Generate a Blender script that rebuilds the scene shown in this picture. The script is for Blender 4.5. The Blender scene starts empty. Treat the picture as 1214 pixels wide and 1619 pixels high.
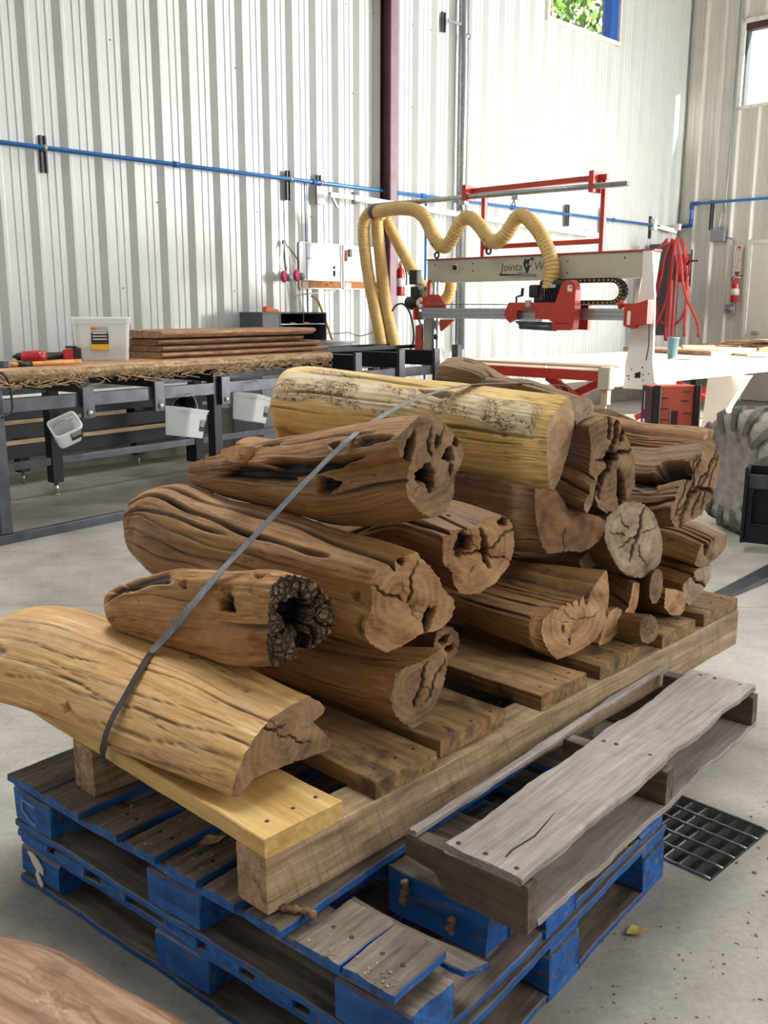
import bpy, bmesh, math, random
import numpy as np
from mathutils import Vector, Matrix, Euler

scene = bpy.context.scene
COL = scene.collection
PI = math.pi

# ---------------------------------------------------------------- camera, world, lights, exposure
F_PX = 1500.0                      # focal length for a 1214 x 1619 picture
cam_d = bpy.data.cameras.new('camera')
cam_d.sensor_fit = 'VERTICAL'
cam_d.sensor_height = 24.0
cam_d.lens = 24.0 * F_PX / 1619.0
cam_d.clip_start = 0.05
cam_d.clip_end = 300
cam = bpy.data.objects.new('camera', cam_d)
COL.objects.link(cam)
_pitch, _roll = 0.2105, 0.003
_fw = Vector((0, math.cos(_pitch), -math.sin(_pitch)))
_r = Vector((1, 0, 0))
_u = _r.cross(_fw)
_r2 = math.cos(_roll) * _r + math.sin(_roll) * _u
_u2 = math.cos(_roll) * _u - math.sin(_roll) * _r
cam.matrix_world = Matrix(((_r2.x, _u2.x, -_fw.x, 0), (_r2.y, _u2.y, -_fw.y, 0), (_r2.z, _u2.z, -_fw.z, 1.38), (0, 0, 0, 1)))
scene.camera = cam

scene.view_settings.view_transform = 'Standard'
scene.view_settings.look = 'None'
scene.view_settings.gamma = 1.0
scene.view_settings.use_curve_mapping = False
scene.view_settings.exposure = 0.12

world = bpy.data.worlds.new('daylight')
scene.world = world
world.use_nodes = True
_bg = world.node_tree.nodes['Background']
_bg.inputs['Color'].default_value = (0.86, 0.93, 1.0, 1)
_bg.inputs['Strength'].default_value = 1.3


def area_light(name, loc, target, size, size_y, power, color=(1, 1, 1), spread=180):
    d = bpy.data.lights.new(name, 'AREA')
    d.shape = 'RECTANGLE'
    d.size, d.size_y, d.energy, d.color = size, size_y, power, color
    d.spread = math.radians(spread)
    o = bpy.data.objects.new(name, d)
    COL.objects.link(o)
    o.location = loc
    o.rotation_euler = (Vector(target) - Vector(loc)).to_track_quat('-Z', 'Y').to_euler()
    return o


# added lamps for the walled-up near doorway and overhead fill, and the far right doorway's light
area_light('near_door_fill', (4.6, 0.2, 3.0), (0.2, 2.3, 0.4), 3.0, 2.4, 42, (1.0, 0.96, 0.9), 100)  # added lamp standing in for a near doorway that is walled up
area_light('overhead_fill', (-1.0, 4.4, 7.2), (0.0, 2.9, 0.0), 1.8, 3.4, 185, (1.0, 0.985, 0.95), 120)  # added soft fill hung under the solid roof
area_light('overhead_fill', (5.4, 8.6, 7.2), (0.3, 4.2, 0.0), 2.4, 5.0, 380, (0.98, 0.99, 1.0))  # second added fill, set far over so the wall ribs get shaded sides
area_light('far_doorway_light', (9.9, 9.3, 3.0), (2.0, 12.9, 2.9), 2.4, 3.2, 230, (1.0, 0.975, 0.94), 90)
area_light('side_doorway_light', (9.6, 8.4, 2.6), (-2.0, 8.6, 2.0), 3.0, 3.2, 230, (1.0, 0.97, 0.92), 100)


sun_d = bpy.data.lights.new('low_sun', 'SUN')
sun_d.energy, sun_d.angle, sun_d.color = 24.0, math.radians(.6), (1.0, .94, .84)
sun = bpy.data.objects.new('low_sun', sun_d)
COL.objects.link(sun)
_az, _el = math.radians(45.5 + 90 + 6), math.radians(17)      # travels across the building, towards the left wall
sun.rotation_euler = Vector((math.cos(_az) * math.cos(_el), math.sin(_az) * math.cos(_el), -math.sin(_el))).to_track_quat('-Z', 'Y').to_euler()

# ---------------------------------------------------------------- frames the place is laid out in


def frame(origin, x, y, z):
    m = Matrix.Identity(4)
    for i, v in enumerate((x, y, z)):
        v = Vector(v).normalized()
        for r in range(3):
            m[r][i] = v[r]
    for r in range(3):
        m[r][3] = origin[r]
    return m


def yaw_frame(x, y, deg, z=0.0):
    c, s = math.cos(math.radians(deg)), math.sin(math.radians(deg))
    return frame((x, y, z), (c, s, 0), (-s, c, 0), (0, 0, 1))


FB = yaw_frame(2.2, 7.8, 45.5)          # building: x along the left wall, y towards the left wall
WALL_A = 3.85                            # left wall stands at y = 3.85 in FB
WALL_D = 7.43                            # end wall stands at x = 7.43 in FB
FT = yaw_frame(-2.285, 5.48, 53.0)       # steel rack with the big slab
FP = yaw_frame(-0.9, 2.11, -39.25)       # upper blue pallet
FL = yaw_frame(-0.89, 2.10, -38.9)       # lower blue pallet
FS = frame((-0.20748, 1.55283, 0.28808), (0.71531, -0.69879, 0.00548), (0.69869, 0.71531, 0.01227), (-0.01249, -0.00495, 0.99991))


# ---------------------------------------------------------------- helpers
def tag(o, label=None, cat=None, group=None, kind=None):
    if label: o['label'] = label
    if cat: o['category'] = cat
    if group: o['group'] = group
    if kind: o['kind'] = kind
    return o


def link(o, parent=None):
    COL.objects.link(o)
    if parent is not None:
        o.parent = parent
        o.matrix_parent_inverse = parent_world(parent).inverted()
    return o


def parent_world(o):
    m = o.matrix_basis.copy()
    if o.parent is not None:
        m = parent_world(o.parent) @ o.matrix_parent_inverse @ m
    return m


def thing(name, label, cat, M=None, group=None, kind=None):
    e = bpy.data.objects.new(name, None)
    e.empty_display_size = 0.05
    COL.objects.link(e)
    if M is not None:
        e.matrix_basis = M if isinstance(M, Matrix) else Matrix.Translation(M)
    return tag(e, label, cat, group, kind)


def mesh_obj(name, verts, faces, M, mat, parent=None, smooth=False):
    me = bpy.data.meshes.new(name)
    me.from_pydata([tuple(v) for v in verts], [], faces)
    me.update()
    for m in (mat if isinstance(mat, (list, tuple)) else [mat]):
        me.materials.append(m)
    if smooth:
        me.shade_smooth()
    o = bpy.data.objects.new(name, me)
    if M is not None:
        o.matrix_basis = M
    return link(o, parent)


def bm_obj(name, bm, M, mat, parent=None, smooth=False):
    me = bpy.data.meshes.new(name)
    bmesh.ops.recalc_face_normals(bm, faces=bm.faces)
    bm.to_mesh(me)
    bm.free()
    for m in (mat if isinstance(mat, (list, tuple)) else [mat]):
        me.materials.append(m)
    if smooth:
        me.shade_smooth()
    o = bpy.data.objects.new(name, me)
    if M is not None:
        o.matrix_basis = M
    return link(o, parent)


def bm_box(bm, x0, x1, y0, y1, z0, z1, bev=0.0, M=None):
    vs = [bm.verts.new((x, y, z)) for x in (x0, x1) for y in (y0, y1) for z in (z0, z1)]
    if M is not None:
        for v in vs: v.co = M @ v.co
    f = [(0, 1, 3, 2), (4, 6, 7, 5), (0, 4, 5, 1), (2, 3, 7, 6), (0, 2, 6, 4), (1, 5, 7, 3)]
    fs = [bm.faces.new([vs[i] for i in q]) for q in f]
    if bev > 0:
        es = list({e for q in fs for e in q.edges})
        bmesh.ops.bevel(bm, geom=es, offset=bev, segments=2, affect='EDGES', profile=0.6)


AXR = {0: Matrix.Identity(4), 1: Matrix.Rotation(PI / 2, 4, 'Z'), 2: Matrix.Rotation(-PI / 2, 4, 'Y')}


def box(F, x0, x1, y0, y1, z0, z1, name, mat, parent=None, bev=0.003):
    """Bevelled bar; its own local X runs along its longest side."""
    s = (abs(x1 - x0), abs(y1 - y0), abs(z1 - z0))
    ax = max(range(3), key=lambda i: s[i])
    L, Wd, H = (s[0], s[1], s[2]) if ax == 0 else ((s[1], s[0], s[2]) if ax == 1 else (s[2], s[1], s[0]))
    M = F @ Matrix.Translation(((x0 + x1) / 2, (y0 + y1) / 2, (z0 + z1) / 2)) @ AXR[ax]
    bm = bmesh.new()
    bm_box(bm, -L / 2, L / 2, -Wd / 2, Wd / 2, -H / 2, H / 2, min(bev, H * .3, Wd * .3))
    return bm_obj(name, bm, M, mat, parent)


_rng = random.Random(7)


def plank(F, x0, x1, y0, y1, z0, z1, name, mat, parent=None, wob=0.0015, chip=0.0, seed=None, bev=0.0025, cut=None):
    """Rough sawn board: lofted along its length with slightly wavering edges and ragged ends."""
    rg = random.Random(seed if seed is not None else _rng.random())
    s = (abs(x1 - x0), abs(y1 - y0), abs(z1 - z0))
    ax = max(range(3), key=lambda i: s[i])
    L, Wd, H = (s[0], s[1], s[2]) if ax == 0 else ((s[1], s[0], s[2]) if ax == 1 else (s[2], s[1], s[0]))
    M = F @ Matrix.Translation(((x0 + x1) / 2, (y0 + y1) / 2, (z0 + z1) / 2)) @ AXR[ax]
    n = max(6, int(L / 0.03))
    b = min(bev, H * .25)
    # section outline, extra points across the top so edges can waver
    na = 7
    sec = []
    for k in range(na + 1): sec.append((-Wd / 2 + b + (Wd - 2 * b) * k / na, H / 2))
    sec += [(Wd / 2, H / 2 - b), (Wd / 2, -H / 2 + b), (Wd / 2 - b, -H / 2), (-Wd / 2 + b, -H / 2), (-Wd / 2, -H / 2 + b), (-Wd / 2, H / 2 - b)]
    ph = [rg.uniform(0, 6.28) for _ in range(12)]
    verts, faces = [], []
    m = len(sec)
    endj = [[rg.uniform(-1, 1) * wob * 1.3 for _ in sec] for _ in range(2)]
    for i in range(n + 1):
        t = i / n
        x = -L / 2 + L * t
        wl = wob * .7 * (math.sin(x * 17 + ph[0]) + .7 * math.sin(x * 41 + ph[1]) + .5 * math.sin(x * 97 + ph[2])) + chip * .6 * max(0, math.sin(x * 5 + ph[6]) * math.sin(x * 14 + ph[7]))
        wr = wob * .7 * (math.sin(x * 15 + ph[3]) + .7 * math.sin(x * 37 + ph[4]) + .5 * math.sin(x * 89 + ph[5])) + chip * .6 * max(0, math.sin(x * 6 + ph[8]) * math.sin(x * 13 + ph[9]))
        for j, (y, z) in enumerate(sec):
            yy = y + (-wr * (y > Wd / 2 - b * 1.5)) + (wl * (y < -Wd / 2 + b * 1.5))
            zz = z + wob * .3 * math.sin(x * 23 + j + ph[10])
            xx = x
            if i == 0: xx += endj[0][j]
            if i == n: xx += endj[1][j]
            if cut: xx += cut * (y / Wd) * t
            verts.append((xx, yy, zz))
    for i in range(n):
        for j in range(m):
            a, c = i * m + j, i * m + (j + 1) % m
            faces.append((a, a + m, c + m, c))
    faces.append(tuple(range(m)))
    faces.append(tuple(range(n * m + m - 1, n * m - 1, -1)))
    return mesh_obj(name, verts, faces, M, mat, parent)


def frames_along(pts):
    T = []
    for i in range(len(pts)):
        a, b = pts[max(i - 1, 0)], pts[min(i + 1, len(pts) - 1)]
        T.append((b - a).normalized())
    up = Vector((0, 0, 1)) if abs(T[0].z) < .9 else Vector((1, 0, 0))
    n = T[0].cross(up).normalized()
    out = []
    for t in T:
        n = (n - t * n.dot(t))
        n = n.normalized() if n.length > 1e-6 else t.orthogonal().normalized()
        out.append((t, n, t.cross(n).normalized()))
    return out


def smooth_path(pts, step):
    """Catmull-Rom through the points, resampled evenly."""
    P = [Vector(p) for p in pts]
    P = [P[0] * 2 - P[1]] + P + [P[-1] * 2 - P[-2]]
    dense = []
    for i in range(1, len(P) - 2):
        for k in range(24):
            t = k / 24
            a, b, c, d = P[i - 1], P[i], P[i + 1], P[i + 2]
            dense.append(0.5 * ((2 * b) + (c - a) * t + (2 * a - 5 * b + 4 * c - d) * t * t + (3 * b - a - 3 * c + d) * t ** 3))
    dense.append(P[-2])
    out, acc = [dense[0]], 0.0
    for i in range(1, len(dense)):
        acc += (dense[i] - dense[i - 1]).length
        if acc >= step:
            out.append(dense[i])
            acc = 0.0
    if (out[-1] - dense[-1]).length > 1e-5: out.append(dense[-1])
    return out


def bm_tube(bm, pts, rad, seg=10, caps=True, M=None):
    """rad: number or function(index, arc) -> radius."""
    pts = [Vector(p) for p in pts]
    if M is not None: pts = [M @ p for p in pts]
    fr = frames_along(pts)
    rings, arc = [], 0.0
    for i, p in enumerate(pts):
        if i: arc += (p - pts[i - 1]).length
        r = rad(i, arc) if callable(rad) else rad
        rings.append([bm.verts.new(p + (fr[i][1] * math.cos(2 * PI * k / seg) + fr[i][2] * math.sin(2 * PI * k / seg)) * r) for k in range(seg)])
    for a, b in zip(rings, rings[1:]):
        for k in range(seg):
            bm.faces.new((a[k], a[(k + 1) % seg], b[(k + 1) % seg], b[k]))
    if caps:
        bm.faces.new(rings[0][::-1])
        bm.faces.new(rings[-1])


def tube(F, pts, rad, name, mat, parent=None, seg=12, curve=None):
    if curve: pts = smooth_path(pts, curve)
    bm = bmesh.new()
    bm_tube(bm, pts, rad, seg)
    return bm_obj(name, bm, F, mat, parent, smooth=True)


def bm_lathe(bm, prof, seg=24, M=None):
    """prof: list of (radius, z)."""
    rings = []
    for r, z in prof:
        ring = []
        for k in range(seg):
            v = Vector((max(r, 1e-4) * math.cos(2 * PI * k / seg), max(r, 1e-4) * math.sin(2 * PI * k / seg), z))
            ring.append(bm.verts.new(M @ v if M is not None else v))
        rings.append(ring)
    for a, b in zip(rings, rings[1:]):
        for k in range(seg):
            bm.faces.new((a[k], a[(k + 1) % seg], b[(k + 1) % seg], b[k]))
    bm.faces.new(rings[0][::-1])
    bm.faces.new(rings[-1])


def lathe(F, prof, name, mat, parent=None, seg=24):
    bm = bmesh.new()
    bm_lathe(bm, prof, seg)
    o = bm_obj(name, bm, F, mat, parent, smooth=True)
    return o


def bm_prism(bm, outline, d0, d1, M=None):
    """outline in local x,y; extruded from z=d0 to z=d1."""
    a = [bm.verts.new((M @ Vector((x, y, d0))) if M is not None else Vector((x, y, d0))) for x, y in outline]
    b = [bm.verts.new((M @ Vector((x, y, d1))) if M is not None else Vector((x, y, d1))) for x, y in outline]
    n = len(outline)
    for k in range(n):
        bm.faces.new((a[k], a[(k + 1) % n], b[(k + 1) % n], b[k]))
    bm.faces.new(a[::-1])
    bm.faces.new(b)


def prism(F, outline, d0, d1, name, mat, parent=None, bev=0.0):
    bm = bmesh.new()
    bm_prism(bm, outline, d0, d1)
    if bev:
        bmesh.ops.bevel(bm, geom=list(bm.edges), offset=bev, segments=2, affect='EDGES')
    return bm_obj(name, bm, F, mat, parent)


# frame whose x = along a plane, y = up, z = out of the plane; used for upright flat parts
def upright(F, x, y, z=0.0, along='x'):
    if along == 'x':
        R = Matrix(((1, 0, 0, x), (0, 0, -1, y), (0, 1, 0, z), (0, 0, 0, 1)))
    else:
        R = Matrix(((0, 0, 1, x), (1, 0, 0, y), (0, 1, 0, z), (0, 0, 0, 1)))
    return F @ R


def text_obj(body, size, F, mat, parent, name='lettering', depth=0.0012, italic=0.0, offset=0.0, spacing=1.0):
    cu = bpy.data.curves.new('t', 'FONT')
    cu.body, cu.size, cu.extrude, cu.shear, cu.offset, cu.space_character = body, size, depth, italic, offset, spacing
    cu.resolution_u = 3
    tmp = bpy.data.objects.new('t', cu)
    COL.objects.link(tmp)
    dg = bpy.context.evaluated_depsgraph_get()
    me = bpy.data.meshes.new_from_object(tmp.evaluated_get(dg))
    bpy.data.objects.remove(tmp)
    bpy.data.curves.remove(cu)
    me.materials.clear()
    me.materials.append(mat)
    o = bpy.data.objects.new(name, me)
    o.matrix_basis = F
    return link(o, parent)


# ---------------------------------------------------------------- materials
def lin(h):
    if isinstance(h, tuple): h = '%02x%02x%02x' % h
    v = [int(h[i:i + 2], 16) / 255 for i in (0, 2, 4)]
    return tuple([(x / 12.92 if x <= .04045 else ((x + .055) / 1.055) ** 2.4) for x in v] + [1.0])


class N:
    def __init__(self, name):
        self.m = bpy.data.materials.new(name)
        self.m.use_nodes = True
        self.t = self.m.node_tree
        self.p = self.t.nodes['Principled BSDF']

    def new(self, typ, **k):
        n = self.t.nodes.new(typ)
        for a, b in k.items(): setattr(n, a, b)
        return n

    def set(self, sock, v):
        if hasattr(v, 'is_output') or isinstance(v, bpy.types.NodeSocket): self.t.links.new(v, sock)
        else: sock.default_value = v

    def math(self, op, a, b=0.0, c=None, clamp=False):
        n = self.new('ShaderNodeMath', operation=op, use_clamp=clamp)
        self.set(n.inputs[0], a)
        self.set(n.inputs[1], b)
        if c is not None: self.set(n.inputs[2], c)
        return n.outputs[0]

    def vmul(self, v, s):
        n = self.new('ShaderNodeVectorMath', operation='MULTIPLY')
        self.set(n.inputs[0], v)
        self.set(n.inputs[1], s)
        return n.outputs[0]

    def vadd(self, v, s):
        n = self.new('ShaderNodeVectorMath', operation='ADD')
        self.set(n.inputs[0], v)
        self.set(n.inputs[1], s)
        return n.outputs[0]

    def noise(self, v, scale, detail=4, rough=.55, dist=0.0):
        n = self.new('ShaderNodeTexNoise')
        self.set(n.inputs['Vector'], v)
        n.inputs['Scale'].default_value = scale
        n.inputs['Detail'].default_value = detail
        n.inputs['Roughness'].default_value = rough
        n.inputs['Distortion'].default_value = dist
        return n.outputs['Fac']

    def ramp(self, f, stops):
        n = self.new('ShaderNodeValToRGB')
        self.set(n.inputs['Fac'], f)
        e = n.color_ramp.elements
        while len(e) < len(stops): e.new(.5)
        for i, (p, c) in enumerate(stops):
            e[i].position = p
            e[i].color = c if len(c) == 4 else (*c, 1)
        return n.outputs['Color']

    def mix(self, f, a, b, mode='MIX'):
        n = self.new('ShaderNodeMix', data_type='RGBA', blend_type=mode)
        self.set(n.inputs['Factor'], f)
        self.set(n.inputs[6], a)
        self.set(n.inputs[7], b)
        return n.outputs[2]

    def step(self, f, lo, hi):
        n = self.new('ShaderNodeMapRange', clamp=True)
        self.set(n.inputs[0], f)
        n.inputs[1].default_value, n.inputs[2].default_value = lo, hi
        return n.outputs[0]

    def attr(self, name):
        return self.new('ShaderNodeAttribute', attribute_name=name)

    def objc(self): return self.new('ShaderNodeTexCoord').outputs['Object']

    def rnd(self): return self.new('ShaderNodeObjectInfo').outputs['Random']

    def bump(self, h, strength, dist=0.01):
        n = self.new('ShaderNodeBump')
        n.inputs['Strength'].default_value = strength
        n.inputs['Distance'].default_value = dist
        self.set(n.inputs['Height'], h)
        self.t.links.new(n.outputs[0], self.p.inputs['Normal'])

    def out(self, color=None, rough=None, metal=None):
        if color is not None: self.set(self.p.inputs['Base Color'], color)
        if rough is not None: self.set(self.p.inputs['Roughness'], rough)
        if metal is not None: self.set(self.p.inputs['Metallic'], metal)
        return self.m


def flat(name, c, rough=.5, metal=0.0, var=.08, scale=12, bump=0.0, coat=0.0):
    n = N(name)
    v = n.objc()
    f = n.noise(v, scale, 5, .6)
    c = lin(c)
    lo = tuple(x * (1 - var * 2) for x in c[:3])
    hi = tuple(min(1, x * (1 + var)) for x in c[:3])
    col = n.ramp(f, [(.3, lo), (.7, hi)])
    if bump: n.bump(f, bump, .004)
    if coat: n.p.inputs['Coat Weight'].default_value = coat
    return n.out(col, rough, metal)


def emis_free_clear(name, c, alpha, rough=.25):
    """milky translucent plastic"""
    n = N(name)
    tr = n.new('ShaderNodeBsdfTransparent')
    tl = n.new('ShaderNodeBsdfTranslucent')
    tl.inputs[0].default_value = lin(c)
    mx = n.new('ShaderNodeMixShader')
    mx.inputs[0].default_value = .35
    n.p.inputs['Base Color'].default_value = lin(c)
    n.p.inputs['Roughness'].default_value = rough
    n.t.links.new(n.p.outputs[0], mx.inputs[1])
    n.t.links.new(tl.outputs[0], mx.inputs[2])
    m2 = n.new('ShaderNodeMixShader')
    m2.inputs[0].default_value = alpha
    n.t.links.new(tr.outputs[0], m2.inputs[1])
    n.t.links.new(mx.outputs[0], m2.inputs[2])
    n.t.links.new(m2.outputs[0], n.t.nodes['Material Output'].inputs['Surface'])
    return n.m


def log_side(name, dark, base, light, seed, grey=None, grey_amt=0.0, streak=.5, crack=.55, beetle=False, gs=1.0, bumps=.6):
    n = N(name)
    lc = n.vadd(n.attr('lc').outputs['Vector'], (seed * 3.1, seed * 1.7, seed * .9))
    n1 = n.noise(n.vmul(lc, (2.2 * gs, 26 * gs, 26 * gs)), 1.6, 7, .62, .5)
    n2 = n.noise(n.vmul(lc, (2.0, 6, 6)), 1.7, 4, .5, .8)
    fine = n.noise(n.vmul(lc, (5, 130, 130)), 1.0, 5, .6)
    col = n.ramp(n.math('ADD', n.math('MULTIPLY', n1, .62), n.math('MULTIPLY', n2, .38)),
                 [(.37, lin(dark)), (.455, lin(base)), (.53, lin(base)), (.62, lin(light))])
    col = n.mix(n.math('MULTIPLY', n.step(fine, .55, .35), .3), col, lin(dark))
    # weathered checks: thin dark lines along the grain
    ck = n.noise(n.vmul(lc, (.55, 30, 30)), 1.5, 3, .45, .25)
    line = n.math('ABSOLUTE', n.math('SUBTRACT', ck, .5))
    brk = n.step(n.noise(n.vmul(lc, (1.3, 9, 9)), 1.3, 3, .5), .48, .54)
    cm = n.math('MULTIPLY', n.step(line, .014, .004), n.math('MULTIPLY', brk, crack))
    col = n.mix(cm, col, lin('2a1a10'))
    st = n.math('MULTIPLY', n.step(n.noise(n.vmul(lc, (.7, 16, 16)), 1.6, 5, .6, .3), .57, .68), streak)
    col = n.mix(st, col, lin(dark))
    tool = n.noise(n.vmul(lc, (14, 20, 20)), 1.6, 4, .6, .2)
    col = n.mix(n.math('MULTIPLY', n.step(tool, .50, .62), .22), col, lin(light))
    h = n.math('ADD', n.math('ADD', n.math('MULTIPLY', n1, .5), n.math('MULTIPLY', tool, .5)), n.math('MULTIPLY', fine, .3))
    if grey:
        gm = n.math('MULTIPLY', n.step(n.noise(n.vmul(lc, (2, 6, 6)), 1.5, 4, .6, .5), .52, .58), grey_amt)
        col = n.mix(gm, col, lin(grey))
    if beetle:
        gm = n.attr('gp').outputs['Fac']
        w1 = n.noise(n.vmul(lc, (30, 42, 42)), 1.0, 2, .5, 1.6)
        w2 = n.noise(n.vadd(n.vmul(lc, (44, 30, 30)), (7, 3, 1)), 1.0, 2, .5, 1.2)
        l1 = n.step(n.math('ABSOLUTE', n.math('SUBTRACT', w1, .5)), .034, .014)
        l2 = n.step(n.math('ABSOLUTE', n.math('SUBTRACT', w2, .5)), .028, .010)
        sq = n.math('MULTIPLY', n.math('MAXIMUM', l1, l2), n.step(n.noise(lc, 16, 3, .5), .44, .54))
        gcol = n.mix(sq, lin('b39f78'), lin('5e4a2e'))
        gcol = n.mix(n.step(n.noise(lc, 9, 4, .6), .45, .65), gcol, n.mix(sq, lin('c9bda0'), lin('6d5a40')))
        col = n.mix(gm, col, gcol)
        h = n.math('SUBTRACT', h, n.math('MULTIPLY', n.math('MULTIPLY', sq, gm), .8))
    col = n.mix(n.attr('dk').outputs['Fac'], col, lin('150d08'))  # rot stain and the shade of hollows, both put into the colour
    h = n.math('SUBTRACT', h, n.math('MULTIPLY', cm, .8))
    n.bump(h, bumps, .006)
    return n.out(col, n.ramp(n1, [(.3, (.75,) * 3), (.7, (.5,) * 3)]))


def log_end(name, dark, base, light, seed, ringf=330.0, off=(.01, -.01), char=False):
    n = N(name)
    a = n.attr('lc').outputs['Vector']
    c = n.vmul(n.vadd(a, (0, off[0], off[1])), (0, 1, 1))
    nz = n.noise(n.vadd(n.vmul(c, (1, 1, 1)), (seed, seed * 2, 0)), 14, 4, .55)
    ln = n.new('ShaderNodeVectorMath', operation='LENGTH')
    n.set(ln.inputs[0], c)
    rr = n.math('ADD', ln.outputs['Value'], n.math('MULTIPLY', nz, .045))
    ring = n.math('SINE', n.math('MULTIPLY', rr, ringf))
    ring2 = n.math('SINE', n.math('MULTIPLY', rr, ringf * .31))
    big = n.noise(n.vadd(c, (seed, 0, 3)), 9, 5, .6, .6)
    saw = n.noise(n.vmul(n.vadd(c, (seed, 0, 0)), (1, 30, 330)), 1.0, 3, .6)
    f = n.math('ADD', n.math('ADD', n.math('MULTIPLY', ring, .030), n.math('MULTIPLY', ring2, .03)), n.math('ADD', n.math('MULTIPLY', big, .7), n.math('MULTIPLY', saw, .3)))
    col = n.ramp(f, [(.36, lin(dark)), (.48, lin(base)), (.64, lin(light))])
    h = n.math('ADD', n.math('MULTIPLY', saw, .35), n.math('ADD', n.math('MULTIPLY', ring, .06), n.math('MULTIPLY', big, .6)))
    if char:
        sp = n.new('ShaderNodeSeparateXYZ')
        n.set(sp.inputs[0], c)
        ang = n.math('ARCTAN2', sp.outputs['Y'], sp.outputs['Z'])
        cv = n.new('ShaderNodeCombineXYZ')
        n.set(cv.inputs[0], n.math('MULTIPLY', ang, 4.0))
        n.set(cv.inputs[1], n.math('MULTIPLY', n.math('ADD', ln.outputs['Value'], n.math('MULTIPLY', nz, .03)), 58.0))
        vo = n.new('ShaderNodeTexVoronoi', feature='DISTANCE_TO_EDGE')
        n.set(vo.inputs['Vector'], cv.outputs[0])
        vo.inputs['Scale'].default_value = 1.0
        fz = n.noise(n.vmul(c, (1, 90, 90)), 1.5, 4, .6)
        e = n.step(n.math('ADD', vo.outputs['Distance'], n.math('MULTIPLY', fz, .12)), .04, .30)
        col = n.mix(e, lin('20160f'), n.ramp(n.math('ADD', n.math('MULTIPLY', big, .6), n.math('MULTIPLY', fz, .4)), [(.40, lin('3a2a1d')), (.5, lin('6b5138')), (.62, lin('a58c6c'))]))
        h = n.math('ADD', n.math('MULTIPLY', e, 1.4), n.math('MULTIPLY', fz, .8))
    col = n.mix(n.attr('dk').outputs['Fac'], col, lin('1a100a'))  # end holes and cracks darkened in colour: rot plus painted shade
    n.bump(h, .55 if not char else 1.0, .004 if not char else .01)
    return n.out(col, .72)


def sawn(name, dark, base, light, stain='3a2d22', stain_amt=.35, saw=.25, nscale=1.0, sawdir=230):
    n = N(name)
    v = n.vadd(n.objc(), n.vmul(n.rnd(), (7, 5, 3)))
    g = n.noise(n.vmul(v, (2.5 * nscale, 38 * nscale, 38 * nscale)), 1.2, 6, .6, .3)
    fine = n.noise(n.vmul(v, (6, 160, 160)), 1, 4, .6)
    blot = n.noise(n.vmul(v, (5, 9, 9)), 1.3, 5, .62, .4)
    sx = n.new('ShaderNodeVectorRotate', rotation_type='Y_AXIS')
    n.set(sx.inputs['Vector'], v)
    sx.inputs['Angle'].default_value = .32
    sw = n.noise(n.vmul(sx.outputs[0], (sawdir * .6, 5, 8)), 1, 4, .65)
    col = n.ramp(n.math('ADD', n.math('MULTIPLY', g, .6), n.math('MULTIPLY', blot, .4)), [(.38, lin(dark)), (.5, lin(base)), (.64, lin(light))])
    col = n.mix(n.math('MULTIPLY', n.step(fine, .58, .40), .35), col, lin(dark))
    col = n.mix(n.math('MULTIPLY', n.step(blot, .53, .66), stain_amt), col, lin(stain))
    col = n.mix(n.math('MULTIPLY', n.step(sw, .52, .66), saw), col, lin(dark))
    n.bump(n.math('ADD', n.math('MULTIPLY', g, .5), n.math('ADD', n.math('MULTIPLY', sw, .4), n.math('MULTIPLY', fine, .3))), .45, .004)
    return n.out(col, .78)


def painted_wood(name, paint, wood_d, wood_b, wood_l, top_bare=True):
    """Pallet timber: paint on edges, ends and block sides, bare worn wood on the upper faces."""
    n = N(name)
    v = n.vadd(n.objc(), n.vmul(n.rnd(), (7, 5, 3)))
    g = n.noise(n.vmul(v, (3, 40, 40)), 1.2, 6, .6, .3)
    blot = n.noise(n.vmul(v, (5, 12, 12)), 1.4, 5, .6, .3)
    wood = n.ramp(n.math('ADD', n.math('MULTIPLY', g, .6), n.math('MULTIPLY', blot, .4)), [(.38, lin(wood_d)), (.5, lin(wood_b)), (.64, lin(wood_l))])
    pc = lin(paint)
    pcol = n.ramp(n.math('ADD', n.math('MULTIPLY', g, .5), n.math('MULTIPLY', blot, .5)), [(.36, tuple(x * .45 for x in pc[:3])), (.5, pc[:3]), (.66, tuple(min(1, x * 1.25 + .012) for x in pc[:3]))])
    worn = n.step(n.noise(n.vmul(v, (8, 26, 26)), 1.5, 6, .7), .57, .63)
    sep = n.new('ShaderNodeSeparateXYZ')
    n.t.links.new(n.new('ShaderNodeNewGeometry').outputs['True Normal'], sep.inputs[0])
    up = n.step(sep.outputs['Z'], .55, .75) if top_bare else 0.0
    m = n.math('MAXIMUM', up, n.math('MULTIPLY', worn, .8))
    col = n.mix(m, pcol, wood)
    n.bump(n.math('ADD', g, n.math('MULTIPLY', blot, .5)), .5, .003)
    return n.out(col, .7)


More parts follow.
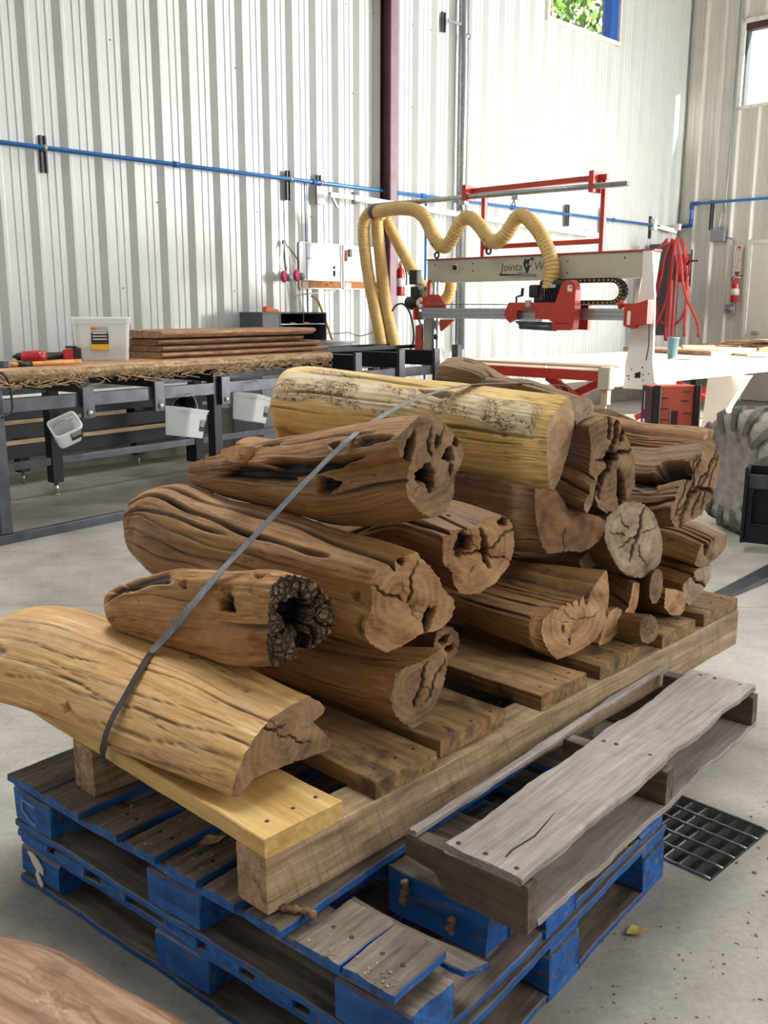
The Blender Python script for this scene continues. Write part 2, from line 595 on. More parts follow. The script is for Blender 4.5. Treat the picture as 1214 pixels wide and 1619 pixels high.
M = {}
M['steel_panel'] = flat('painted_wall_sheet', 'c6cac9', .30, .0, .03, 3)
M['steel_panel'].node_tree.nodes['Principled BSDF'].inputs['Specular IOR Level'].default_value = .7
M['panel_end'] = flat('end_wall_sheet', 'd9d7cf', .38, .0, .03, 3)
M['trim_white'] = flat('white_trim', 'e4e2da', .4)
M['mauve'] = flat('primer_red_steel', '7d626c', .5, .1, .1, 6)
M['mauve_d'] = flat('primer_red_steel_web', '4a2630', .5, .1, .1, 6)
M['galv'] = flat('galvanised_steel', '9ea3a6', .32, .8, .12, 25)
M['strut'] = flat('dark_strut_channel', '4a4c50', .4, .6, .1, 20)
M['blue_pipe'] = flat('blue_air_pipe', '2f6fb4', .3, .2, .06, 8)
M['blue_fit'] = flat('blue_pipe_fitting', '1f55a8', .35, .0, .05, 8)
M['dark_steel'] = flat('mill_scale_steel', '575a63', .34, .65, .2, 9, .15)
M['black_steel'] = flat('black_steel', '1d1f28', .4, .4, .15, 9)
M['bolt'] = flat('zinc_bolt', 'b0b0ac', .3, .85)
M['cream'] = flat('cream_machine_paint', 'b9b4a0', .45, .0, .04, 4)
M['white_paint'] = flat('white_machine_paint', 'e9e7df', .4, .0, .03, 4)
M['red'] = flat('red_machine_paint', 'b5372a', .4, .05, .06, 8)
M['red_light'] = flat('faded_red_paint', 'c65a48', .5, .0, .1, 8)
M['alu'] = flat('extruded_aluminium', 'a9adad', .33, .7, .05, 10)
M['black'] = flat('black_plastic', '17171a', .45, 0, .1, 15)
M['rubber'] = flat('dusty_tyre_rubber', '96918a', .85, 0, .2, 14, .3)
M['rubber_l'] = flat('dusty_tyre_lug', '66625c', .88, 0, .2, 18, .3)
M['hose_y'] = flat('yellow_duct_hose', 'cfac6c', .5, 0, .08, 10)
M['hose_r'] = flat('red_air_hose', 'b63a38', .45, 0, .06, 10)
M['ext_red'] = flat('extinguisher_red', 'a81f26', .3, 0, .04, 8, 0, .4)
M['label_w'] = flat('white_label', 'dedcd6', .6)
M['label_k'] = flat('black_label', '23201f', .5)
M['label_y'] = flat('yellow_label', 'd9a51e', .5)
M['ink'] = flat('black_marker_ink', '20222a', .6)
M['sign_red'] = flat('sign_red', 'b02a2a', .5)
M['board_w'] = flat('whiteboard_surface', 'd6dce2', .12, 0, .02, 2)
M['cork'] = flat('cork', 'a97242', .9, 0, .15, 60)
M['paper'] = flat('paper_note', 'c9bfc6', .8)
M['pink'] = flat('pink_filter', 'b5315c', .6)
M['orange'] = flat('orange_plastic', 'd9601c', .45)
M['grey_paint'] = flat('grey_cabinet_paint', '8a9096', .4)
M['dark_grey'] = flat('dark_grey_cabinet', '4b5056', .45)
M['teal'] = flat('grey_blue_plastic', '44606c', .45)
M['card'] = flat('cardboard', 'b08a60', .85)
M['handle_wood'] = flat('varnished_handle_wood', 'c58b4c', .4, 0, .15, 30)
M['plastic'] = emis_free_clear('milky_plastic', 'e6e8ea', .62)
M['strap'] = flat('steel_strapping', '77797c', .38, .75, .2, 30)
M['strap_dark'] = flat('dull_strapping', '3a332f', .5, .5, .2, 30)
M['leaf'] = flat('dry_leaf', 'b7a758', .7, 0, .3, 60)
M['chip'] = flat('wood_chip', 'b99a72', .8, 0, .3, 40)
M['bark'] = flat('loose_bark', '8a6a4c', .85, 0, .35, 60)
M['tree_leaf'] = flat('tree_leaf', '6f9a3e', .5, 0, .5, 3)
M['tree_bark'] = flat('tree_bark', '8d7b66', .8, 0, .3, 10)
M['glass'] = None
g = N('window_glass')
gl = g.new('ShaderNodeBsdfGlossy'); gl.inputs['Roughness'].default_value = .02
tr = g.new('ShaderNodeBsdfTransparent')
mx = g.new('ShaderNodeMixShader'); mx.inputs[0].default_value = .08
g.t.links.new(tr.outputs[0], mx.inputs[1]); g.t.links.new(gl.outputs[0], mx.inputs[2])
g.t.links.new(mx.outputs[0], g.t.nodes['Material Output'].inputs['Surface'])
M['glass'] = g.m

M['skid'] = sawn('rough_sawn_oak', '6f5b45', 'a58c6e', 'c2ab8e', '5c4a3a', .45, .5)
M['board_new'] = sawn('fresh_sawn_board', 'b08a4c', 'c9a566', 'dcbd80', 'a07a44', .2, .15)
M['board_old'] = sawn('stained_sawn_board', '5d452c', '8a6a44', 'ab8a5c', '221913', .8, .3)
M['pallet_blue'] = painted_wood('blue_pallet_timber', '0f57a2', '40372f', '655a50', '87796b')
M['pallet_grey'] = sawn('grey_weathered_board', '7e7570', '958d8a', 'aba4a0', '625a56', .25, .3, 1.9, 90)
M['pallet_dark'] = sawn('dark_weathered_board', '453a31', '63564b', '7d7064', '2a221d', .5, .15)
M['slab'] = sawn('planed_slab', '735240', 'a8846a', 'c8a88c', '5a4032', .5, .1, .8)
M['slab_top'] = sawn('live_edge_slab', '7a5638', 'a98058', 'c9a27a', '4c3422', .35, .1, .8)
M['slab_edge'] = sawn('shaggy_bark_edge', '6e583f', 'a68a66', 'cdb38c', '33261a', .6, .3, 1.6)
M['flitch'] = sawn('brown_flitch', '6e503c', '9c765a', 'c09c7e', '3f2a1e', .5, .1, 1.2)
M['ply'] = sawn('plywood_sheet', 'b79a7e', 'cdb398', 'dcc6ae', 'a88a70', .15, .05)
M['strip_wood'] = sawn('pale_strip', 'a08a68', 'bfa884', 'd3bf9e', '7c684a', .2, .1)

# concrete
n = N('concrete_floor')
v = n.new('ShaderNodeTexCoord').outputs['Object']
a = n.noise(v, .9, 6, .6, .6)
b = n.noise(v, 5, 6, .65)
c = n.noise(v, 60, 4, .6)
smear = n.noise(n.vmul(v, (1.2, 5.5, 1)), 1.6, 5, .6, 1.0)
col = n.ramp(n.math('ADD', n.math('MULTIPLY', a, .5), n.math('ADD', n.math('MULTIPLY', b, .3), n.math('MULTIPLY', c, .2))), [(.38, lin('7d7973')), (.5, lin('98948d')), (.62, lin('b0aca4'))])
col = n.mix(n.math('MULTIPLY', n.step(smear, .55, .70), .35), col, lin('77726c'))
col = n.mix(n.math('MULTIPLY', n.step(n.noise(v, 2.3, 6, .7), .60, .70), .35), col, lin('8a7866'))
sep = n.new('ShaderNodeSeparateXYZ'); n.t.links.new(v, sep.inputs[0])
for ax, off, sp in ((0, .55, 3.6), (1, 1.30, 3.6)):
    q = n.math('FRACT', n.math('ADD', n.math('DIVIDE', n.math('ADD', sep.outputs[ax], n.math('MULTIPLY', c, .006)), sp), off + 50))
    col = n.mix(n.math('MULTIPLY', n.step(n.math('ABSOLUTE', n.math('SUBTRACT', q, .5)), .0011, .0005), .75), col, lin('4d4842'))
n.bump(n.math('ADD', c, b), .12, .003)
M['concrete'] = n.out(col, n.ramp(a, [(.35, (.42,) * 3), (.65, (.62,) * 3)]))
M['curb'] = flat('concrete_block', '8f8a80', .85, 0, .12, 9, .2)


# ---------------------------------------------------------------- the building
def struct(o):
    o['kind'] = 'structure'
    return o


FW = Matrix.Identity(4)
# floor with a pit for the drain grate
GR = yaw_frame(0.873, 2.529, -46.0)      # grate corner; x along 0.253 m, y (negative) towards the camera
gx0, gx1, gy0, gy1 = -0.10, 0.262, -0.345, 0.0
gc = [GR @ Vector((x, y, 0)) for x, y in ((gx0, gy0), (gx1, gy0), (gx1, gy1), (gx0, gy1))]
oc = [Vector(p) for p in ((-14, -3, 0), (16, -3, 0), (16, 24, 0), (-14, 24, 0))]
pit = [p + Vector((0, 0, -0.22)) for p in gc]
V = oc + gc + pit
# outer order starts at lower left; ring order for the pit follows it
order = [4 + k for k in range(4)]
start = min(range(4), key=lambda k: (gc[k].x + gc[k].y))
gi = [4 + (start + k) % 4 for k in range(4)]
faces = []
for k in range(4):
    k2 = (k + 1) % 4
    faces.append((k, k2, gi[k2], gi[k]))
for k in range(4):
    k2 = (k + 1) % 4
    faces.append((4 + k, 4 + k2, 8 + k2, 8 + k))
faces.append((8, 9, 10, 11))
flo = struct(mesh_obj('floor', V, faces, FW, M['concrete']))


def corrugated(name, F, s0, s1, z0, z1, mat, hole=None, phase=0.0, flip=1):
    """Ribbed sheet in the plane y=0 of F, ribs standing out towards -y*flip."""
    pitch, prof = 0.305, []
    seg = [(0.0, 0.0), (0.060, 0.0), (0.068, .008), (0.084, .008), (0.092, 0.0), (0.130, 0.0), (0.138, .008), (0.154, .008), (0.162, 0.0), (0.192, 0.0), (0.246, .046), (0.272, .046)]
    s = math.floor(s0 / pitch) * pitch - pitch + phase
    while s < s1 + pitch:
        prof += [(s + a, d) for a, d in seg]
        s += pitch
    prof = [p for p in prof if s0 <= p[0] <= s1]
    prof = [(s0, 0.0)] + prof + [(s1, 0.0)]
    if hole:
        for h in hole[:2]: prof.append((h, float(np.interp(h, [q[0] for q in sorted(prof)], [q[1] for q in sorted(prof)]))))
        prof.sort()
    zs = [z0, z1] if not hole else [z0, hole[2], hole[3], z1]
    V, Fc = [], []
    for (a, d) in prof:
        for z in zs: V.append((a, -d * flip, z))
    nz = len(zs)
    for i in range(len(prof) - 1):
        for k in range(nz - 1):
            if hole and k == 1 and prof[i][0] >= hole[0] - 1e-6 and prof[i + 1][0] <= hole[1] + 1e-6: continue
            Fc.append((i * nz + k, (i + 1) * nz + k, (i + 1) * nz + k + 1, i * nz + k + 1))
    return struct(mesh_obj(name, V, Fc, F, mat))


FWL = FB @ Matrix.Translation((0, WALL_A, 0))
W1 = (3.72, 5.37, 5.03, 6.4)
corrugated('wall_left', FWL, -7.0, WALL_D, 0.42, 7.6, M['steel_panel'], W1, phase=.10)
# end wall: its own frame, x running from the corner towards -y of the building
FWE = FB @ Matrix.Translation((WALL_D, WALL_A, 0)) @ Matrix.Rotation(-PI / 2, 4, 'Z')
W2 = (0.93, 2.6, 4.36, 5.50)
corrugated('wall_end', FWE, 0.0, 13.05, 0.30, 7.6, M['panel_end'], W2, phase=.04)
struct(box(FB, -7.0, WALL_D, WALL_A - .03, WALL_A + .2, 0, 0.42, 'baseboard_left', M['curb'], bev=.01))
struct(box(FB, WALL_D - .05, WALL_D + .2, -9.2, WALL_A - .05, 0, 0.30, 'baseboard_end', M['curb'], bev=.01))
struct(box(FB, WALL_D - .06, WALL_D - .01, WALL_A - .06, WALL_A - .005, 0.42, 7.5, 'trim_1', M['galv'], bev=.004))

# roof, back wall and the right hand wall with its open far doorway (all outside the picture)
struct(box(FB, -11.2, WALL_D + .2, -9.2, WALL_A + .2, 7.6, 7.7, 'ceiling', M['panel_end'], bev=0))
struct(box(FB, -11.2, -11.0, -9.2, WALL_A, 0, 7.6, 'wall_back', M['panel_end'], bev=0))
for k, (x0, x1, z0, z1) in enumerate(((-11, .9, 0, 7.6), (6.9, WALL_D, 0, 7.6), (.9, 6.9, 4.4, 7.6))):  # near doorway is walled up to keep the sun out
    struct(box(FB, x0, x1, -9.2, -9.0, z0, z1, 'wall_right', M['panel_end'], bev=0))
# windows
w1 = struct(thing('window_1', 'high window in the left wall looking out on a tree', 'window', FWL @ Matrix.Translation((W1[0], 0, W1[2]))))
box(FWL, W1[0] - .03, W1[1] + .05, -.06, .06, W1[2] - .05, W1[2], 'window_sill', M['trim_white'], w1)
box(FWL, W1[0] - .05, W1[0], -.05, .06, W1[2] - .05, W1[3], 'window_frame', M['trim_white'], w1)
box(FWL, W1[1] - .18, W1[1], -.02, .12, W1[2], W1[3], 'blue_jamb', M['blue_fit'], w1)
box(FWL, W1[1], W1[1] + .03, -.06, .06, W1[2] - .05, W1[3], 'window_frame', M['trim_white'], w1)
box(FWL, W1[0], W1[1] - .18, .03, .036, W1[2], W1[3], 'window_pane', M['glass'], w1, bev=0)
w2 = struct(thing('window_2', 'high window in the end wall', 'window', FWE @ Matrix.Translation((W2[0], 0, W2[2]))))
box(FWE, W2[0] - .06, W2[1], -.06, .06, W2[2] - .05, W2[2], 'window_sill', M['trim_white'], w2)
box(FWE, W2[0] - .06, W2[0], -.06, .05, W2[2] - .05, W2[3] + .06, 'window_frame', M['trim_white'], w2)
box(FWE, W2[0] - .06, W2[1], -.06, .06, W2[3], W2[3] + .06, 'window_frame', M['trim_white'], w2)
box(FWE, W2[0], W2[1], -.03, .10, W2[3] - .09, W2[3], 'window_header', M['mauve_d'], w2)
box(FWE, W2[0], W2[0] + .035, -.01, .10, W2[2], W2[3] - .09, 'window_stop', M['dark_grey'], w2)
box(FWE, W2[0], W2[1], .04, .046, W2[2], W2[3], 'window_pane', M['glass'], w2, bev=0)
# door in the end wall
d1 = struct(thing('door_1', 'cream steel door in the end wall', 'door', FWE @ Matrix.Translation((1.75, 0, 0))))
box(FWE, 1.30, 2.30, -.05, .0, .02, 2.36, 'door_leaf', M['panel_end'], d1)
box(FWE, 1.24, 1.30, -.07, .0, .0, 2.42, 'door_frame', M['trim_white'], d1)
box(FWE, 2.30, 2.36, -.07, .0, .0, 2.42, 'door_frame', M['trim_white'], d1)
box(FWE, 1.24, 2.36, -.07, .0, 2.36, 2.42, 'door_frame', M['trim_white'], d1)
box(FWE, 1.40, 1.50, -.11, -.05, 1.02, 1.07, 'door_handle', M['galv'], d1, .01)

# mauve steel column and girt
c = thing('steel_column', 'mauve painted steel building column rising beside the left wall', 'column', FB @ Matrix.Translation((.67, 3.55, 0)))
box(FB, .655, .755, 3.64, 3.66, 0, 7.4, 'inner_flange', M['mauve'], c)
box(FB, .695, .71, 3.66, 3.80, 0, 7.4, 'web', M['mauve_d'], c)
box(FB, .655, .755, 3.80, 3.815, 0, 7.4, 'outer_flange', M['mauve_d'], c)
box(FB, .60, .80, 3.60, 3.83, 0, .02, 'base_plate', M['mauve_d'], c)
g = box(FB, -3.0, .65, 3.66, 3.80, 4.66, 4.74, 'wall_girt', M['mauve'])
tag(g, 'mauve horizontal wall girt running left from the column at the top of the photo', 'beam')

# ---- compressed air piping
PW = WALL_A - .09
p = thing('air_pipe', 'blue compressed air pipe along the left wall', 'pipe', FB @ Matrix.Translation((0, PW, 2.65)))
tube(FB, [(-6.5, PW, 2.65), (7.30, PW, 2.65)], .019, 'pipe_run', M['blue_pipe'], p)
for x in (-2.0, -.35, 1.3, 3.0, 5.4):
    lathe(FB @ Matrix.Translation((x, PW, 2.65)) @ Matrix.Rotation(PI / 2, 4, 'Y'), [(.026, -.03), (.026, .03)], 'coupling', M['blue_fit'], p, 16)
lathe(FB @ Matrix.Translation((7.31, PW, 2.65)) @ Matrix.Rotation(PI / 2, 4, 'Y'), [(.028, -.05), (.028, .03)], 'elbow', M['blue_fit'], p, 16)
p = thing('air_pipe', 'blue compressed air pipe stepping up across the end wall', 'pipe', FB @ Matrix.Translation((7.33, 3.5, 2.7)))
XE = WALL_D - .09
tube(FB, [(XE, PW, 2.66), (XE, 3.60, 2.68), (XE, 3.565, 2.70), (XE, 3.56, 2.74), (XE, 3.56, 2.95), (XE, 3.55, 2.99), (XE, 3.51, 3.005), (XE, 1.2, 3.005)], .020, 'pipe_run', M['blue_pipe'], p)
for z0, z1 in ((2.66, 2.78), (2.92, 3.02)):
    tube(FB, [(XE, 3.56, z0), (XE, 3.56, z1)], .030, 'elbow', M['blue_fit'], p)
tube(FB, [(XE, 3.56, 3.005), (XE, 3.44, 3.005)], .030, 'elbow', M['blue_fit'], p)
tube(FB, [(XE, 3.56, 2.68), (XE, 3.68, 2.675)], .030, 'elbow', M['blue_fit'], p)
p = tube(FB, [(1.36, PW, 2.64), (1.37, PW, .5)], .016, 'air_drop_pipe', M['blue_pipe'])
tag(p, 'blue vertical air drop pipe behind the looping yellow hose', 'pipe')
tag(tube(FB, [(-.45, PW + .03, 2.64), (-.43, PW + .03, 1.2)], .006, 'air_line', M['blue_fit']), 'thin blue air line hanging behind the whiteboards', 'pipe')


def strut(x, y, z0, z1, label, along='wall', group='strut brackets on the walls'):
    o = thing('strut_bracket', label, 'bracket', FB @ Matrix.Translation((x, y, z0)), group)
    if along == 'wall':
        box(FB, x - .028, x - .012, y - .035, y, z0, z1, 'channel_side', M['strut'], o)
        box(FB, x + .012, x + .028, y - .035, y, z0, z1, 'channel_side', M['strut'], o)
        box(FB, x - .012, x + .012, y - .012, y, z0, z1, 'channel_back', M['galv'], o)
    else:
        box(FB, x - .035, x, y - .028, y - .012, z0, z1, 'channel_side', M['strut'], o)
        box(FB, x - .035, x, y + .012, y + .028, z0, z1, 'channel_side', M['strut'], o)
        box(FB, x - .012, x, y - .012, y + .012, z0, z1, 'channel_back', M['galv'], o)
    if 2.5 < (z0 + z1) / 2 < 2.9 and along == 'wall':
        lathe(FB @ Matrix.Translation((x, PW, 2.65)) @ Matrix.Rotation(PI / 2, 4, 'Y'), [(.027, -.012), (.027, .012)], 'pipe_clamp', M['bolt'], o, 14)
    return o


strut(-3.24, WALL_A - .034, 2.46, 2.75, 'dark strut bracket on the blue pipe at the far left')
strut(-.66, WALL_A - .034, 2.45, 2.735, 'dark strut bracket above the respirators')
strut(-.25, WALL_A - .034, 2.44, 2.73, 'dark strut bracket with the white boom plate on it')
strut(4.28, WALL_A - .034, 2.50, 2.78, 'strut bracket on the blue pipe inside the red frame')
strut(5.15, WALL_A - .034, 2.50, 2.80, 'strut bracket on the blue pipe right of the red frame')
strut(WALL_D - .034, 3.24, 2.60, 3.04, 'tall dark strut bracket above the grey junction box', 'end')
strut(6.5, WALL_A - .034, 2.45, 2.78, 'dark strut bracket just left of the corner')
strut(1.66, WALL_A - .034, 4.45, 4.66, 'mauve strut clamp beside the tall grey duct')

o = thing('vertical_duct', 'tall galvanised round duct running up the left wall', 'duct', FB @ Matrix.Translation((1.98, 3.73, .9)))
tube(FB, [(1.97, 3.73, .9), (1.92, 3.73, 7.4)], .058, 'duct_pipe', M['galv'], o, 20)
for z in (1.75, 4.42, 5.0):
    tube(FB, [(1.96, 3.73, z), (1.96, 3.73, z + .05)], .066, 'duct_collar', M['galv'], o, 20)
box(FB, 1.66, 1.94, 3.72, 3.74, 4.55, 4.58, 'clamp_arm', M['galv'], o)

# screws in the panels
rg = random.Random(3)
bm = bmesh.new()
for k in range(22):
    for z in (2.32, 1.55, 3.6, 4.45):
        if rg.random() < .75:
            x = -3.9 + k * .305 + .10 + rg.choice([.03, .12, .2])
            bm_lathe(bm, [(.007, 0), (.007, .004), (.003, .007)], 6, Matrix.Translation((x, -.006, z + rg.uniform(-.01, .01))) @ Matrix.Rotation(PI / 2, 4, 'X'))
o = bm_obj('panel_screws', bm, FWL, M['strut'])
tag(o, 'small grey screws scattered over the left wall sheets', 'screws', kind='stuff')

# conduits on the end wall
XC = WALL_D - .05
o = thing('conduit', 'thin steel conduit dropping down the end wall into the grey junction box', 'conduit', FB @ Matrix.Translation((XC, 3.02, 2.6)))
tube(FB, [(XC, 3.02, 7.4), (XC, 3.03, 3.25), (XC, 3.07, 2.95), (XC, 3.12, 2.6)], .012, 'conduit_pipe', M['galv'], o, 10, .05)
o = thing('junction_box', 'grey electrical junction box on the end wall below the blue pipe', 'box', FB @ Matrix.Translation((XC, 3.1, 2.5)))
box(FB, WALL_D - .12, WALL_D - .035, 2.99, 3.21, 2.42, 2.61, 'box_body', M['grey_paint'], o, .008)
o = thing('conduit', 'curved steel conduit from the grey junction box down to the wall outlet', 'conduit', FB @ Matrix.Translation((XC, 2.84, 1.5)))
tube(FB, [(XC, 3.0, 2.47), (XC, 2.90, 2.46), (XC, 2.84, 2.38), (XC, 2.83, 2.2), (XC, 2.82, 1.46)], .011, 'conduit_pipe', M['galv'], o, 10, .03)
o = thing('wall_outlet', 'round faced grey outlet at the foot of the curved conduit', 'outlet', FB @ Matrix.Translation((XC, 2.82, 1.4)))
box(FB, WALL_D - .10, WALL_D - .035, 2.75, 2.88, 1.33, 1.47, 'outlet_box', M['grey_paint'], o, .01)
lathe(FB @ Matrix.Translation((WALL_D - .10, 2.815, 1.40)) @ Matrix.Rotation(-PI / 2, 4, 'Y'), [(.045, 0), (.045, .012), (.02, .016)], 'socket', M['galv'], o, 20)


def extinguisher(F, label, h=.36, r=.058):
    o = thing('fire_extinguisher', label, 'fire extinguisher', F)
    lathe(F, [(r * .9, 0), (r, .012), (r, h * .78), (r * .8, h * .87), (r * .35, h * .93), (r * .3, h)], 'cylinder', M['ext_red'], o, 24)
    lathe(F @ Matrix.Translation((0, 0, h * .3)), [(r * 1.015, 0), (r * 1.015, h * .27)], 'label_band', M['label_w'], o, 24)
    box(F, -.018, .018, -.05, .03, h, h + .025, 'valve', M['bolt'], o)
    box(F, -.012, .012, -.10, .02, h + .03, h + .045, 'handle', M['black'], o)
    tube(F, [(0, .02, h + .01), (.05, .05, h), (.075, .03, h * .7), (.07, .0, h * .35)], .008, 'discharge_hose', M['black'], o, 8, .02)
    return o


extinguisher(FB @ Matrix.Translation((.92, 3.74, 1.53)) @ Matrix.Rotation(-.6, 4, 'Z'), 'red fire extinguisher hanging on the left wall behind the yellow hoses', .34, .05)
extinguisher(FB @ Matrix.Translation((WALL_D - .12, 2.74, 1.50)) @ Matrix.Rotation(.6, 4, 'Z'), 'red fire extinguisher on the end wall under the arrow sign', .36, .06)

# arrow sign
o = thing('fire_extinguisher_sign', 'narrow red and white FIRE EXTINGUISHER arrow sign on the end wall', 'sign', FB @ Matrix.Translation((XC, 2.75, 2.15)))
FSg = FB @ Matrix(((0, 0, -1, WALL_D - .045), (-1, 0, 0, 2.76), (0, 1, 0, 2.12), (0, 0, 0, 1)))
prism(FSg, [(-.065, -.235), (.065, -.235), (.065, .235), (-.065, .235)], 0, .004, 'sign_plate', M['label_w'], o)
for x in (-.055, .049):
    prism(FSg, [(x, -.15), (x + .006, -.15), (x + .006, .14), (x, .14)], .004, .0048, 'sign_stripe', M['sign_red'], o)
prism(FSg, [(-.055, -.16), (.055, -.16), (0, -.225)], .004, .0048, 'sign_arrow', M['sign_red'], o)
prism(FSg, [(-.05, .19), (.05, .19), (0, .225)], .004, .0048, 'sign_arrow', M['sign_red'], o)
text_obj('FIRE', .042, FSg @ Matrix.Translation((-.047, .150, .0042)), M['sign_red'], o, 'sign_lettering')
for k, ch in enumerate('EXTINGUISHER'):
    text_obj(ch, .030, FSg @ Matrix.Translation((-.010, .115 - k * .0225, .0042)), M['sign_red'], o, 'sign_lettering')

# tree outside window 1
t0 = FWL @ Vector((8.7, 3.6, 0))
o = thing('tree', 'leafy green tree outside the high window', 'tree', t0)
bm = bmesh.new()
bm_tube(bm, smooth_path([(0, 0, 0), (.1, .1, 3), (-.1, 0, 5.4), (.2, .1, 8)], .3), lambda i, a: .22 - .018 * a, 10)
for q in range(7):
    rr = random.Random(q)
    z = 4.6 + q * .5
    bm_tube(bm, smooth_path([(0, 0, z), (rr.uniform(-1, 1), rr.uniform(-1, 1), z + .8), (rr.uniform(-2, 2), rr.uniform(-2, 2), z + 1.5)], .3), lambda i, a: .07 - .015 * a, 7)
bm_obj('trunk', bm, Matrix.Translation(t0), M['tree_bark'], o, True)
rr = random.Random(11)
Vt, Ft = [], []
for k in range(4200):
    d = Vector((rr.gauss(0, 1), rr.gauss(0, 1), rr.gauss(0, 1))).normalized() * (rr.random() ** .4)
    p = Vector((d.x * 3.0, d.y * 2.3, 7.6 + d.z * 2.6))
    if math.sin(p.x * 2.1 + 1) * math.sin(p.z * 2.4) * math.sin(p.y * 1.7 + .5) > .22: continue
    a = Euler((rr.uniform(0, 6.3), rr.uniform(0, 6.3), rr.uniform(0, 6.3))).to_matrix() * rr.uniform(.08, .15)
    i = len(Vt)
    Vt += [p + a @ Vector(q) for q in ((-1, 0, 0), (-.2, -.45, .08), (1, 0, 0), (-.2, .45, .08))]
    Ft.append((i, i + 1, i + 2, i + 3))
mesh_obj('foliage', Vt, Ft, Matrix.Translation(t0), M['tree_leaf'], o)

# ---------------------------------------------------------------- drain grate
o = thing('floor_grate', 'square steel drain grate with twisted cross rods set in the concrete floor', 'grate', GR)
Wg, Lg = gx1 - gx0, gy1 - gy0
nb = 9
for k in range(nb):
    x = gx0 + .006 + (Wg - .012) * k / (nb - 1)
    # serrated bearing bar
    bm = bmesh.new()
    pts = [(0, -.03)]
    m = 34
    top = []
    for q in range(m * 2 + 1):
        top.append((Lg * q / (m * 2), 0.0 if q % 2 == 0 else -.0035))
    outl = [(0, -.03)] + [(Lg, -.03)] + top[::-1]
    bm_prism(bm, outl, -.0025, .0025)
    Mx = GR @ Matrix(((0, 0, 1, x), (1, 0, 0, gy0), (0, 1, 0, -.001), (0, 0, 0, 1)))
    bm_obj('bearing_bar', bm, Mx, M['galv'], o)
for k in range(6):
    y = gy0 + .01 + (Lg - .02) * k / 5
    tube(GR, [(gx0 + .003 + Wg * .98 * q / 20, y, .001 + .0012 * (q % 2)) for q in range(21)], .0035, 'cross_rod', M['galv'], o, 6)


# ---------------------------------------------------------------- blue pallets
def nails(F, pts, parent, mat=None, r=.0045):
    for (x, y, z) in pts:
        lathe(F @ Matrix.Translation((x, y, z)), [(r, -.002), (r, .0008), (r * .5, .0014)], 'nail', mat or M['strut'], parent, 8)


BS = ((0, .163), (.528, .691), (1.056, 1.219))
BT = ((0, .128), (.444, .572), (.888, 1.016))
pb = M['pallet_blue']

o = thing('blue_pallet', 'blue painted block pallet at the bottom, standing on the concrete floor', 'pallet', FL, 'stacked blue pallets')
for t0, t1 in BT:
    plank(FL, 0, 1.219, t0, t1, 0, .018, 'bottom_board', pb, o, .002, .004)
    plank(FL, 0.003, 1.216, t0 + .003, t1 - .002, .1045, .122, 'stringer_board', pb, o, .0015, .003)
for s0, s1 in (BS[0], BS[2]):
    for t0, t1 in ((.129, .443), (.573, .887)):
        plank(FL, s0 + .01, s1, t0, t1, .0, .0175, 'bottom_board', pb, o, .002, .003)
for i, (s0, s1) in enumerate(BS):
    for j, (t0, t1) in enumerate(BT):
        plank(FL, s0, s1, t0 + .002, t1 - .002, .0185, .104, 'block', pb, o, .003, .0, bev=.012 if (i + j) == 0 else .005)
for s0, s1 in ((0, .125), (.125 + .03, .275), (.335, .43), (.56, .66), (.69, .79), (.83, .93), (.975, 1.075), (1.10, 1.219)):
    b = plank(FL, s0, s1, 0.0, 1.016, .1225, .142, 'deck_board', pb, o, .002, .004)
# scuffed white paint mark on its left corner block
Fm = upright(FL, .075, -.002, .065, 'x')
prism(Fm, [(-.035, .030), (-.012, .034), (.012, .022), (.030, .006), (.028, -.010), (.012, -.004), (.010, -.016), (.024, -.034), (.020, -.046), (.006, -.040), (-.006, -.020), (.002, -.006), (-.014, .004), (-.022, .018)], -.002, .0012, 'paint_mark', M['label_w'], o)

o = thing('blue_pallet', 'blue painted block pallet under the timber skid, on top of the other blue pallet', 'pallet', FP, 'stacked blue pallets')
Z = .142
for t0, t1 in BT:
    plank(FP, 0, 1.219, t0, t1, Z + .0005, Z + .018, 'bottom_board', pb, o, .002, .006)
for s0, s1 in (BS[0], BS[2]):
    for t0, t1 in ((.129, .443), (.573, .887)):
        plank(FP, s0 + .01, s1, t0, t1, Z + .0005, Z + .0178, 'bottom_board', pb, o, .002, .003)
plank(FP, 0.002, 1.160, .004, .126, Z + .1045, Z + .122, 'stringer_board', pb, o, .0015, .004)
plank(FP, 0.002, 1.215, .446, .570, Z + .1045, Z + .122, 'stringer_board', pb, o, .0015, .004)
plank(FP, 0.002, 1.215, .89, 1.012, Z + .1045, Z + .122, 'stringer_board', pb, o, .0015, .004)
for i, (s0, s1) in enumerate(BS):
    for j, (t0, t1) in enumerate(BT):
        plank(FP, s0, s1, t0 + .002, t1 - .002, Z + .0185, Z + .104, 'block', pb, o, .003, .0, bev=.005)
for s0, s1, e in ((0, .148, 1.016), (.150, .297, 1.0), (.354, .439, 1.016), (.465, .564, 1.0), (.597, .695, 1.016), (.719, .810, 1.01), (.836, .930, 1.01), (.965, 1.075, .142), (1.078, 1.193, .138)):
    b = plank(FP, s0, s1, -0.008, e, Z + .1225, Z + .142, 'deck_board', pb, o, .002, .005)
    nails(FP, [(s0 + (s1 - s0) * f, .06, Z + .142) for f in (.3, .7)], b, M['black'])
# torn stringer piece and dislodged block seen in the broken corner
plank(FP, .935, 1.235, .146, .192, Z + .096, Z + .110, 'stringer_board', pb, o, .003, .010, cut=.02)
plank(FP, .935, 1.172, .300, .385, Z + .0185, Z + .1225, 'block', pb, o, .0035, .004, seed=77)
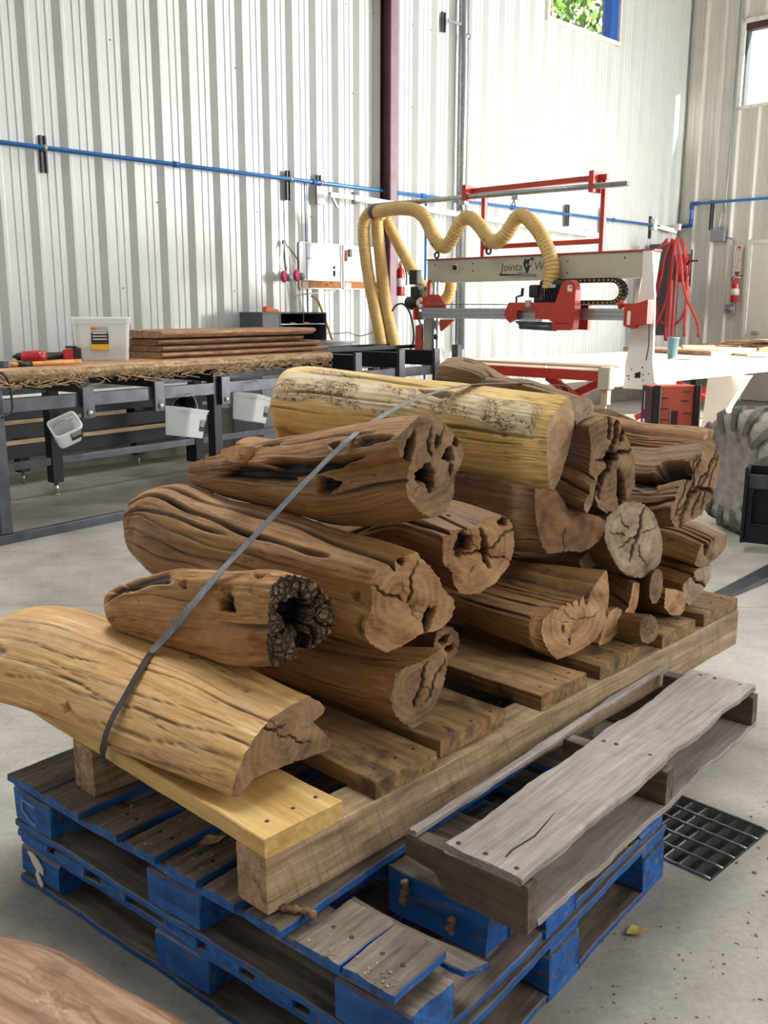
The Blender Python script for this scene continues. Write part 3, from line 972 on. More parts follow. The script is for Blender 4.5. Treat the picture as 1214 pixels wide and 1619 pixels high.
# C-shaped pale scrawl on the corner block of the upper pallet
Fm = upright(FP, .075, -.003, Z + .062, 'x')
prism(Fm, [(.028, .026), (-.030, .030), (-.036, -.004), (.006, -.026), (.030, -.030), (.030, -.022), (.008, -.018), (-.028, .000), (-.024, .022), (.026, .018)], -.001, .0008, 'paint_mark', flat('faded_pale_blue_paint', '5f86b8', .7), o)

# ---------------------------------------------------------------- grey pallet
o = thing('grey_pallet', 'weathered grey broken pallet on the blue pallets, alongside the long timber skid', 'pallet', FP @ Matrix.Translation((1.1, .3, .266)))
ZG = .2655
FG = FP @ Matrix.Translation((1.0, .285, ZG)) @ Matrix.Rotation(math.radians(-.8), 4, 'Z')
for i, t0 in enumerate((0, .580, 1.130)):
    x0 = (.0, .012, .02)[i]
    if i == 0:
        prism(FG @ Matrix(((1, 0, 0, 0), (0, 0, 1, 0), (0, 1, 0, 0), (0, 0, 0, 1))), [(-.015, .05), (-.015, .098), (.072, .098), (.268, .098), (.270, .0005), (.085, .0005), (.078, .018), (.062, .045)], t0, t0 + .036, 'stringer', M['pallet_dark'], o, .002)
    else:
        plank(FG, x0, .275, t0, t0 + .038, .0165, .098, 'stringer', M['pallet_dark'], o, .0015, .0, seed=i + 4)
b1 = plank(FG, .083, .262, -.002, 1.172, .0985, .117, 'deck_board', M['pallet_grey'], o, .003, .012, seed=21, bev=.003)
b2 = plank(FG, -.006, .016, .0, 1.168, .0985, .112, 'deck_board', M['pallet_grey'], o, .002, .006, seed=22)
plank(FG, .120, .276, .037, 1.172, .0, .016, 'bottom_board', M['pallet_grey'], o, .003, .006, seed=24)
nails(FG, [(.105, .015, .117), (.165, .018, .117), (.235, .015, .117), (.11, .595, .117), (.14, .60, .117), (.225, .598, .117),
           (.12, 1.15, .117), (.16, 1.152, .117), (.23, 1.15, .117)], b1, M['mauve_d'], .0055)
bm = bmesh.new()
sp = [(.205, .0), (.196, .06), (.203, .13), (.190, .22), (.194, .28)]
bm_prism(bm, [(x - .0024 * (1 - i / 5), y) for i, (x, y) in enumerate(sp)] + [(x + .0024 * (1 - i / 5), y) for i, (x, y) in reversed(list(enumerate(sp)))], .112, .1176)
bm_obj('split', bm, FG, M['black'], b1)

# ---------------------------------------------------------------- timber skid
o = thing('timber_skid', 'long rough sawn timber skid carrying the log pile', 'pallet', FS)
HS = .1176
s1 = plank(FS, -.090, 0, -.004, 1.945, 0, HS, 'stringer', M['skid'], o, .0012, .002, seed=31)
s2 = plank(FS, -.715, -.625, -.004, 1.945, 0, HS, 'stringer', M['skid'], o, .0012, .002, seed=32)
boards = [(-.006, .186, 'board_new', .0), (.281, .468, 'board_old', -.002), (.505, .742, 'board_old', -.028), (.862, 1.064, 'board_old', -.010), (1.130, 1.335, 'board_old', -.010), (1.455, 1.655, 'board_old', -.005), (1.712, 1.947, 'board_old', -.006)]
for k, (v0, v1, mt, ue) in enumerate(boards):
    b = plank(FS, -1.0 - .015 * (k % 3), ue, v0, v1, HS + .0005, HS + .040, 'deck_board', M[mt], o, .0012, .001 if k == 0 else .003, seed=40 + k)
    nails(FS, [(-.045, v0 + (v1 - v0) * f, HS + .0402) for f in (.22, .55, .85)], b, M['mauve_d'], .0045)
# timbers added to hide bright floor in the gaps; they also support the skid
for k, (b0, b1, lb) in enumerate(((1.14, 1.32, 'added dark timber hiding bright floor under the middle of the skid, just behind the blue pallets'), (1.74, 1.90, 'added dark timber hiding bright floor under the far end of the skid'))):
    tag(plank(FS, -.74, -.14, b0, b1, -.300, -.004, 'filler_timber', M['pallet_dark'], None, .002, .0, seed=60 + k), lb, 'timber')

# log outlines and centre lines, in metres
LOGS = {
  'L1': dict(n=[0.781, -0.624, 0.007], xy=[[0.0128, 0.0715], [-0.0424, 0.0637], [-0.0843, 0.0404], [-0.1119, 0.0167], [-0.1381, -0.0213], [-0.151, -0.0552], [-0.1368, -0.0639], [-0.1134, -0.0552], [-0.0928, -0.0437], [-0.0587, -0.0454], [-0.0076, -0.0508], [0.059, -0.0588], [0.0918, -0.0629], [0.1234, -0.0678], [0.1379, -0.0458], [0.1203, -0.0277], [0.0952, -0.003], [0.0782, 0.0144], [0.0842, 0.0221], [0.1095, 0.0203], [0.1175, 0.0275], [0.1042, 0.0475], [0.0665, 0.074]],
     s=[[-0.195, 1.769, 0.53, 1.0, 0.0], [-0.452, 1.979, 0.535, 1.039, 0.019], [-0.64, 2.115, 0.537, 0.879, 0.031], [-0.777, 2.19, 0.552, 0.917, 0.034], [-0.902, 2.249, 0.551, 0.914, 0.032], [-1.001, 2.289, 0.529, 0.673, 0.022]]),
  'L2': dict(n=[0.562, -0.827, 0.003], xy=[[-0.0576, 0.0817], [-0.0641, 0.0495], [-0.0677, 0.0234], [-0.0684, -0.0034], [-0.0734, -0.0294], [-0.0713, -0.057], [-0.0706, -0.0872], [-0.0504, -0.0943], [-0.0267, -0.0897], [-0.0057, -0.0845], [-0.0007, -0.0632], [0.0187, -0.0728], [0.0402, -0.0716], [0.0636, -0.0594], [0.0826, -0.0405], [0.0891, -0.022], [0.0893, 0.0033], [0.0787, 0.0303], [0.062, 0.0511], [0.0409, 0.071], [0.0156, 0.086], [-0.0109, 0.0942], [-0.0356, 0.0967]],
     s=[[-0.178, 1.875, 0.753, 1.0, 0.0], [-0.278, 1.958, 0.734, 0.912, 0.017], [-0.384, 2.035, 0.717, 0.678, 0.032], [-0.48, 2.094, 0.708, 0.508, 0.043], [-0.579, 2.135, 0.693, 0.263, 0.038], [-0.657, 2.183, 0.664, 0.1, 0.025]]),
  'L3': dict(n=[0.476, -0.878, 0.052], xy=[[-0.0782, 0.0789], [-0.0894, 0.053], [-0.0826, 0.0245], [-0.0894, -0.0022], [-0.1054, -0.0344], [-0.1031, -0.0598], [-0.0824, -0.0828], [-0.0552, -0.1016], [-0.0095, -0.0923], [0.0324, -0.0734], [0.0665, -0.0732], [0.0896, -0.0682], [0.1114, -0.0512], [0.1216, -0.0265], [0.1185, -0.0058], [0.0908, 0.0212], [0.0845, 0.0407], [0.0591, 0.0752], [0.0323, 0.0996], [0.0278, 0.1114], [-0.0163, 0.1028], [-0.0581, 0.0928]],
     s=[[0.051, 1.968, 0.757, 1.0, 0.0], [-0.097, 2.099, 0.764, 0.792, 0.03], [-0.277, 2.273, 0.769, 0.494, 0.072], [-0.452, 2.422, 0.773, 0.294, 0.101], [-0.585, 2.53, 0.793, 0.293, 0.1], [-0.665, 2.562, 0.784, 0.216, 0.072], [-0.715, 2.582, 0.766, 0.091, 0.029]]),
  'L4': dict(n=[0.562, -0.827, 0.003], xy=[[-0.0823, 0.0707], [-0.0886, 0.0486], [-0.082, 0.0253], [-0.0607, 0.0127], [-0.0605, -0.0077], [-0.0685, -0.0341], [-0.0617, -0.0636], [-0.0397, -0.0937], [-0.002, -0.1164], [0.0188, -0.1175], [0.0362, -0.111], [0.0517, -0.0929], [0.0636, -0.07], [0.0649, -0.0475], [0.068, -0.0238], [0.08, -0.0065], [0.0902, 0.0151], [0.0807, 0.0411], [0.0573, 0.0664], [0.0325, 0.09], [0.0118, 0.1021], [-0.0119, 0.1076], [-0.0351, 0.105], [-0.0564, 0.0929]],
     s=[[0.102, 2.02, 1.052, 1.0, 0.0], [-0.004, 2.126, 1.017, 0.883, 0.023], [-0.123, 2.218, 0.991, 0.638, 0.044], [-0.27, 2.353, 0.974, 0.297, 0.056], [-0.419, 2.486, 0.957, 0.14, 0.046], [-0.531, 2.558, 0.944, 0.063, 0.021]]),
  'L5': dict(n=[0.712, -0.693, -0.114], xy=[[-0.0148, 0.1002], [-0.0444, 0.0769], [-0.0585, 0.0628], [-0.0672, 0.0381], [-0.0617, 0.0017], [-0.0473, -0.0483], [-0.0299, -0.0978], [-0.0122, -0.1358], [0.0065, -0.1384], [0.0291, -0.1053], [0.0422, -0.0584], [0.0557, -0.0135], [0.0592, 0.0339], [0.0542, 0.0781], [0.0416, 0.1032], [0.0157, 0.1221]],
     s=[[0.473, 2.541, 1.034, 1.0, 0.0], [0.355, 2.55, 1.048, 0.847, 0.019], [0.212, 2.632, 1.057, 0.65, 0.045], [0.041, 2.701, 1.071, 0.408, 0.072], [-0.123, 2.733, 1.087, 0.233, 0.091], [-0.266, 2.758, 1.103, 0.236, 0.092], [-0.327, 2.768, 1.104, 0.185, 0.072]]),
  'L6': dict(n=[0.603, -0.798, 0.004], xy=[[-0.0481, 0.005], [-0.0262, -0.0223], [-0.0091, -0.0497], [0.0143, -0.0514], [0.0318, -0.0385], [0.0482, -0.0097], [0.0516, 0.0165], [0.0323, 0.0316], [-0.012, 0.0374], [-0.0579, 0.0433]],
     s=[[0.542, 2.612, 1.105, 1.0, 0.0], [0.406, 2.759, 1.125, 1.169, 0.017], [0.365, 3.003, 1.109, 0.732, 0.038], [0.255, 3.062, 1.152, 0.665, 0.059], [0.187, 3.109, 1.152, 0.422, 0.056]]),
  'L7': dict(n=[0.52, -0.854, 0.002], xy=[[-0.1101, 0.0268], [-0.106, -0.0069], [-0.0823, -0.033], [-0.0726, -0.065], [-0.0557, -0.0877], [-0.0279, -0.0967], [0.002, -0.0967], [0.0508, -0.0773], [0.0881, -0.0416], [0.1006, -0.0116], [0.1035, 0.0148], [0.1006, 0.0403], [0.092, 0.0631], [0.076, 0.0804], [0.0528, 0.0892], [0.021, 0.0866], [0.0006, 0.0828], [-0.0193, 0.0699], [-0.0592, 0.0655], [-0.0861, 0.0687], [-0.1053, 0.0531]],
     s=[[0.227, 2.173, 0.815, 1.0, 0.0], [0.108, 2.309, 0.837, 0.782, 0.022], [-0.125, 2.5, 0.715, 0.395, 0.061], [-0.389, 2.73, 0.692, 0.223, 0.068]]),
  'L8': dict(n=[0.337, -0.936, 0.099], xy=[[-0.0913, 0.0583], [-0.0864, 0.0034], [-0.0773, -0.0315], [-0.0699, -0.0561], [-0.0528, -0.0748], [-0.0218, -0.0739], [0.0115, -0.0715], [0.0489, -0.078], [0.0808, -0.0684], [0.111, -0.0462], [0.1231, -0.0225], [0.1253, 0.0037], [0.1012, 0.0176], [0.0674, 0.0269], [0.0359, 0.0308], [0.0086, 0.0413], [-0.0067, 0.0698], [-0.0258, 0.0933], [-0.0603, 0.1039], [-0.0926, 0.1058]],
     s=[[0.491, 2.504, 0.81, 1.0, 0.0], [0.282, 2.631, 0.818, 1.068, 0.018], [-0.124, 2.93, 0.795, 0.694, 0.04]]),
  'L9': dict(n=[0.715, -0.699, 0.005], xy=[[0.0123, 0.0437], [-0.0023, 0.0318], [-0.01, 0.0121], [-0.0267, -0.0115], [-0.0283, -0.0303], [-0.0119, -0.0432], [0.0085, -0.0253], [0.0188, 0.0029], [0.024, 0.0162], [0.0287, 0.0365]],
     s=[[0.556, 2.511, 0.886, 1.0, 0.0], [0.512, 2.58, 0.903, 1.083, 0.006], [0.357, 2.78, 0.931, 0.641, 0.021]]),
  'L10': dict(n=[0.477, -0.879, 0.002], xy=[[-0.0759, 0.0559], [-0.0779, 0.0163], [-0.0802, -0.0183], [-0.0616, -0.032], [-0.0445, -0.0563], [-0.0539, -0.0855], [-0.0409, -0.1134], [-0.0288, -0.1253], [-0.0076, -0.1363], [0.0127, -0.1311], [0.0354, -0.1261], [0.0458, -0.1091], [0.064, -0.1035], [0.0794, -0.0886], [0.0893, -0.0641], [0.0877, -0.0118], [0.0757, 0.023], [0.0592, 0.0577], [0.036, 0.0924], [0.0158, 0.1214], [-0.0188, 0.1335], [-0.056, 0.1251], [-0.0881, 0.1132]],
     s=[[0.626, 2.583, 0.964, 1.0, 0.0], [0.475, 2.972, 0.965, 0.364, 0.052], [0.139, 3.272, 0.962, 0.189, 0.075]]),
  'L11': dict(n=[0.642, -0.767, 0.004], xy=[[0.0127, 0.0413], [-0.0105, 0.0273], [-0.0284, 0.0011], [-0.0392, -0.0256], [-0.0224, -0.047], [0.0007, -0.0333], [0.0199, -0.0151], [0.0345, 0.0116], [0.0381, 0.0393]],
     s=[[1.004, 2.942, 0.973, 1.0, 0.0], [0.976, 2.999, 0.977, 1.083, 0.004], [0.916, 3.052, 0.975, 0.836, 0.008], [0.835, 3.111, 0.974, 0.671, 0.014], [0.527, 3.312, 1.027, 0.261, 0.038]]),
  'L12': dict(n=[0.603, -0.798, 0.004], xy=[[-0.0636, 0.0457], [-0.0851, 0.0131], [-0.1068, -0.0155], [-0.1248, -0.0502], [-0.1237, -0.0912], [-0.0961, -0.1184], [-0.0677, -0.1203], [-0.0375, -0.1065], [-0.0092, -0.1022], [0.0292, -0.0972], [0.0557, -0.0703], [0.0823, -0.0432], [0.0984, -0.0108], [0.1142, 0.0238], [0.1086, 0.0684], [0.086, 0.1161], [0.0591, 0.1477], [0.0356, 0.1261], [-0.0005, 0.1039], [-0.0393, 0.0821]],
     s=[[0.962, 2.867, 0.853, 1.0, 0.0], [0.847, 2.923, 0.828, 0.68, 0.019], [0.614, 3.257, 0.824, 0.287, 0.078], [0.364, 3.501, 0.803, 0.209, 0.09]]),
  'L13': dict(n=[0.52, -0.854, 0.002], xy=[[-0.1202, 0.0479], [-0.1184, 0.0204], [-0.1096, -0.0026], [-0.0985, -0.0224], [-0.0849, -0.0427], [-0.0685, -0.0654], [-0.0471, -0.0871], [-0.0207, -0.1041], [0.0158, -0.117], [0.0365, -0.12], [0.0593, -0.1138], [0.0895, -0.1008], [0.1115, -0.0807], [0.1173, -0.0565], [0.1145, -0.0255], [0.1095, 0.0019], [0.0937, 0.0322], [0.0724, 0.0685], [0.0422, 0.0922], [0.0183, 0.1058], [-0.0175, 0.115], [-0.0472, 0.1144], [-0.0807, 0.1052], [-0.1151, 0.0781]],
     s=[[0.72, 2.648, 0.735, 1.0, 0.0], [0.478, 2.973, 0.704, 0.406, 0.046], [0.156, 3.288, 0.681, 0.207, 0.068]]),
  'L14': dict(n=[0.642, -0.767, 0.004], xy=[[-0.0789, -0.0023], [-0.0897, -0.029], [-0.0596, -0.0444], [-0.0308, -0.0453], [-0.0026, -0.0398], [0.0435, -0.0267], [0.0821, -0.0079], [0.0863, 0.0166], [0.0866, 0.0417], [-0.0017, 0.0385], [-0.0613, 0.0274]],
     s=[[1.037, 2.915, 0.635, 1.0, 0.0], [0.97, 2.99, 0.654, 1.013, 0.009], [0.653, 3.152, 0.666, 0.592, 0.045], [0.367, 3.432, 0.644, 0.344, 0.06]]),
  'L15': dict(n=[0.603, -0.798, 0.004], xy=[[-0.0742, 0.0083], [-0.0674, -0.0257], [-0.0519, -0.0491], [-0.0306, -0.0656], [0.0007, -0.0506], [0.0349, -0.0297], [0.053, -0.012], [0.0741, 0.0095], [0.075, 0.0303], [0.0689, 0.0521], [-0.0041, 0.0496], [-0.0408, 0.027]],
     s=[[0.986, 2.877, 0.536, 1.0, 0.0], [0.92, 2.966, 0.539, 0.884, 0.01], [0.634, 3.131, 0.547, 0.453, 0.038], [0.348, 3.411, 0.544, 0.247, 0.053]]),
  'L16': dict(n=[0.473, -0.875, 0.101], xy=[[-0.1239, -0.0021], [-0.1204, -0.0249], [-0.1107, -0.0489], [-0.0967, -0.0738], [-0.076, -0.093], [-0.0503, -0.0922], [-0.0199, -0.0869], [0.022, -0.0763], [0.0579, -0.061], [0.0808, -0.0398], [0.0994, -0.0142], [0.1072, 0.0327], [0.1104, 0.0766], [0.1087, 0.1034], [0.1025, 0.1289], [0.082, 0.1122], [0.0615, 0.0921], [0.0368, 0.0762], [0.0123, 0.0604], [-0.0333, 0.0548], [-0.0805, 0.0445], [-0.1191, 0.0194]],
     s=[[0.526, 2.449, 0.556, 1.0, 0.0], [0.364, 2.485, 0.588, 0.789, 0.006], [0.284, 2.6, 0.583, 0.683, 0.01], [0.02, 2.788, 0.555, 0.605, 0.02], [-0.173, 2.949, 0.543, 0.598, 0.02]]),
  'L17': dict(n=[0.715, -0.699, 0.005], xy=[[0.0117, 0.0818], [0.008, 0.0484], [-0.0097, 0.0144], [-0.0485, -0.0145], [-0.0663, -0.0443], [-0.0571, -0.0694], [-0.0366, -0.0669], [-0.0129, -0.0594], [0.0228, -0.0276], [0.0441, 0.0099], [0.0514, 0.0429], [0.0516, 0.0754]],
     s=[[0.709, 2.621, 0.529, 1.0, 0.0], [0.63, 2.77, 0.564, 0.643, 0.015], [0.198, 2.829, 0.579, 0.219, 0.042]]),
  'L18': dict(n=[0.642, -0.767, 0.004], xy=[[-0.0272, -0.0552], [0.0033, -0.0397], [0.0342, -0.0239], [0.043, 0.012], [0.0464, 0.0414], [0.0219, 0.0539], [-0.0122, 0.046], [-0.0395, -0.0076], [-0.0539, -0.0415]],
     s=[[0.642, 2.553, 0.505, 1.0, 0.0], [0.414, 2.62, 0.522, 0.471, 0.012], [0.271, 2.76, 0.521, 0.313, 0.021]]),
  'L19': dict(n=[0.603, -0.798, 0.004], xy=[[-0.0406, 0.0283], [-0.0407, -0.0011], [-0.03, -0.0292], [-0.0009, -0.0429], [0.0269, -0.0395], [0.0423, -0.0221], [0.0426, 0.0041], [0.026, 0.0298], [0.0024, 0.0418], [-0.0253, 0.0418]],
     s=[[0.742, 2.527, 0.507, 1.0, 0.0], [0.702, 2.6, 0.489, 0.844, 0.004], [0.412, 2.761, 0.502, 0.488, 0.02]]),
  'L20': dict(n=[0.603, -0.798, 0.004], xy=[[-0.0248, 0.0371], [-0.031, 0.0096], [-0.0275, -0.0274], [-0.0136, -0.0512], [0.0072, -0.0532], [0.026, -0.0334], [0.0319, -0.0015], [0.0256, 0.0324], [0.0118, 0.052], [-0.0087, 0.0515]],
     s=[[0.797, 2.67, 0.589, 1.0, 0.0], [0.769, 2.783, 0.555, 0.707, 0.007], [0.48, 2.974, 0.554, 0.338, 0.022]]),
  'L21': dict(n=[0.603, -0.798, 0.004], xy=[[-0.0521, -0.0064], [-0.0187, -0.0366], [0.026, -0.0494], [0.0497, -0.0359], [0.056, -0.0069], [0.0501, 0.0182], [0.0046, 0.0364], [-0.0519, 0.0523]],
     s=[[0.877, 2.737, 0.521, 1.0, 0.0], [0.827, 2.842, 0.5, 0.838, 0.006], [0.515, 3.01, 0.515, 0.453, 0.023]]),
  'L22': dict(n=[0.603, -0.798, 0.004], xy=[[-0.0741, 0.0239], [-0.0828, -0.0004], [-0.0775, -0.0225], [-0.0651, -0.0481], [-0.0454, -0.0714], [-0.02, -0.0891], [0.002, -0.0859], [0.0259, -0.0725], [0.0461, -0.0517], [0.0627, -0.0283], [0.0735, 0.0044], [0.0805, 0.0379], [0.0781, 0.0628], [0.0683, 0.0831], [0.0386, 0.0746], [0.0057, 0.0641], [-0.0427, 0.0605], [-0.069, 0.052]],
     s=[[0.081, 1.993, 0.549, 1.0, 0.0], [-0.047, 2.076, 0.542, 0.645, 0.015], [-0.159, 2.148, 0.541, 0.449, 0.024], [-0.412, 2.347, 0.578, 0.22, 0.064], [-0.591, 2.522, 0.567, 0.181, 0.053]]),
  'L23': dict(n=[0.603, -0.798, 0.004], xy=[[-0.0424, 0.0068], [-0.0318, -0.0248], [-0.0112, -0.0426], [0.0135, -0.0449], [0.034, -0.033], [0.0418, -0.0082], [0.0371, 0.0176], [0.018, 0.0379], [-0.0087, 0.045], [-0.0328, 0.0371]],
     s=[[0.155, 2.212, 0.576, 1.0, 0.0], [-0.044, 2.438, 0.565, 0.803, 0.021], [-0.259, 2.647, 0.543, 0.321, 0.041]]),
  'L24': dict(n=[0.603, -0.798, 0.004], xy=[[-0.0652, -0.0016], [-0.0132, -0.027], [0.0551, -0.0325], [0.0699, -0.0077], [0.0159, 0.0222], [-0.0362, 0.0428]],
     s=[[0.889, 3.181, 0.97, 1.0, 0.0], [0.756, 3.261, 1.001, 1.326, 0.011], [0.517, 3.587, 0.965, 0.447, 0.034]]),
  'L25': dict(n=[0.603, -0.798, 0.004], xy=[[-0.0445, -0.046], [-0.004, -0.0336], [0.0461, -0.0282], [0.0605, 0.0083], [0.0464, 0.045], [0.018, 0.0491], [-0.0352, 0.019], [-0.0739, -0.0128]],
     s=[[0.621, 2.691, 0.679, 1.0, 0.0], [0.374, 2.866, 0.662, 0.669, 0.023], [0.159, 3.076, 0.65, 0.267, 0.045]]),
  'L26': dict(n=[0.603, -0.798, 0.004], xy=[[-0.0518, -0.0112], [0.0177, -0.0256], [0.0719, -0.0227], [0.0634, 0.0005], [0.0191, 0.0201], [-0.0297, 0.0273], [-0.0729, 0.0186]],
     s=[[-0.339, 2.312, 1.028, 1.0, 0.0], [-0.25, 2.588, 0.993, 0.45, 0.015], [-0.393, 2.728, 0.991, 0.617, 0.016]]),
  'L27': dict(n=[0.603, -0.798, 0.004], xy=[[0.0522, 0.034], [-0.0012, 0.0636], [-0.0532, 0.0565], [-0.0743, 0.0171], [-0.0538, -0.0321], [-0.0015, -0.063], [0.0524, -0.0574], [0.0745, -0.0165]],
     s=[[-0.028, 2.239, 0.529, 1.0, 0.0], [-0.206, 2.415, 0.528, 0.799, 0.02], [-0.457, 2.659, 0.526, 0.268, 0.045]]),
  'L28': dict(n=[0.603, -0.798, 0.004], xy=[[0.0505, 0.0349], [-0.0036, 0.0615], [-0.0559, 0.0538], [-0.075, 0.0152], [-0.0552, -0.0316], [0.0001, -0.06], [0.0543, -0.0553], [0.0765, -0.0159]],
     s=[[0.111, 2.453, 0.532, 1.0, 0.0], [-0.032, 2.593, 0.53, 0.895, 0.016], [-0.282, 2.838, 0.529, 0.344, 0.041]]),
  'L29': dict(n=[0.603, -0.798, 0.004], xy=[[0.0561, 0.0342], [-0.0062, 0.0608], [-0.0627, 0.0543], [-0.0824, 0.014], [-0.0591, -0.0322], [0.0022, -0.06], [0.0607, -0.0547], [0.0842, -0.0157]],
     s=[[0.454, 2.805, 0.539, 1.0, 0.0], [0.311, 2.944, 0.537, 0.811, 0.015], [0.06, 3.188, 0.535, 0.338, 0.041]]),
}

# ---------------------------------------------------------------- the logs
def make_log(key, name, label, group, msd, men, seed, grooves=(), pits=(), ecracks=(), eholes=(), lump=.03, flute=.0015, res=1.0, edge=.006, gpatch=None, enddeep=0.0):
    D = LOGS[key]
    rs = np.random.RandomState(seed)
    nn = Vector(D['n']).normalized()
    S = [list(s) for s in D['s']]
    # far end taper cap
    P = [Vector(s[:3]) for s in S]
    AB = [(s[3], s[4]) for s in S]
    xy = np.array(D['xy'])
    NT = int(230 * res)
    th = np.linspace(0, 2 * PI, NT, endpoint=False)
    # radial function of the near outline
    rad = np.zeros(NT)
    a, b = xy, np.roll(xy, -1, axis=0)
    for i, t in enumerate(th):
        c, s_ = math.cos(t), math.sin(t)
        dx, dy = b[:, 0] - a[:, 0], b[:, 1] - a[:, 1]
        den = c * dy - s_ * dx
        with np.errstate(divide='ignore', invalid='ignore'):
            r = (a[:, 0] * dy - a[:, 1] * dx) / den
            u = (a[:, 0] * s_ - a[:, 1] * c) / den
        ok = (np.abs(den) > 1e-9) & (u >= -1e-6) & (u <= 1 + 1e-6) & (r > 0)
        rad[i] = r[ok].max() if ok.any() else rad[i - 1]
    k = np.array([1, 2, 1]) / 4
    radS = np.convolve(np.concatenate([rad[-1:], rad, rad[:1]]), k, 'valid')
    # resample the axis
    cum = [0.0]
    for p, q in zip(P, P[1:]): cum.append(cum[-1] + (q - p).length)
    L = cum[-1]
    NL = max(30, int(L / (.0055 / res)))
    xs = np.linspace(0, L, NL)
    # denser near the cut end
    Pa = np.array([list(p) for p in P])
    C = np.stack([np.interp(xs, cum, Pa[:, i]) for i in range(3)], 1)
    A = np.interp(xs, cum, [q[0] for q in AB])
    Bc = np.interp(xs, cum, [q[1] for q in AB])
    w = max(3, int(.10 / (L / NL)))
    ker = np.hanning(w * 2 + 1); ker /= ker.sum()

    def sm(f):
        p0 = 2 * f[0] - f[w:0:-1]; p1 = 2 * f[-1] - f[-2:-w - 2:-1]
        return np.convolve(np.concatenate([p0, f, p1]), ker, 'valid')
    C = np.stack([sm(C[:, i]) for i in range(3)], 1)
    A, Bc = sm(A), sm(Bc)
    T = -np.gradient(C, axis=0)
    T /= np.linalg.norm(T, axis=1)[:, None]
    wgt = np.exp(-(xs / .09) ** 2)[:, None]
    Nn = T * (1 - wgt) + np.array(nn)[None] * wgt
    Nn /= np.linalg.norm(Nn, axis=1)[:, None]
    E1 = np.cross(np.array([0, 0, 1.0])[None], Nn); E1 /= np.linalg.norm(E1, axis=1)[:, None]
    E2 = np.cross(Nn, E1)
    X, TH = np.meshgrid(xs, th, indexing='ij')
    R = A[:, None] * radS[None] + Bc[:, None]
    # near the end keep the raw outline
    R0 = A[:, None] * rad[None] + Bc[:, None]
    q = np.exp(-(X / .05) ** 2)
    R = R * (1 - q) + R0 * q
    Rm = R.mean()
    # lumps and flutes
    d = np.zeros_like(R)
    fade = 1 - np.exp(-(X / .05) ** 2) * .8
    for i in range(9):
        kt, kx = rs.randint(1, 6), rs.uniform(2, 16)
        d += lump * 1.25 * Rm * rs.uniform(.3, 1) / (1 + .25 * kt) * np.sin(kt * TH + kx * X + rs.uniform(0, 6.3)) * np.cos(rs.uniform(1, 7) * X + rs.uniform(0, 6))
    d *= fade
    warp = .25 * np.sin(5 * X + rs.uniform(0, 6)) + .12 * np.sin(13 * X + rs.uniform(0, 6)) + .05 * np.sin(31 * X)
    for i in range(16):
        kt = rs.randint(7, 58)
        d += flute * .33 * rs.uniform(.2, 1) * np.sin(kt * (TH + warp * .25) + rs.uniform(-4, 4) * X + rs.uniform(0, 6.3)) * (0.5 + .5 * np.sin(rs.uniform(2, 14) * X + rs.uniform(0, 6)))
    dk = np.zeros_like(R)  # rot stain plus painted-in shade that deepens grooves and pits

    def angd(t0): return (TH - t0 + PI) % (2 * PI) - PI
    GV = list(grooves)
    for i in range(int(13 * res)):
        t0 = rs.uniform(0, 360)
        x0 = rs.uniform(-.2, .8)
        GV.append((t0, t0 + rs.uniform(-12, 12), x0, x0 + rs.uniform(.2, .6), rs.uniform(.0012, .0024), rs.uniform(.002, .006)))
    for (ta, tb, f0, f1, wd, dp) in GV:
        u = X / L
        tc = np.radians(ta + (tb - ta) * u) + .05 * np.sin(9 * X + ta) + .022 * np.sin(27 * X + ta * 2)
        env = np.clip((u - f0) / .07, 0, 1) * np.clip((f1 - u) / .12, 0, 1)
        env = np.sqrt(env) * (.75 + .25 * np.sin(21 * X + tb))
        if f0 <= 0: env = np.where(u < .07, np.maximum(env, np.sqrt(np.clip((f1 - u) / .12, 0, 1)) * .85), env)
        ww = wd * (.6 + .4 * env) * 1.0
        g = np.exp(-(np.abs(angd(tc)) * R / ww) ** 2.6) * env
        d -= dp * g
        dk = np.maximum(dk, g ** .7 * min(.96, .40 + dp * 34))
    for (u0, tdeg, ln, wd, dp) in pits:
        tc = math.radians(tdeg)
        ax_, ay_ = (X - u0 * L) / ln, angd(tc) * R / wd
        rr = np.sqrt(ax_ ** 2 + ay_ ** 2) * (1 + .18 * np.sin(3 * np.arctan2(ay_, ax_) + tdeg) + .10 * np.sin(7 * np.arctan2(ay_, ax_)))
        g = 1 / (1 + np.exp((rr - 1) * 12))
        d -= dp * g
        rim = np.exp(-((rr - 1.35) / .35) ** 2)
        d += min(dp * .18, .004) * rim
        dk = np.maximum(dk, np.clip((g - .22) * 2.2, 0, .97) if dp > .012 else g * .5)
    # ragged sawn edge
    ed = np.zeros(NT)
    for i in range(10): ed += rs.uniform(.2, 1) * np.sin(rs.randint(9, 70) * th + rs.uniform(0, 6.3))
    d += (edge * .09) * ed[None] * np.exp(-(X / .015))
    R = np.maximum(R + d, Rm * .12)
    # close the far end roundly
    fe = np.clip((L - X) / (Rm * .45), 0, 1)
    R = R * np.sqrt(np.clip(1 - (1 - fe) ** 2, 0.02, 1))
    cs, sn = np.cos(TH), np.sin(TH)
    Pv = C[:, None, :] + R[..., None] * (cs[..., None] * E1[:, None, :] + sn[..., None] * E2[:, None, :])
    LC = np.stack([X, R * cs, R * sn], -1)
    nside = NL * NT
    # cut face
    NR = max(18, int(46 * res))
    fr = np.linspace(1, 0.012, NR) ** .92
    r0 = R[0]
    CX = fr[:, None] * (r0 * np.cos(th))[None]
    CY = fr[:, None] * (r0 * np.sin(th))[None]
    RR = np.hypot(CX, CY)
    dz = np.zeros_like(CX); dke = np.zeros_like(CX)  # end-face mask: rot stain plus painted shade in cracks and holes
    EC = list(ecracks)
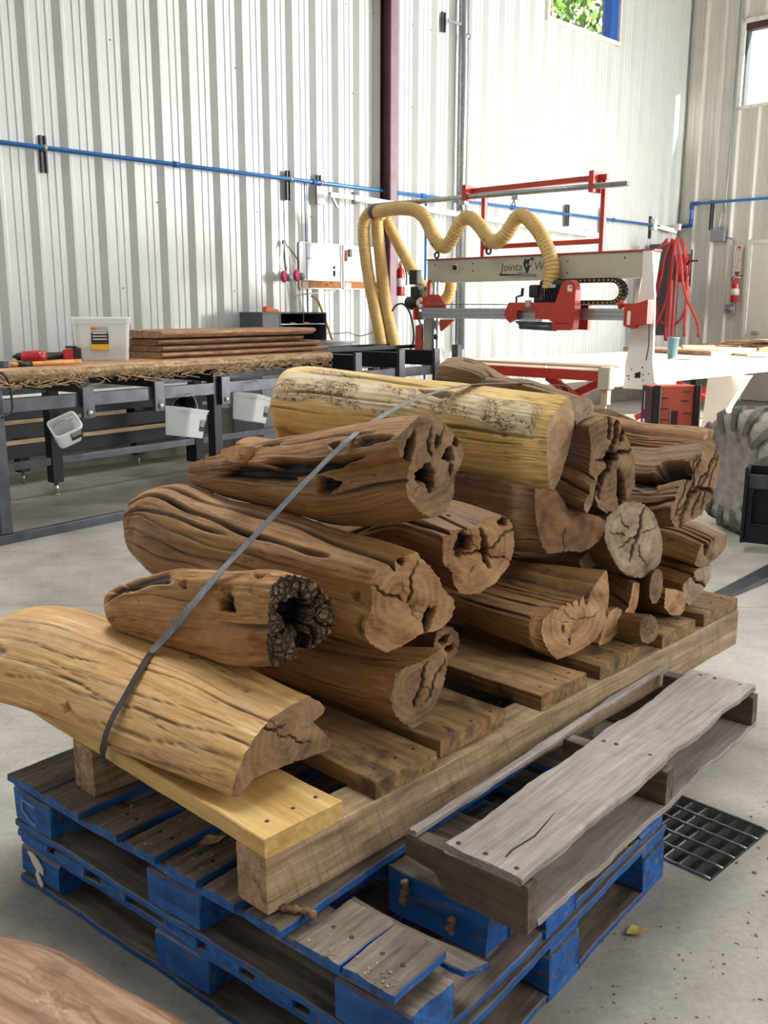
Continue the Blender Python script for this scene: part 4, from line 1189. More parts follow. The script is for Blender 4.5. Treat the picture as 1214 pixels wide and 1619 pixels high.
    for i in range(3):
        EC.append((rs.uniform(0, 360), rs.uniform(.0, .5), rs.uniform(.5, 1.1), rs.uniform(.0010, .0018), .003, 0, 0))
    for (ad, f0, f1, wd, dp, ox, oy) in EC:
        aa = math.radians(ad)
        ux, uy = math.cos(aa), math.sin(aa)
        al = (CX - ox) * ux + (CY - oy) * uy
        pe = -(CX - ox) * uy + (CY - oy) * ux + .004 * np.sin(al * 90 + ad) + .0016 * np.sin(al * 310 + ad)
        Rr = Rm * 1.05
        e = np.clip((al - f0 * Rr) / .008, 0, 1) * np.clip((f1 * Rr - al) / (.35 * Rr), 0, 1)
        g = np.exp(-(np.abs(pe) / (wd * (.5 + .5 * e))) ** 2.4) * np.sqrt(e)
        dz -= dp * g
        dke = np.maximum(dke, g ** .7 * min(.96, .45 + dp * 28))
    for (hx, hy, ra, rb, rot, dp) in eholes:
        aa = math.radians(rot)
        qx = ((CX - hx) * math.cos(aa) + (CY - hy) * math.sin(aa)) / ra
        qy = (-(CX - hx) * math.sin(aa) + (CY - hy) * math.cos(aa)) / rb
        an = np.arctan2(qy, qx)
        rr = np.hypot(qx, qy) * (1 + .14 * np.sin(3 * an + hx * 300) + .10 * np.sin(5 * an + hy * 400) + .06 * np.sin(11 * an))
        g = 1 / (1 + np.exp((rr - 1) * 16))
        dz -= dp * g
        dke = np.maximum(dke, np.clip((g - .2) * 2.2, 0, .97))
    if enddeep:
        cell = np.zeros_like(CX)
        for i in range(16):
            kx, ky = rs.uniform(-160, 160), rs.uniform(-160, 160)
            cell += np.sin(kx * CX + ky * CY + rs.uniform(0, 6))
        dz += enddeep * np.clip(cell / 4, -1, 1) * (fr[:, None] < .985)
    for i in range(5):
        dz += .0006 * np.sin(rs.uniform(30, 90) * CX + rs.uniform(30, 90) * CY + rs.uniform(0, 6)) * (fr[:, None] < .98)
    base = C[0][None, None, :] + CX[..., None] * E1[0] + CY[..., None] * E2[0]
    Pe = base + dz[..., None] * Nn[0]
    LE = np.stack([dz * 0, CX, CY], -1)
    # far cap centre + near centre
    farc = C[-1][None]
    allv = np.concatenate([Pv.reshape(-1, 3), Pe.reshape(-1, 3), Pe[-1].mean(0)[None], farc])
    lc = np.concatenate([LC.reshape(-1, 3), LE.reshape(-1, 3), [[0, 0, 0]], [[L, 0, 0]]])
    dka = np.concatenate([dk.reshape(-1), dke.reshape(-1), [dke[-1].mean()], [0]])
    F = []
    jj = np.arange(NT); jn = (jj + 1) % NT

    def quads(base_i, rows, rev):
        i = np.arange(rows - 1)[:, None] * NT + base_i
        q = np.stack([i + jj, i + jn, i + NT + jn, i + NT + jj], -1).reshape(-1, 4)
        return q[:, ::-1] if rev else q
    qa = quads(0, NL, True)
    qb = quads(nside, NR, False)
    nc = nside + NR * NT
    lastring = nside + (NR - 1) * NT
    tri1 = np.stack([lastring + jj, lastring + jn, np.full(NT, nc)], -1)
    fl = (NL - 1) * NT
    tri2 = np.stack([fl + jn, fl + jj, np.full(NT, nc + 1)], -1)
    nq, ntri = len(qa) + len(qb), len(tri1) + len(tri2)
    loops = np.concatenate([qa.ravel(), qb.ravel(), tri1.ravel(), tri2.ravel()])
    starts = np.concatenate([np.arange(nq) * 4, nq * 4 + np.arange(ntri) * 3])
    me = bpy.data.meshes.new(name)
    me.vertices.add(len(allv))
    org = C[len(C) // 2]
    me.vertices.foreach_set('co', (allv - org[None]).astype(np.float32).ravel())
    me.loops.add(len(loops))
    me.loops.foreach_set('vertex_index', loops.astype(np.int32))
    me.polygons.add(nq + ntri)
    me.polygons.foreach_set('loop_start', starts.astype(np.int32))
    mi = np.zeros(nq + ntri, np.int32)
    mi[len(qa):nq] = 1
    mi[nq:nq + len(tri1)] = 1
    me.polygons.foreach_set('material_index', mi)
    me.update(calc_edges=True)
    at = me.attributes.new('lc', 'FLOAT_VECTOR', 'POINT'); at.data.foreach_set('vector', lc.astype(np.float32).ravel())
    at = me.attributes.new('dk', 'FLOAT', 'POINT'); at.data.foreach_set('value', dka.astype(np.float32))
    if gpatch is not None:
        gp = np.zeros(len(allv), np.float32)
        g = gpatch(X / L, (np.degrees(TH)) % 360)
        gp[:nside] = g.reshape(-1)
        at = me.attributes.new('gp', 'FLOAT', 'POINT'); at.data.foreach_set('value', gp)
    me.materials.append(msd)
    me.materials.append(men)
    me.shade_smooth()
    # split the look into two parts: the round of the log and its sawn face stay one body
    o = bpy.data.objects.new(name, me)
    o.location = org
    COL.objects.link(o)
    tag(o, label, 'log', group)
    return o


sd, se = log_side, log_end
MS = {
    'tan': sd('debarked_tan_log', '946a3e', 'c59a62', 'dcba84', 1, grey='a8947c', grey_amt=.25, streak=.25),
    'burl': sd('knotty_brown_log', '704825', 'a07240', 'bd9762', 2, streak=.35),
    'brown': sd('grooved_brown_log', '634221', '8e663a', 'a98452', 3, streak=.45),
    'hollow': sd('reddish_brown_log', '623f21', '896138', 'a57e50', 4, streak=.45),
    'yellow': sd('yellow_debarked_log', '94753f', 'cba966', 'dfc68c', 5, streak=.25, beetle=True),
    'dark': sd('dark_brown_log', '45311e', '705433', '8d6d47', 6, streak=.6),
    'mid': sd('split_brown_log', '5c3d21', '886238', 'a58052', 7, streak=.6, crack=.8),
    'deep': sd('deep_brown_log', '4a311c', '6e4d2e', '86633f', 8, streak=.6),
    'red': sd('orange_brown_log', '6b4425', '97693f', 'ae8559', 9, streak=.35),
}
ME = {
    'grey': se('greyish_cut_face', '57422e', '795d42', '96795a', 1),
    'char': se('charred_rotten_face', '322419', '5d4630', '887052', 2, char=True),
    'brown': se('brown_cut_face', '704e2f', '977049', 'b08e64', 3),
    'pale': se('pale_cut_face', '886949', 'a18464', 'b59a7b', 5, 260),
    'dark': se('dark_cut_face', '523d28', '745b3f', '8b7255', 6),
    'deep': se('deep_brown_cut_face', '543922', '775335', '8e6b49', 7, 200),
    'grey2': se('grey_weathered_face', '665542', '907d68', 'ae9d86', 8, 260),
    'tan': se('tan_cut_face', '815f41', 'aa825c', 'c59f79', 9),
}


def l1patch(u, a):
    return ((u > .66 + .05 * np.sin(a * .11)) & (a > 110) & (a < 215)).astype(np.float32)


def beetle(u, a):
    c = 134 + 6 * np.sin(u * 14) + 3 * np.sin(u * 37)
    w = 30 + 5 * np.sin(u * 9 + 1)
    return np.clip((w - np.abs(a - c)) / 5, 0, 1).astype(np.float32) * np.clip((u - .03) / .03, 0, 1)


G = 'juniper logs piled on the timber skid'
make_log('L1', 'half_round_log', 'pale tan half round log nearest the camera, lying under the strap on the front board', G, MS['tan'], ME['grey'], 11,
         grooves=[(128, 132, 0, .5, .0018, .007), (168, 172, 0, .7, .0018, .007), (152, 150, .05, .45, .0014, .004), (186, 190, .1, .6, .0018, .006), (112, 118, .3, .9, .0016, .005), (140, 146, .45, 1, .0016, .005), (160, 158, .1, .7, .0012, .004), (176, 180, .3, .9, .0014, .004)],
         pits=[(.32, 75, .010, .006, .012), (.55, 190, .010, .008, .012), (.86, 165, .035, .022, .006), (.12, 92, .008, .005, .01)],
         ecracks=[(165, .0, 1.1, .0025, .012, .0, .03), (-30, .0, 1.0, .002, .010, -.02, .02)], lump=.006, flute=.0007)
make_log('L2', 'charred_end_log', 'knobbly brown log with a black crumbling hollow end, resting behind the pale front log', G, MS['burl'], ME['char'], 12,
         grooves=[(95, 60, .35, .9, .010, .018), (185, 190, .0, .3, .006, .012)],
         pits=[(.75, 116, .09, .020, .018), (.22, 148, .026, .020, .040), (.10, 112, .016, .010, .012), (.27, 104, .009, .008, .006), (.62, 108, .012, .008, .02), (.66, 100, .09, .016, .020), (.8, 120, .012, .012, .014), (.48, 130, .010, .006, .012)],
         ecracks=[(200, .1, 1.1, .004, .02, .02, 0), (250, .1, 1.1, .004, .02, .02, 0), (290, .2, 1.1, .004, .02, .02, 0), (20, .2, 1.1, .003, .015, .02, 0), (60, .2, 1.1, .003, .015, .02, 0), (330, .2, 1.1, .003, .015, .02, 0), (100, .2, 1.0, .003, .015, .02, 0)],
         eholes=[(-.008, .012, .026, .034, 20, .055), (.012, -.055, .016, .022, 0, .03)], lump=.07, flute=.001, edge=.012, enddeep=.004)
make_log('L3', 'grooved_log', 'long brown log with deep parallel grooves and a flared far end, second from the front', G, MS['brown'], ME['brown'], 13,
         grooves=[(108, 98, 0, .98, .0075, .030), (136, 124, .16, .99, .0065, .024), (86, 88, .15, .99, .0035, .012), (160, 152, .25, .97, .0025, .008), (178, 170, .3, 1, .0025, .008), (195, 188, .5, 1, .003, .008), (150, 140, .5, 1, .004, .016)],
         pits=[(.05, 168, .014, .010, .006), (.97, 118, .03, .012, .02), (.02, 205, .012, .02, .012)],
         ecracks=[(75, .0, .8, .003, .012, 0, 0), (150, .1, .9, .003, .010, 0, 0), (100, .7, 1.3, .006, .03, 0, 0)],
         eholes=[(.052, -.045, .010, .028, -12, .04)], lump=.022, flute=.0011)
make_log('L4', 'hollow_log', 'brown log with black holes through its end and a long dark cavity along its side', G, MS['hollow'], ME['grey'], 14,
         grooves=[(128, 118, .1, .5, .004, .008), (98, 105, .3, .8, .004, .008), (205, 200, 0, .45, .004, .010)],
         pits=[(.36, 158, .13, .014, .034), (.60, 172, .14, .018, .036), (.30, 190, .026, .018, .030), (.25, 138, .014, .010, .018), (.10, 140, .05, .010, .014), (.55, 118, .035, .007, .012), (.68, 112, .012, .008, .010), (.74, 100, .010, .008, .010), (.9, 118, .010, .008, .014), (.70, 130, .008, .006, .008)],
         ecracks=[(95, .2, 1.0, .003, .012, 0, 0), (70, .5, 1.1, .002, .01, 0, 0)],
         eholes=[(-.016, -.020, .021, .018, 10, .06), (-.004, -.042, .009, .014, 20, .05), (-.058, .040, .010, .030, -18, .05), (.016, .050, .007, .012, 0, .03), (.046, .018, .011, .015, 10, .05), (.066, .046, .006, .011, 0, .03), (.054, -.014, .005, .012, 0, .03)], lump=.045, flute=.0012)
make_log('L5', 'yellow_log', 'big yellow debarked log with bark beetle tracks, on top of the pile under the strap', G, MS['yellow'], ME['pale'], 15,
         grooves=[(172, 178, .05, .42, .006, .012), (108, 104, .4, .9, .006, .010), (190, 194, .1, .5, .003, .006), (150, 150, .55, .95, .004, .006)],
         pits=[(.40, 118, .045, .012, .012), (.16, 176, .008, .004, .01), (.30, 200, .004, .004, .008), (.22, 150, .004, .004, .008), (.5, 188, .004, .004, .008), (.62, 165, .004, .004, .008)],
         lump=.012, flute=.0012, gpatch=beetle, edge=.010)
make_log('L6', 'dark_rear_log', 'dark brown log showing behind the big yellow log, its end weathered grey', G, MS['dark'], ME['grey2'], 16,
         grooves=[(95, 95, .2, .9, .004, .010), (120, 125, .1, .8, .004, .010), (140, 140, .4, .9, .003, .008)], pits=[(.85, 110, .014, .012, .01)], res=.7)
make_log('L7', 'middle_log', 'brown log with a star shaped crack in its face, below the hollow log', G, MS['deep'], ME['brown'], 17,
         grooves=[(150, 150, .0, .9, .004, .012), (120, 118, 0, .6, .004, .010)],
         eholes=[(-.050, .030, .020, .026, -30, .04), (.066, .070, .012, .010, 0, .02)],
         ecracks=[(100, -.1, .55, .006, .03, .012, .01), (-70, -.1, .55, .006, .03, .012, .01), (170, .0, .9, .003, .012, .01, 0), (30, .0, 1.1, .003, .012, .01, 0), (-20, .0, .9, .002, .01, .01, 0)], pits=[(.1, 110, .005, .004, .008)], lump=.03)
make_log('L8', 'wedge_log', 'dark reddish wedge cut log under the right end of the big yellow log', G, MS['deep'], ME['deep'], 18, lump=.02)
make_log('L9', 'small_split_log', 'short split piece wedged under the end of the yellow log', G, MS['deep'], ME['dark'], 19, res=.6, grooves=[(120, 120, 0, 1, .004, .01)])
make_log('L10', 'cross_cracked_log', 'upright oval log face with a black cross shaped crack, right of the yellow log', G, MS['deep'], ME['grey'], 20,
         eholes=[(-.004, .018, .020, .014, 0, .045), (.040, -.075, .013, .045, 8, .05)],
         ecracks=[(78, .0, 1.2, .006, .035, -.004, .02), (15, .0, .75, .005, .03, 0, .02), (235, .0, .95, .006, .035, 0, .01), (60, .5, 1.3, .005, .03, 0, .02), (100, .5, 1.3, .004, .03, 0, .02), (170, .0, .6, .004, .02, 0, .01), (265, .2, 1, .004, .02, -.03, 0)], lump=.03)
make_log('L11', 'trough_log', 'light brown trough shaped log lying on top at the right end of the pile', G, MS['mid'], ME['tan'], 21, res=.8, lump=.05)
make_log('L12', 'crazed_end_log', 'large log with a splintered face at the far right, below the trough shaped log', G, MS['deep'], ME['grey'], 22,
         grooves=[(150, 150, 0, .3, .014, .05), (200, 200, 0, .8, .005, .014)], pits=[(.06, 128, .05, .022, .05), (.14, 168, .03, .012, .02)],
         ecracks=[(40, -1.2, 1.2, .004, .020, 0, 0), (62, -1.0, 1.2, .004, .022, .03, 0), (70, -1.2, 1.0, .004, .022, -.03, 0), (65, -.8, 1, .003, .02, .06, 0), (60, -.8, 1, .003, .02, -.06, 0), (-20, .2, 1.1, .005, .02, 0, 0), (230, 0, 1.2, .006, .03, 0, 0)],
         eholes=[(.0, -.01, .014, .008, 30, .03)], edge=.014, lump=.05)
make_log('L13', 'grey_round_log', 'round grey weathered log end with radial cracks, under the cross cracked log', G, MS['dark'], ME['grey2'], 23,
         ecracks=[(75, -.1, .9, .004, .022, .01, .01), (250, -.1, .8, .004, .022, .01, .01), (200, 0, .8, .003, .015, .01, .01), (160, .4, 1.1, .002, .01, 0, 0), (130, .4, 1.1, .002, .01, 0, 0), (20, .3, 1, .002, .01, 0, 0), (-60, .2, 1, .002, .01, 0, 0)],
         eholes=[(.012, .012, .006, .020, -20, .02)], lump=.02)
make_log('L14', 'squared_log', 'squarish split log with a pale lit top, at the right end under the crazed log', G, MS['mid'], ME['grey'], 24, res=.8, grooves=[(110, 115, 0, .6, .005, .02), (80, 85, 0, .4, .004, .012), (140, 140, 0, .7, .004, .012)],
         eholes=[(-.03, .01, .010, .018, 0, .03)])
make_log('L15', 'lower_split_log', 'split log with a grey jagged face on the last deck boards at the right end', G, MS['mid'], ME['grey2'], 25, res=.8, grooves=[(120, 120, 0, .8, .005, .014)], ecracks=[(-30, -1, 1, .004, .02, 0, .01)], lump=.04)
make_log('L16', 'front_split_log', 'big flat topped split log with long cracks on the middle deck boards', G, MS['mid'], ME['tan'], 26,
         grooves=[(84, 84, 0, .9, .005, .024), (108, 104, .0, .9, .004, .016), (128, 126, .0, .8, .003, .010), (150, 150, .0, .8, .003, .010), (170, 174, .1, .9, .003, .009), (66, 66, .0, .9, .004, .014)],
         ecracks=[(60, .6, 1.3, .005, .03, 0, 0), (10, .0, 1, .0015, .006, 0, 0)],
         eholes=[(-.052, -.012, .0035, .010, 0, .006), (-.030, -.052, .0035, .010, 0, .006)], lump=.012, flute=.0016)
make_log('L17', 'plank_piece', 'angular brown offcut leaning just right of the big flat topped log', G, MS['mid'], ME['tan'], 27, res=.6, grooves=[(110, 110, 0, 1, .004, .01)])
make_log('L18', 'small_block', 'small brown block tucked under the offcut beside the flat topped log', G, MS['mid'], ME['tan'], 28, res=.5)
make_log('L19', 'thin_round_log', 'thin round log with a dark end lying on the deck boards', G, MS['mid'], ME['dark'], 29, res=.5, grooves=[(100, 100, 0, 1, .003, .006)])
make_log('L20', 'oval_end_branch', 'short branch with a narrow oval end below the grey round log', G, MS['deep'], ME['grey'], 30, res=.5)
make_log('L21', 'short_branch', 'short brown branch at deck level left of the jagged grey faced log', G, MS['mid'], ME['tan'], 31, res=.5)
make_log('L22', 'forked_log', 'orange brown log with a sawn off knot, under the charred end log', G, MS['red'], ME['grey'], 32,
         grooves=[(100, 120, .05, .45, .005, .012)], ecracks=[(70, -.6, .9, .004, .014, 0, 0), (60, -.6, .9, .003, .01, .04, 0)], lump=.03, pits=[(.4, 100, .012, .006, .012)])
make_log('L23', 'hollow_branch', 'small hollow ended log behind the grooved log face', G, MS['deep'], ME['deep'], 33, res=.5, eholes=[(-.008, .012, .014, .010, 30, .03), (.008, -.014, .012, .008, 0, .03)])
make_log('L24', 'rear_brown_log', 'brown log glimpsed behind the cross cracked log', G, MS['dark'], ME['dark'], 34, res=.6)
make_log('L25', 'buried_log', 'dark buried log left of the grey round end', G, MS['deep'], ME['dark'], 35, res=.5)
make_log('L26', 'rear_stub', 'small light brown stub behind the left end of the hollow log', G, MS['red'], ME['tan'], 36, res=.5)
make_log('L27', 'filler_log', 'added dark log filling a bright gap behind the orange brown log', G, MS['dark'], ME['dark'], 37, res=.5)  # unseen filler logs, added so bright floor doesn't show through the pile
make_log('L28', 'filler_log', 'added dark log filling a bright gap under the left side of the big flat topped log', G, MS['dark'], ME['dark'], 38, res=.5)
make_log('L29', 'filler_log', 'added dark log filling a bright gap behind the thin round log', G, MS['dark'], ME['dark'], 39, res=.5)


# ---------------------------------------------------------------- wide sawmill gantry and its long table
# FB: x = d along the wall, y = a towards the left wall
g = thing('sawmill_gantry', 'cream and red gantry saw bridging the long table, with an aluminium cross rail', 'machine', FB @ Matrix.Translation((0, 1.3, .9)))
# top beam, broad face towards the camera
box(FB, 0.0, .10, .12, 2.50, 1.635, 1.845, 'top_beam', M['cream'], g, .004)
box(FB, -.012, .115, .06, 2.51, 1.845, 1.858, 'beam_cap', M['red'], g)
for a_, z_ in ((.33, 1.80), (2.40, 1.80), (.88, 1.79), (.88, 1.69), (1.93, 1.80), (1.93, 1.73)):
    lathe(FB @ Matrix.Translation((0, a_, z_)) @ Matrix.Rotation(-PI / 2, 4, 'Y'), [(.007, 0), (.007, .004), (.003, .007)], 'bolt', M['strut'], g, 8)
# right leg: plate with a slanted inner edge, wide foot
FLG = FB @ Matrix(((0, 0, 1, -.01), (1, 0, 0, 0), (0, 1, 0, 0), (0, 0, 0, 1)))     # x->a, y->z, z->d
bm = bmesh.new()
bm_prism(bm, [(.155, 1.845), (.075, 1.845), (.030, 1.50), (.010, .96), (-.02, .80), (.262, .80), (.262, .93), (.150, 1.62)], -.01, .012)
bm_obj('leg_plate', bm, FLG, M['white_paint'], g)
bm = bmesh.new()
bm_prism(bm, [(.155, 1.845), (.145, 1.845), (.245, .94), (.262, .94)], .012, .26)
bm_obj('leg_flange', bm, FLG, M['cream'], g)
box(FB, -.02, .30, -.04, .27, .74, .80, 'leg_shoe', M['white_paint'], g)
prism(FLG, [(.06, 1.36), (.066, 1.36), (.056, 1.1), (.072, .98), (.066, .98), (.05, 1.1)], -.016, -.011, 'cable', M['strut'], g)
for a_, z_ in ((.20, .90), (.10, .92), (.22, .845), (.235, .845), (.09, .86), (.04, .87), (.22, .82), (.09, .815)):
    lathe(FB @ Matrix.Translation((-.02, a_, z_)) @ Matrix.Rotation(-PI / 2, 4, 'Y'), [(.006, 0), (.006, .004)], 'bolt', M['strut'], g, 8)
prism(FLG, [(.115, .885), (.165, .87), (.165, .83), (.115, .835)], -.0125, -.0105, 'slot', M['black'], g)
# left leg and lift
bm = bmesh.new()
bm_prism(bm, [(2.50, 1.64), (2.44, 1.64), (2.40, 1.2), (2.30, .78), (2.56, .78), (2.52, 1.2)], .0, .09)
bm_obj('leg_plate', bm, FLG, M['cream'], g)
box(FB, -.05, -.02, 2.36, 2.39, .80, 1.64, 'lift_screw', M['galv'], g)
box(FB, -.05, -.02, 2.31, 2.335, .80, 1.64, 'lift_rail', M['alu'], g)
box(FB, -.06, -.03, 2.42, 2.445, 1.40, 1.66, 'lift_tube', M['red'], g)
for k, (p) in enumerate(([(2.54, 1.50), (2.44, 1.50), (2.40, 1.52), (2.28, 1.52), (2.19, 1.41), (2.19, 1.38), (2.58, 1.38)],)):
    prism(FLG, p, -.07, -.055, 'slide_plate', M['red'], g, .003)
prism(FLG, [(2.56, 1.40), (2.585, 1.40), (2.585, 1.28), (2.56, 1.28)], -.10, -.04, 'rail_end_plate', M['red'], g, .002)
prism(FLG, [(2.46, 1.285), (2.16, 1.285), (2.33, 1.17), (2.36, 1.19)], .03, .05, 'gusset', M['red_light'], g, .002)
prism(FLG, [(2.64, 1.22), (2.56, 1.24), (2.56, .95), (2.66, .85)], .0, .03, 'side_guard', M['red_light'], g, .002)
lathe(FB @ Matrix.Translation((-.04, 2.33, 1.12)) @ Matrix.Rotation(-PI / 2, 4, 'Y'), [(.02, 0), (.028, .02), (.01, .03)], 'clamp_knob', M['mauve_d'], g, 16)
# motors on the left
box(FB, -.05, .05, 2.62, 2.70, 1.62, 1.76, 'lift_motor', M['black'], g, .01)
box(FB, -.05, .05, 2.60, 2.68, 1.49, 1.60, 'lift_motor', M['black'], g, .01)
box(FB, -.03, .03, 2.52, 2.62, 1.56, 1.60, 'gearbox', M['galv'], g, .008)
lathe(FB @ Matrix.Translation((-.05, 2.56, 1.44)) @ Matrix.Rotation(-PI / 2, 4, 'X'), [(.05, 0), (.05, .05), (.064, .06), (.064, .14), (.05, .15)], 'feed_motor', M['black'], g, 24)
lathe(FB @ Matrix.Translation((-.05, 2.52, 1.44)) @ Matrix.Rotation(-PI / 2, 4, 'X'), [(.045, 0), (.045, .04)], 'motor_flange', M['white_paint'], g, 20)
for z_ in (1.41, 1.47):
    lathe(FB @ Matrix.Translation((-.08, 2.50, z_)) @ Matrix.Rotation(-PI / 2, 4, 'Y'), [(.022, 0), (.022, .02)], 'bearing', M['white_paint'], g, 14)
box(FB, -.02, .06, 2.56, 2.66, 1.28, 1.36, 'valve_block', M['galv'], g, .01)
FBS = FB @ Matrix.Translation((0, -.085, -.008))
FLS = FBS @ Matrix(((0, 0, 1, -.01), (1, 0, 0, 0), (0, 1, 0, 0), (0, 0, 0, 1)))
# cross rail: extruded profile with grooves
prof = [(-.11, 1.305), (-.11, 1.325), (-.104, 1.328), (-.104, 1.340), (-.11, 1.343), (-.11, 1.362), (-.104, 1.365), (-.104, 1.374), (-.11, 1.377), (-.11, 1.400), (-.03, 1.400), (-.03, 1.305)]
bm = bmesh.new()
va = [bm.verts.new((x, .32, z)) for x, z in prof]; vb = [bm.verts.new((x, 2.56, z)) for x, z in prof]
for k in range(len(prof)): bm.faces.new((va[k], va[(k + 1) % len(prof)], vb[(k + 1) % len(prof)], vb[k]))
bm.faces.new(va); bm.faces.new(vb[::-1])
bm_obj('cross_rail', bm, FBS, M['alu'], g)
for k in range(19):
    a_ = .40 + k * .115
    lathe(FBS @ Matrix.Translation((-.1045, a_, 1.352)) @ Matrix.Rotation(-PI / 2, 4, 'Y'), [(.0045, 0), (.0045, .002)], 'rail_screw', M['black'], g, 8)
tube(FBS, [(-.10, .36, 1.430), (-.10, 2.50, 1.437)], .005, 'feed_screw', M['galv'], g, 8)
# right end of the rail
prism(FLS, [(.32, 1.44), (.24, 1.44), (.24, 1.43), (.11, 1.47), (.11, 1.28), (.24, 1.26), (.24, 1.24), (.32, 1.26)], -.12, -.02, 'rail_end_bracket', M['red'], g, .003)
lathe(FBS @ Matrix.Translation((-.10, .38, 1.43)) @ Matrix.Rotation(PI / 2, 4, 'X'), [(.032, 0), (.04, .008), (.032, .016), (.012, .05)], 'screw_wheel', M['red'], g, 24)
box(FBS, -.135, -.12, .255, .285, 1.27, 1.38, 'roller_pad', M['white_paint'], g)
# saw carriage
ca = [(1.50, 1.38), (1.47, 1.43), (1.46, 1.45), (.98, 1.45), (.96, 1.42), (.96, 1.30), (1.01, 1.29), (1.02, 1.31), (1.17, 1.31), (1.17, 1.385), (1.37, 1.385), (1.37, 1.315), (1.40, 1.30), (1.44, 1.27), (1.49, 1.31), (1.51, 1.345)]
prism(FLS, ca, -.155, -.13, 'carriage_plate', M['red'], g, .003)
for a_, z_ in ((1.43, 1.385), (1.10, 1.385), (.99, 1.40), (.99, 1.32)):
    lathe(FBS @ Matrix.Translation((-.155, a_, z_)) @ Matrix.Rotation(-PI / 2, 4, 'Y'), [(.014, 0), (.014, .006), (.008, .010)], 'bolt', M['bolt'], g, 12)
tube(FBS, [(-.14, .96, 1.235), (-.14, 1.34, 1.245)], .028, 'guide_roller', M['dark_steel'], g, 14)
prism(FLS, [(1.42, 1.29), (.93, 1.28), (.86, 1.225), (1.33, 1.225)], -.12, -.02, 'carriage_base', M['dark_steel'], g, .003)
prism(FLS, [(1.0, 1.43), (.72, 1.44), (.72, 1.22), (.90, 1.225), (1.0, 1.30)], -.02, .03, 'carriage_side', M['red'], g, .003)
# belt cover: tall rounded red housing
bc = [(.74, 1.22), (.71, 1.24), (.70, 1.40), (.70, 1.55), (.715, 1.60), (.745, 1.628), (.79, 1.632), (.83, 1.61), (.85, 1.575), (.88, 1.48), (.92, 1.40), (.92, 1.22)]
prism(FLS, bc, -.26, -.17, 'belt_cover', M['red'], g, .004)
prism(FLS, [(.73, 1.535), (.775, 1.54), (.775, 1.59), (.73, 1.585)], -.262, -.2601, 'rating_label', M['label_w'], g)
prism(FLS, [(.735, 1.565), (.755, 1.567), (.755, 1.577), (.735, 1.575)], -.2628, -.2622, 'label_mark', M['sign_red'], g)
prism(FLS, [(.74, 1.275), (.88, 1.27), (.88, 1.278), (.74, 1.283)], -.2612, -.2601, 'cover_slot', M['mauve_d'], g)
# engine block
bm = bmesh.new()
bm_box(bm, -.16, .06, .86, 1.20, 1.44, 1.58, .02)
bm_box(bm, -.14, .04, .90, 1.16, 1.56, 1.64, .025)
bm_box(bm, -.18, .02, 1.14, 1.24, 1.49, 1.60, .02)
bm_box(bm, -.12, -.02, .98, 1.20, 1.40, 1.46, .01)
for k in range(9):
    bm_box(bm, -.175, -.15, .93 + k * .022, .94 + k * .022, 1.46, 1.57, .002)
bm_obj('engine', bm, FBS, M['black'], g)
box(FBS, -.18, -.16, .96, 1.02, 1.57, 1.60, 'engine_clip', M['bolt'], g)
tube(FBS, [(-.12, 1.41, 1.44), (-.12, 1.41, 1.50), (-.12, 1.385, 1.505), (-.12, 1.35, 1.51)], .009, 'crank_arm', M['black'], g, 8)
tube(FBS, [(-.12, 1.35, 1.505), (-.12, 1.345, 1.575)], .013, 'crank_handle', M['black'], g, 10)
box(FBS, -.17, -.155, 1.22, 1.28, 1.41, 1.47, 'feed_nut', M['bolt'], g, .004)
# drag chain loop on the right
ch = []
for k in range(13): ch.append((.95 - k * .045, 1.622))
for k in range(1, 10):
    t = k / 10 * PI
    ch.append((.41 - .10 * math.sin(t), 1.53 + .092 * math.cos(t)))
for k in range(9): ch.append((.41 + k * .045, 1.44))
chp = [Vector((-.02, a_, z_)) for a_, z_ in ch]
chain = bpy.data.objects.new('drag_chain', None); chain.matrix_basis = FB @ Matrix.Translation((-.02, .5, 1.53)); link(chain, g)
bm = bmesh.new()
for p, q in zip(chp, chp[1:]):
    m_ = (p + q) / 2; t_ = (q - p).normalized(); L_ = (q - p).length
    Mx = Matrix.Translation(m_) @ Matrix(((0, 1, 0, 0), (t_.y, 0, -t_.z, 0), (t_.z, 0, t_.y, 0), (0, 0, 0, 1)))
    bm_box(bm, -L_ * .47, L_ * .47, -.045, .045, -.019, .019, .003, Mx)
bm_obj('chain_links', bm, FB, M['black'], chain)
bm = bmesh.new()
for p, q in zip(chp, chp[1:]):
    m_ = (p + q) / 2
    bm_lathe(bm, [(.007, 0), (.007, .003)], 10, Matrix.Translation((m_.x - .045, m_.y, m_.z)) @ Matrix.Rotation(-PI / 2, 4, 'Y'))
bm_obj('chain_pins', bm, FB, M['label_y'], chain)
# switch and lettering on the beam
box(FB, -.012, 0, 2.10, 2.17, 1.735, 1.80, 'isolator_plate', M['label_w'], g, .003)
lathe(FB @ Matrix.Translation((-.012, 2.135, 1.768)) @ Matrix.Rotation(-PI / 2, 4, 'Y'), [(.022, 0), (.022, .012)], 'isolator_switch', M['black'], g, 18)
box(FB, -.040, -.022, 2.122, 2.148, 1.75, 1.79, 'isolator_knob', M['black'], g, .004)
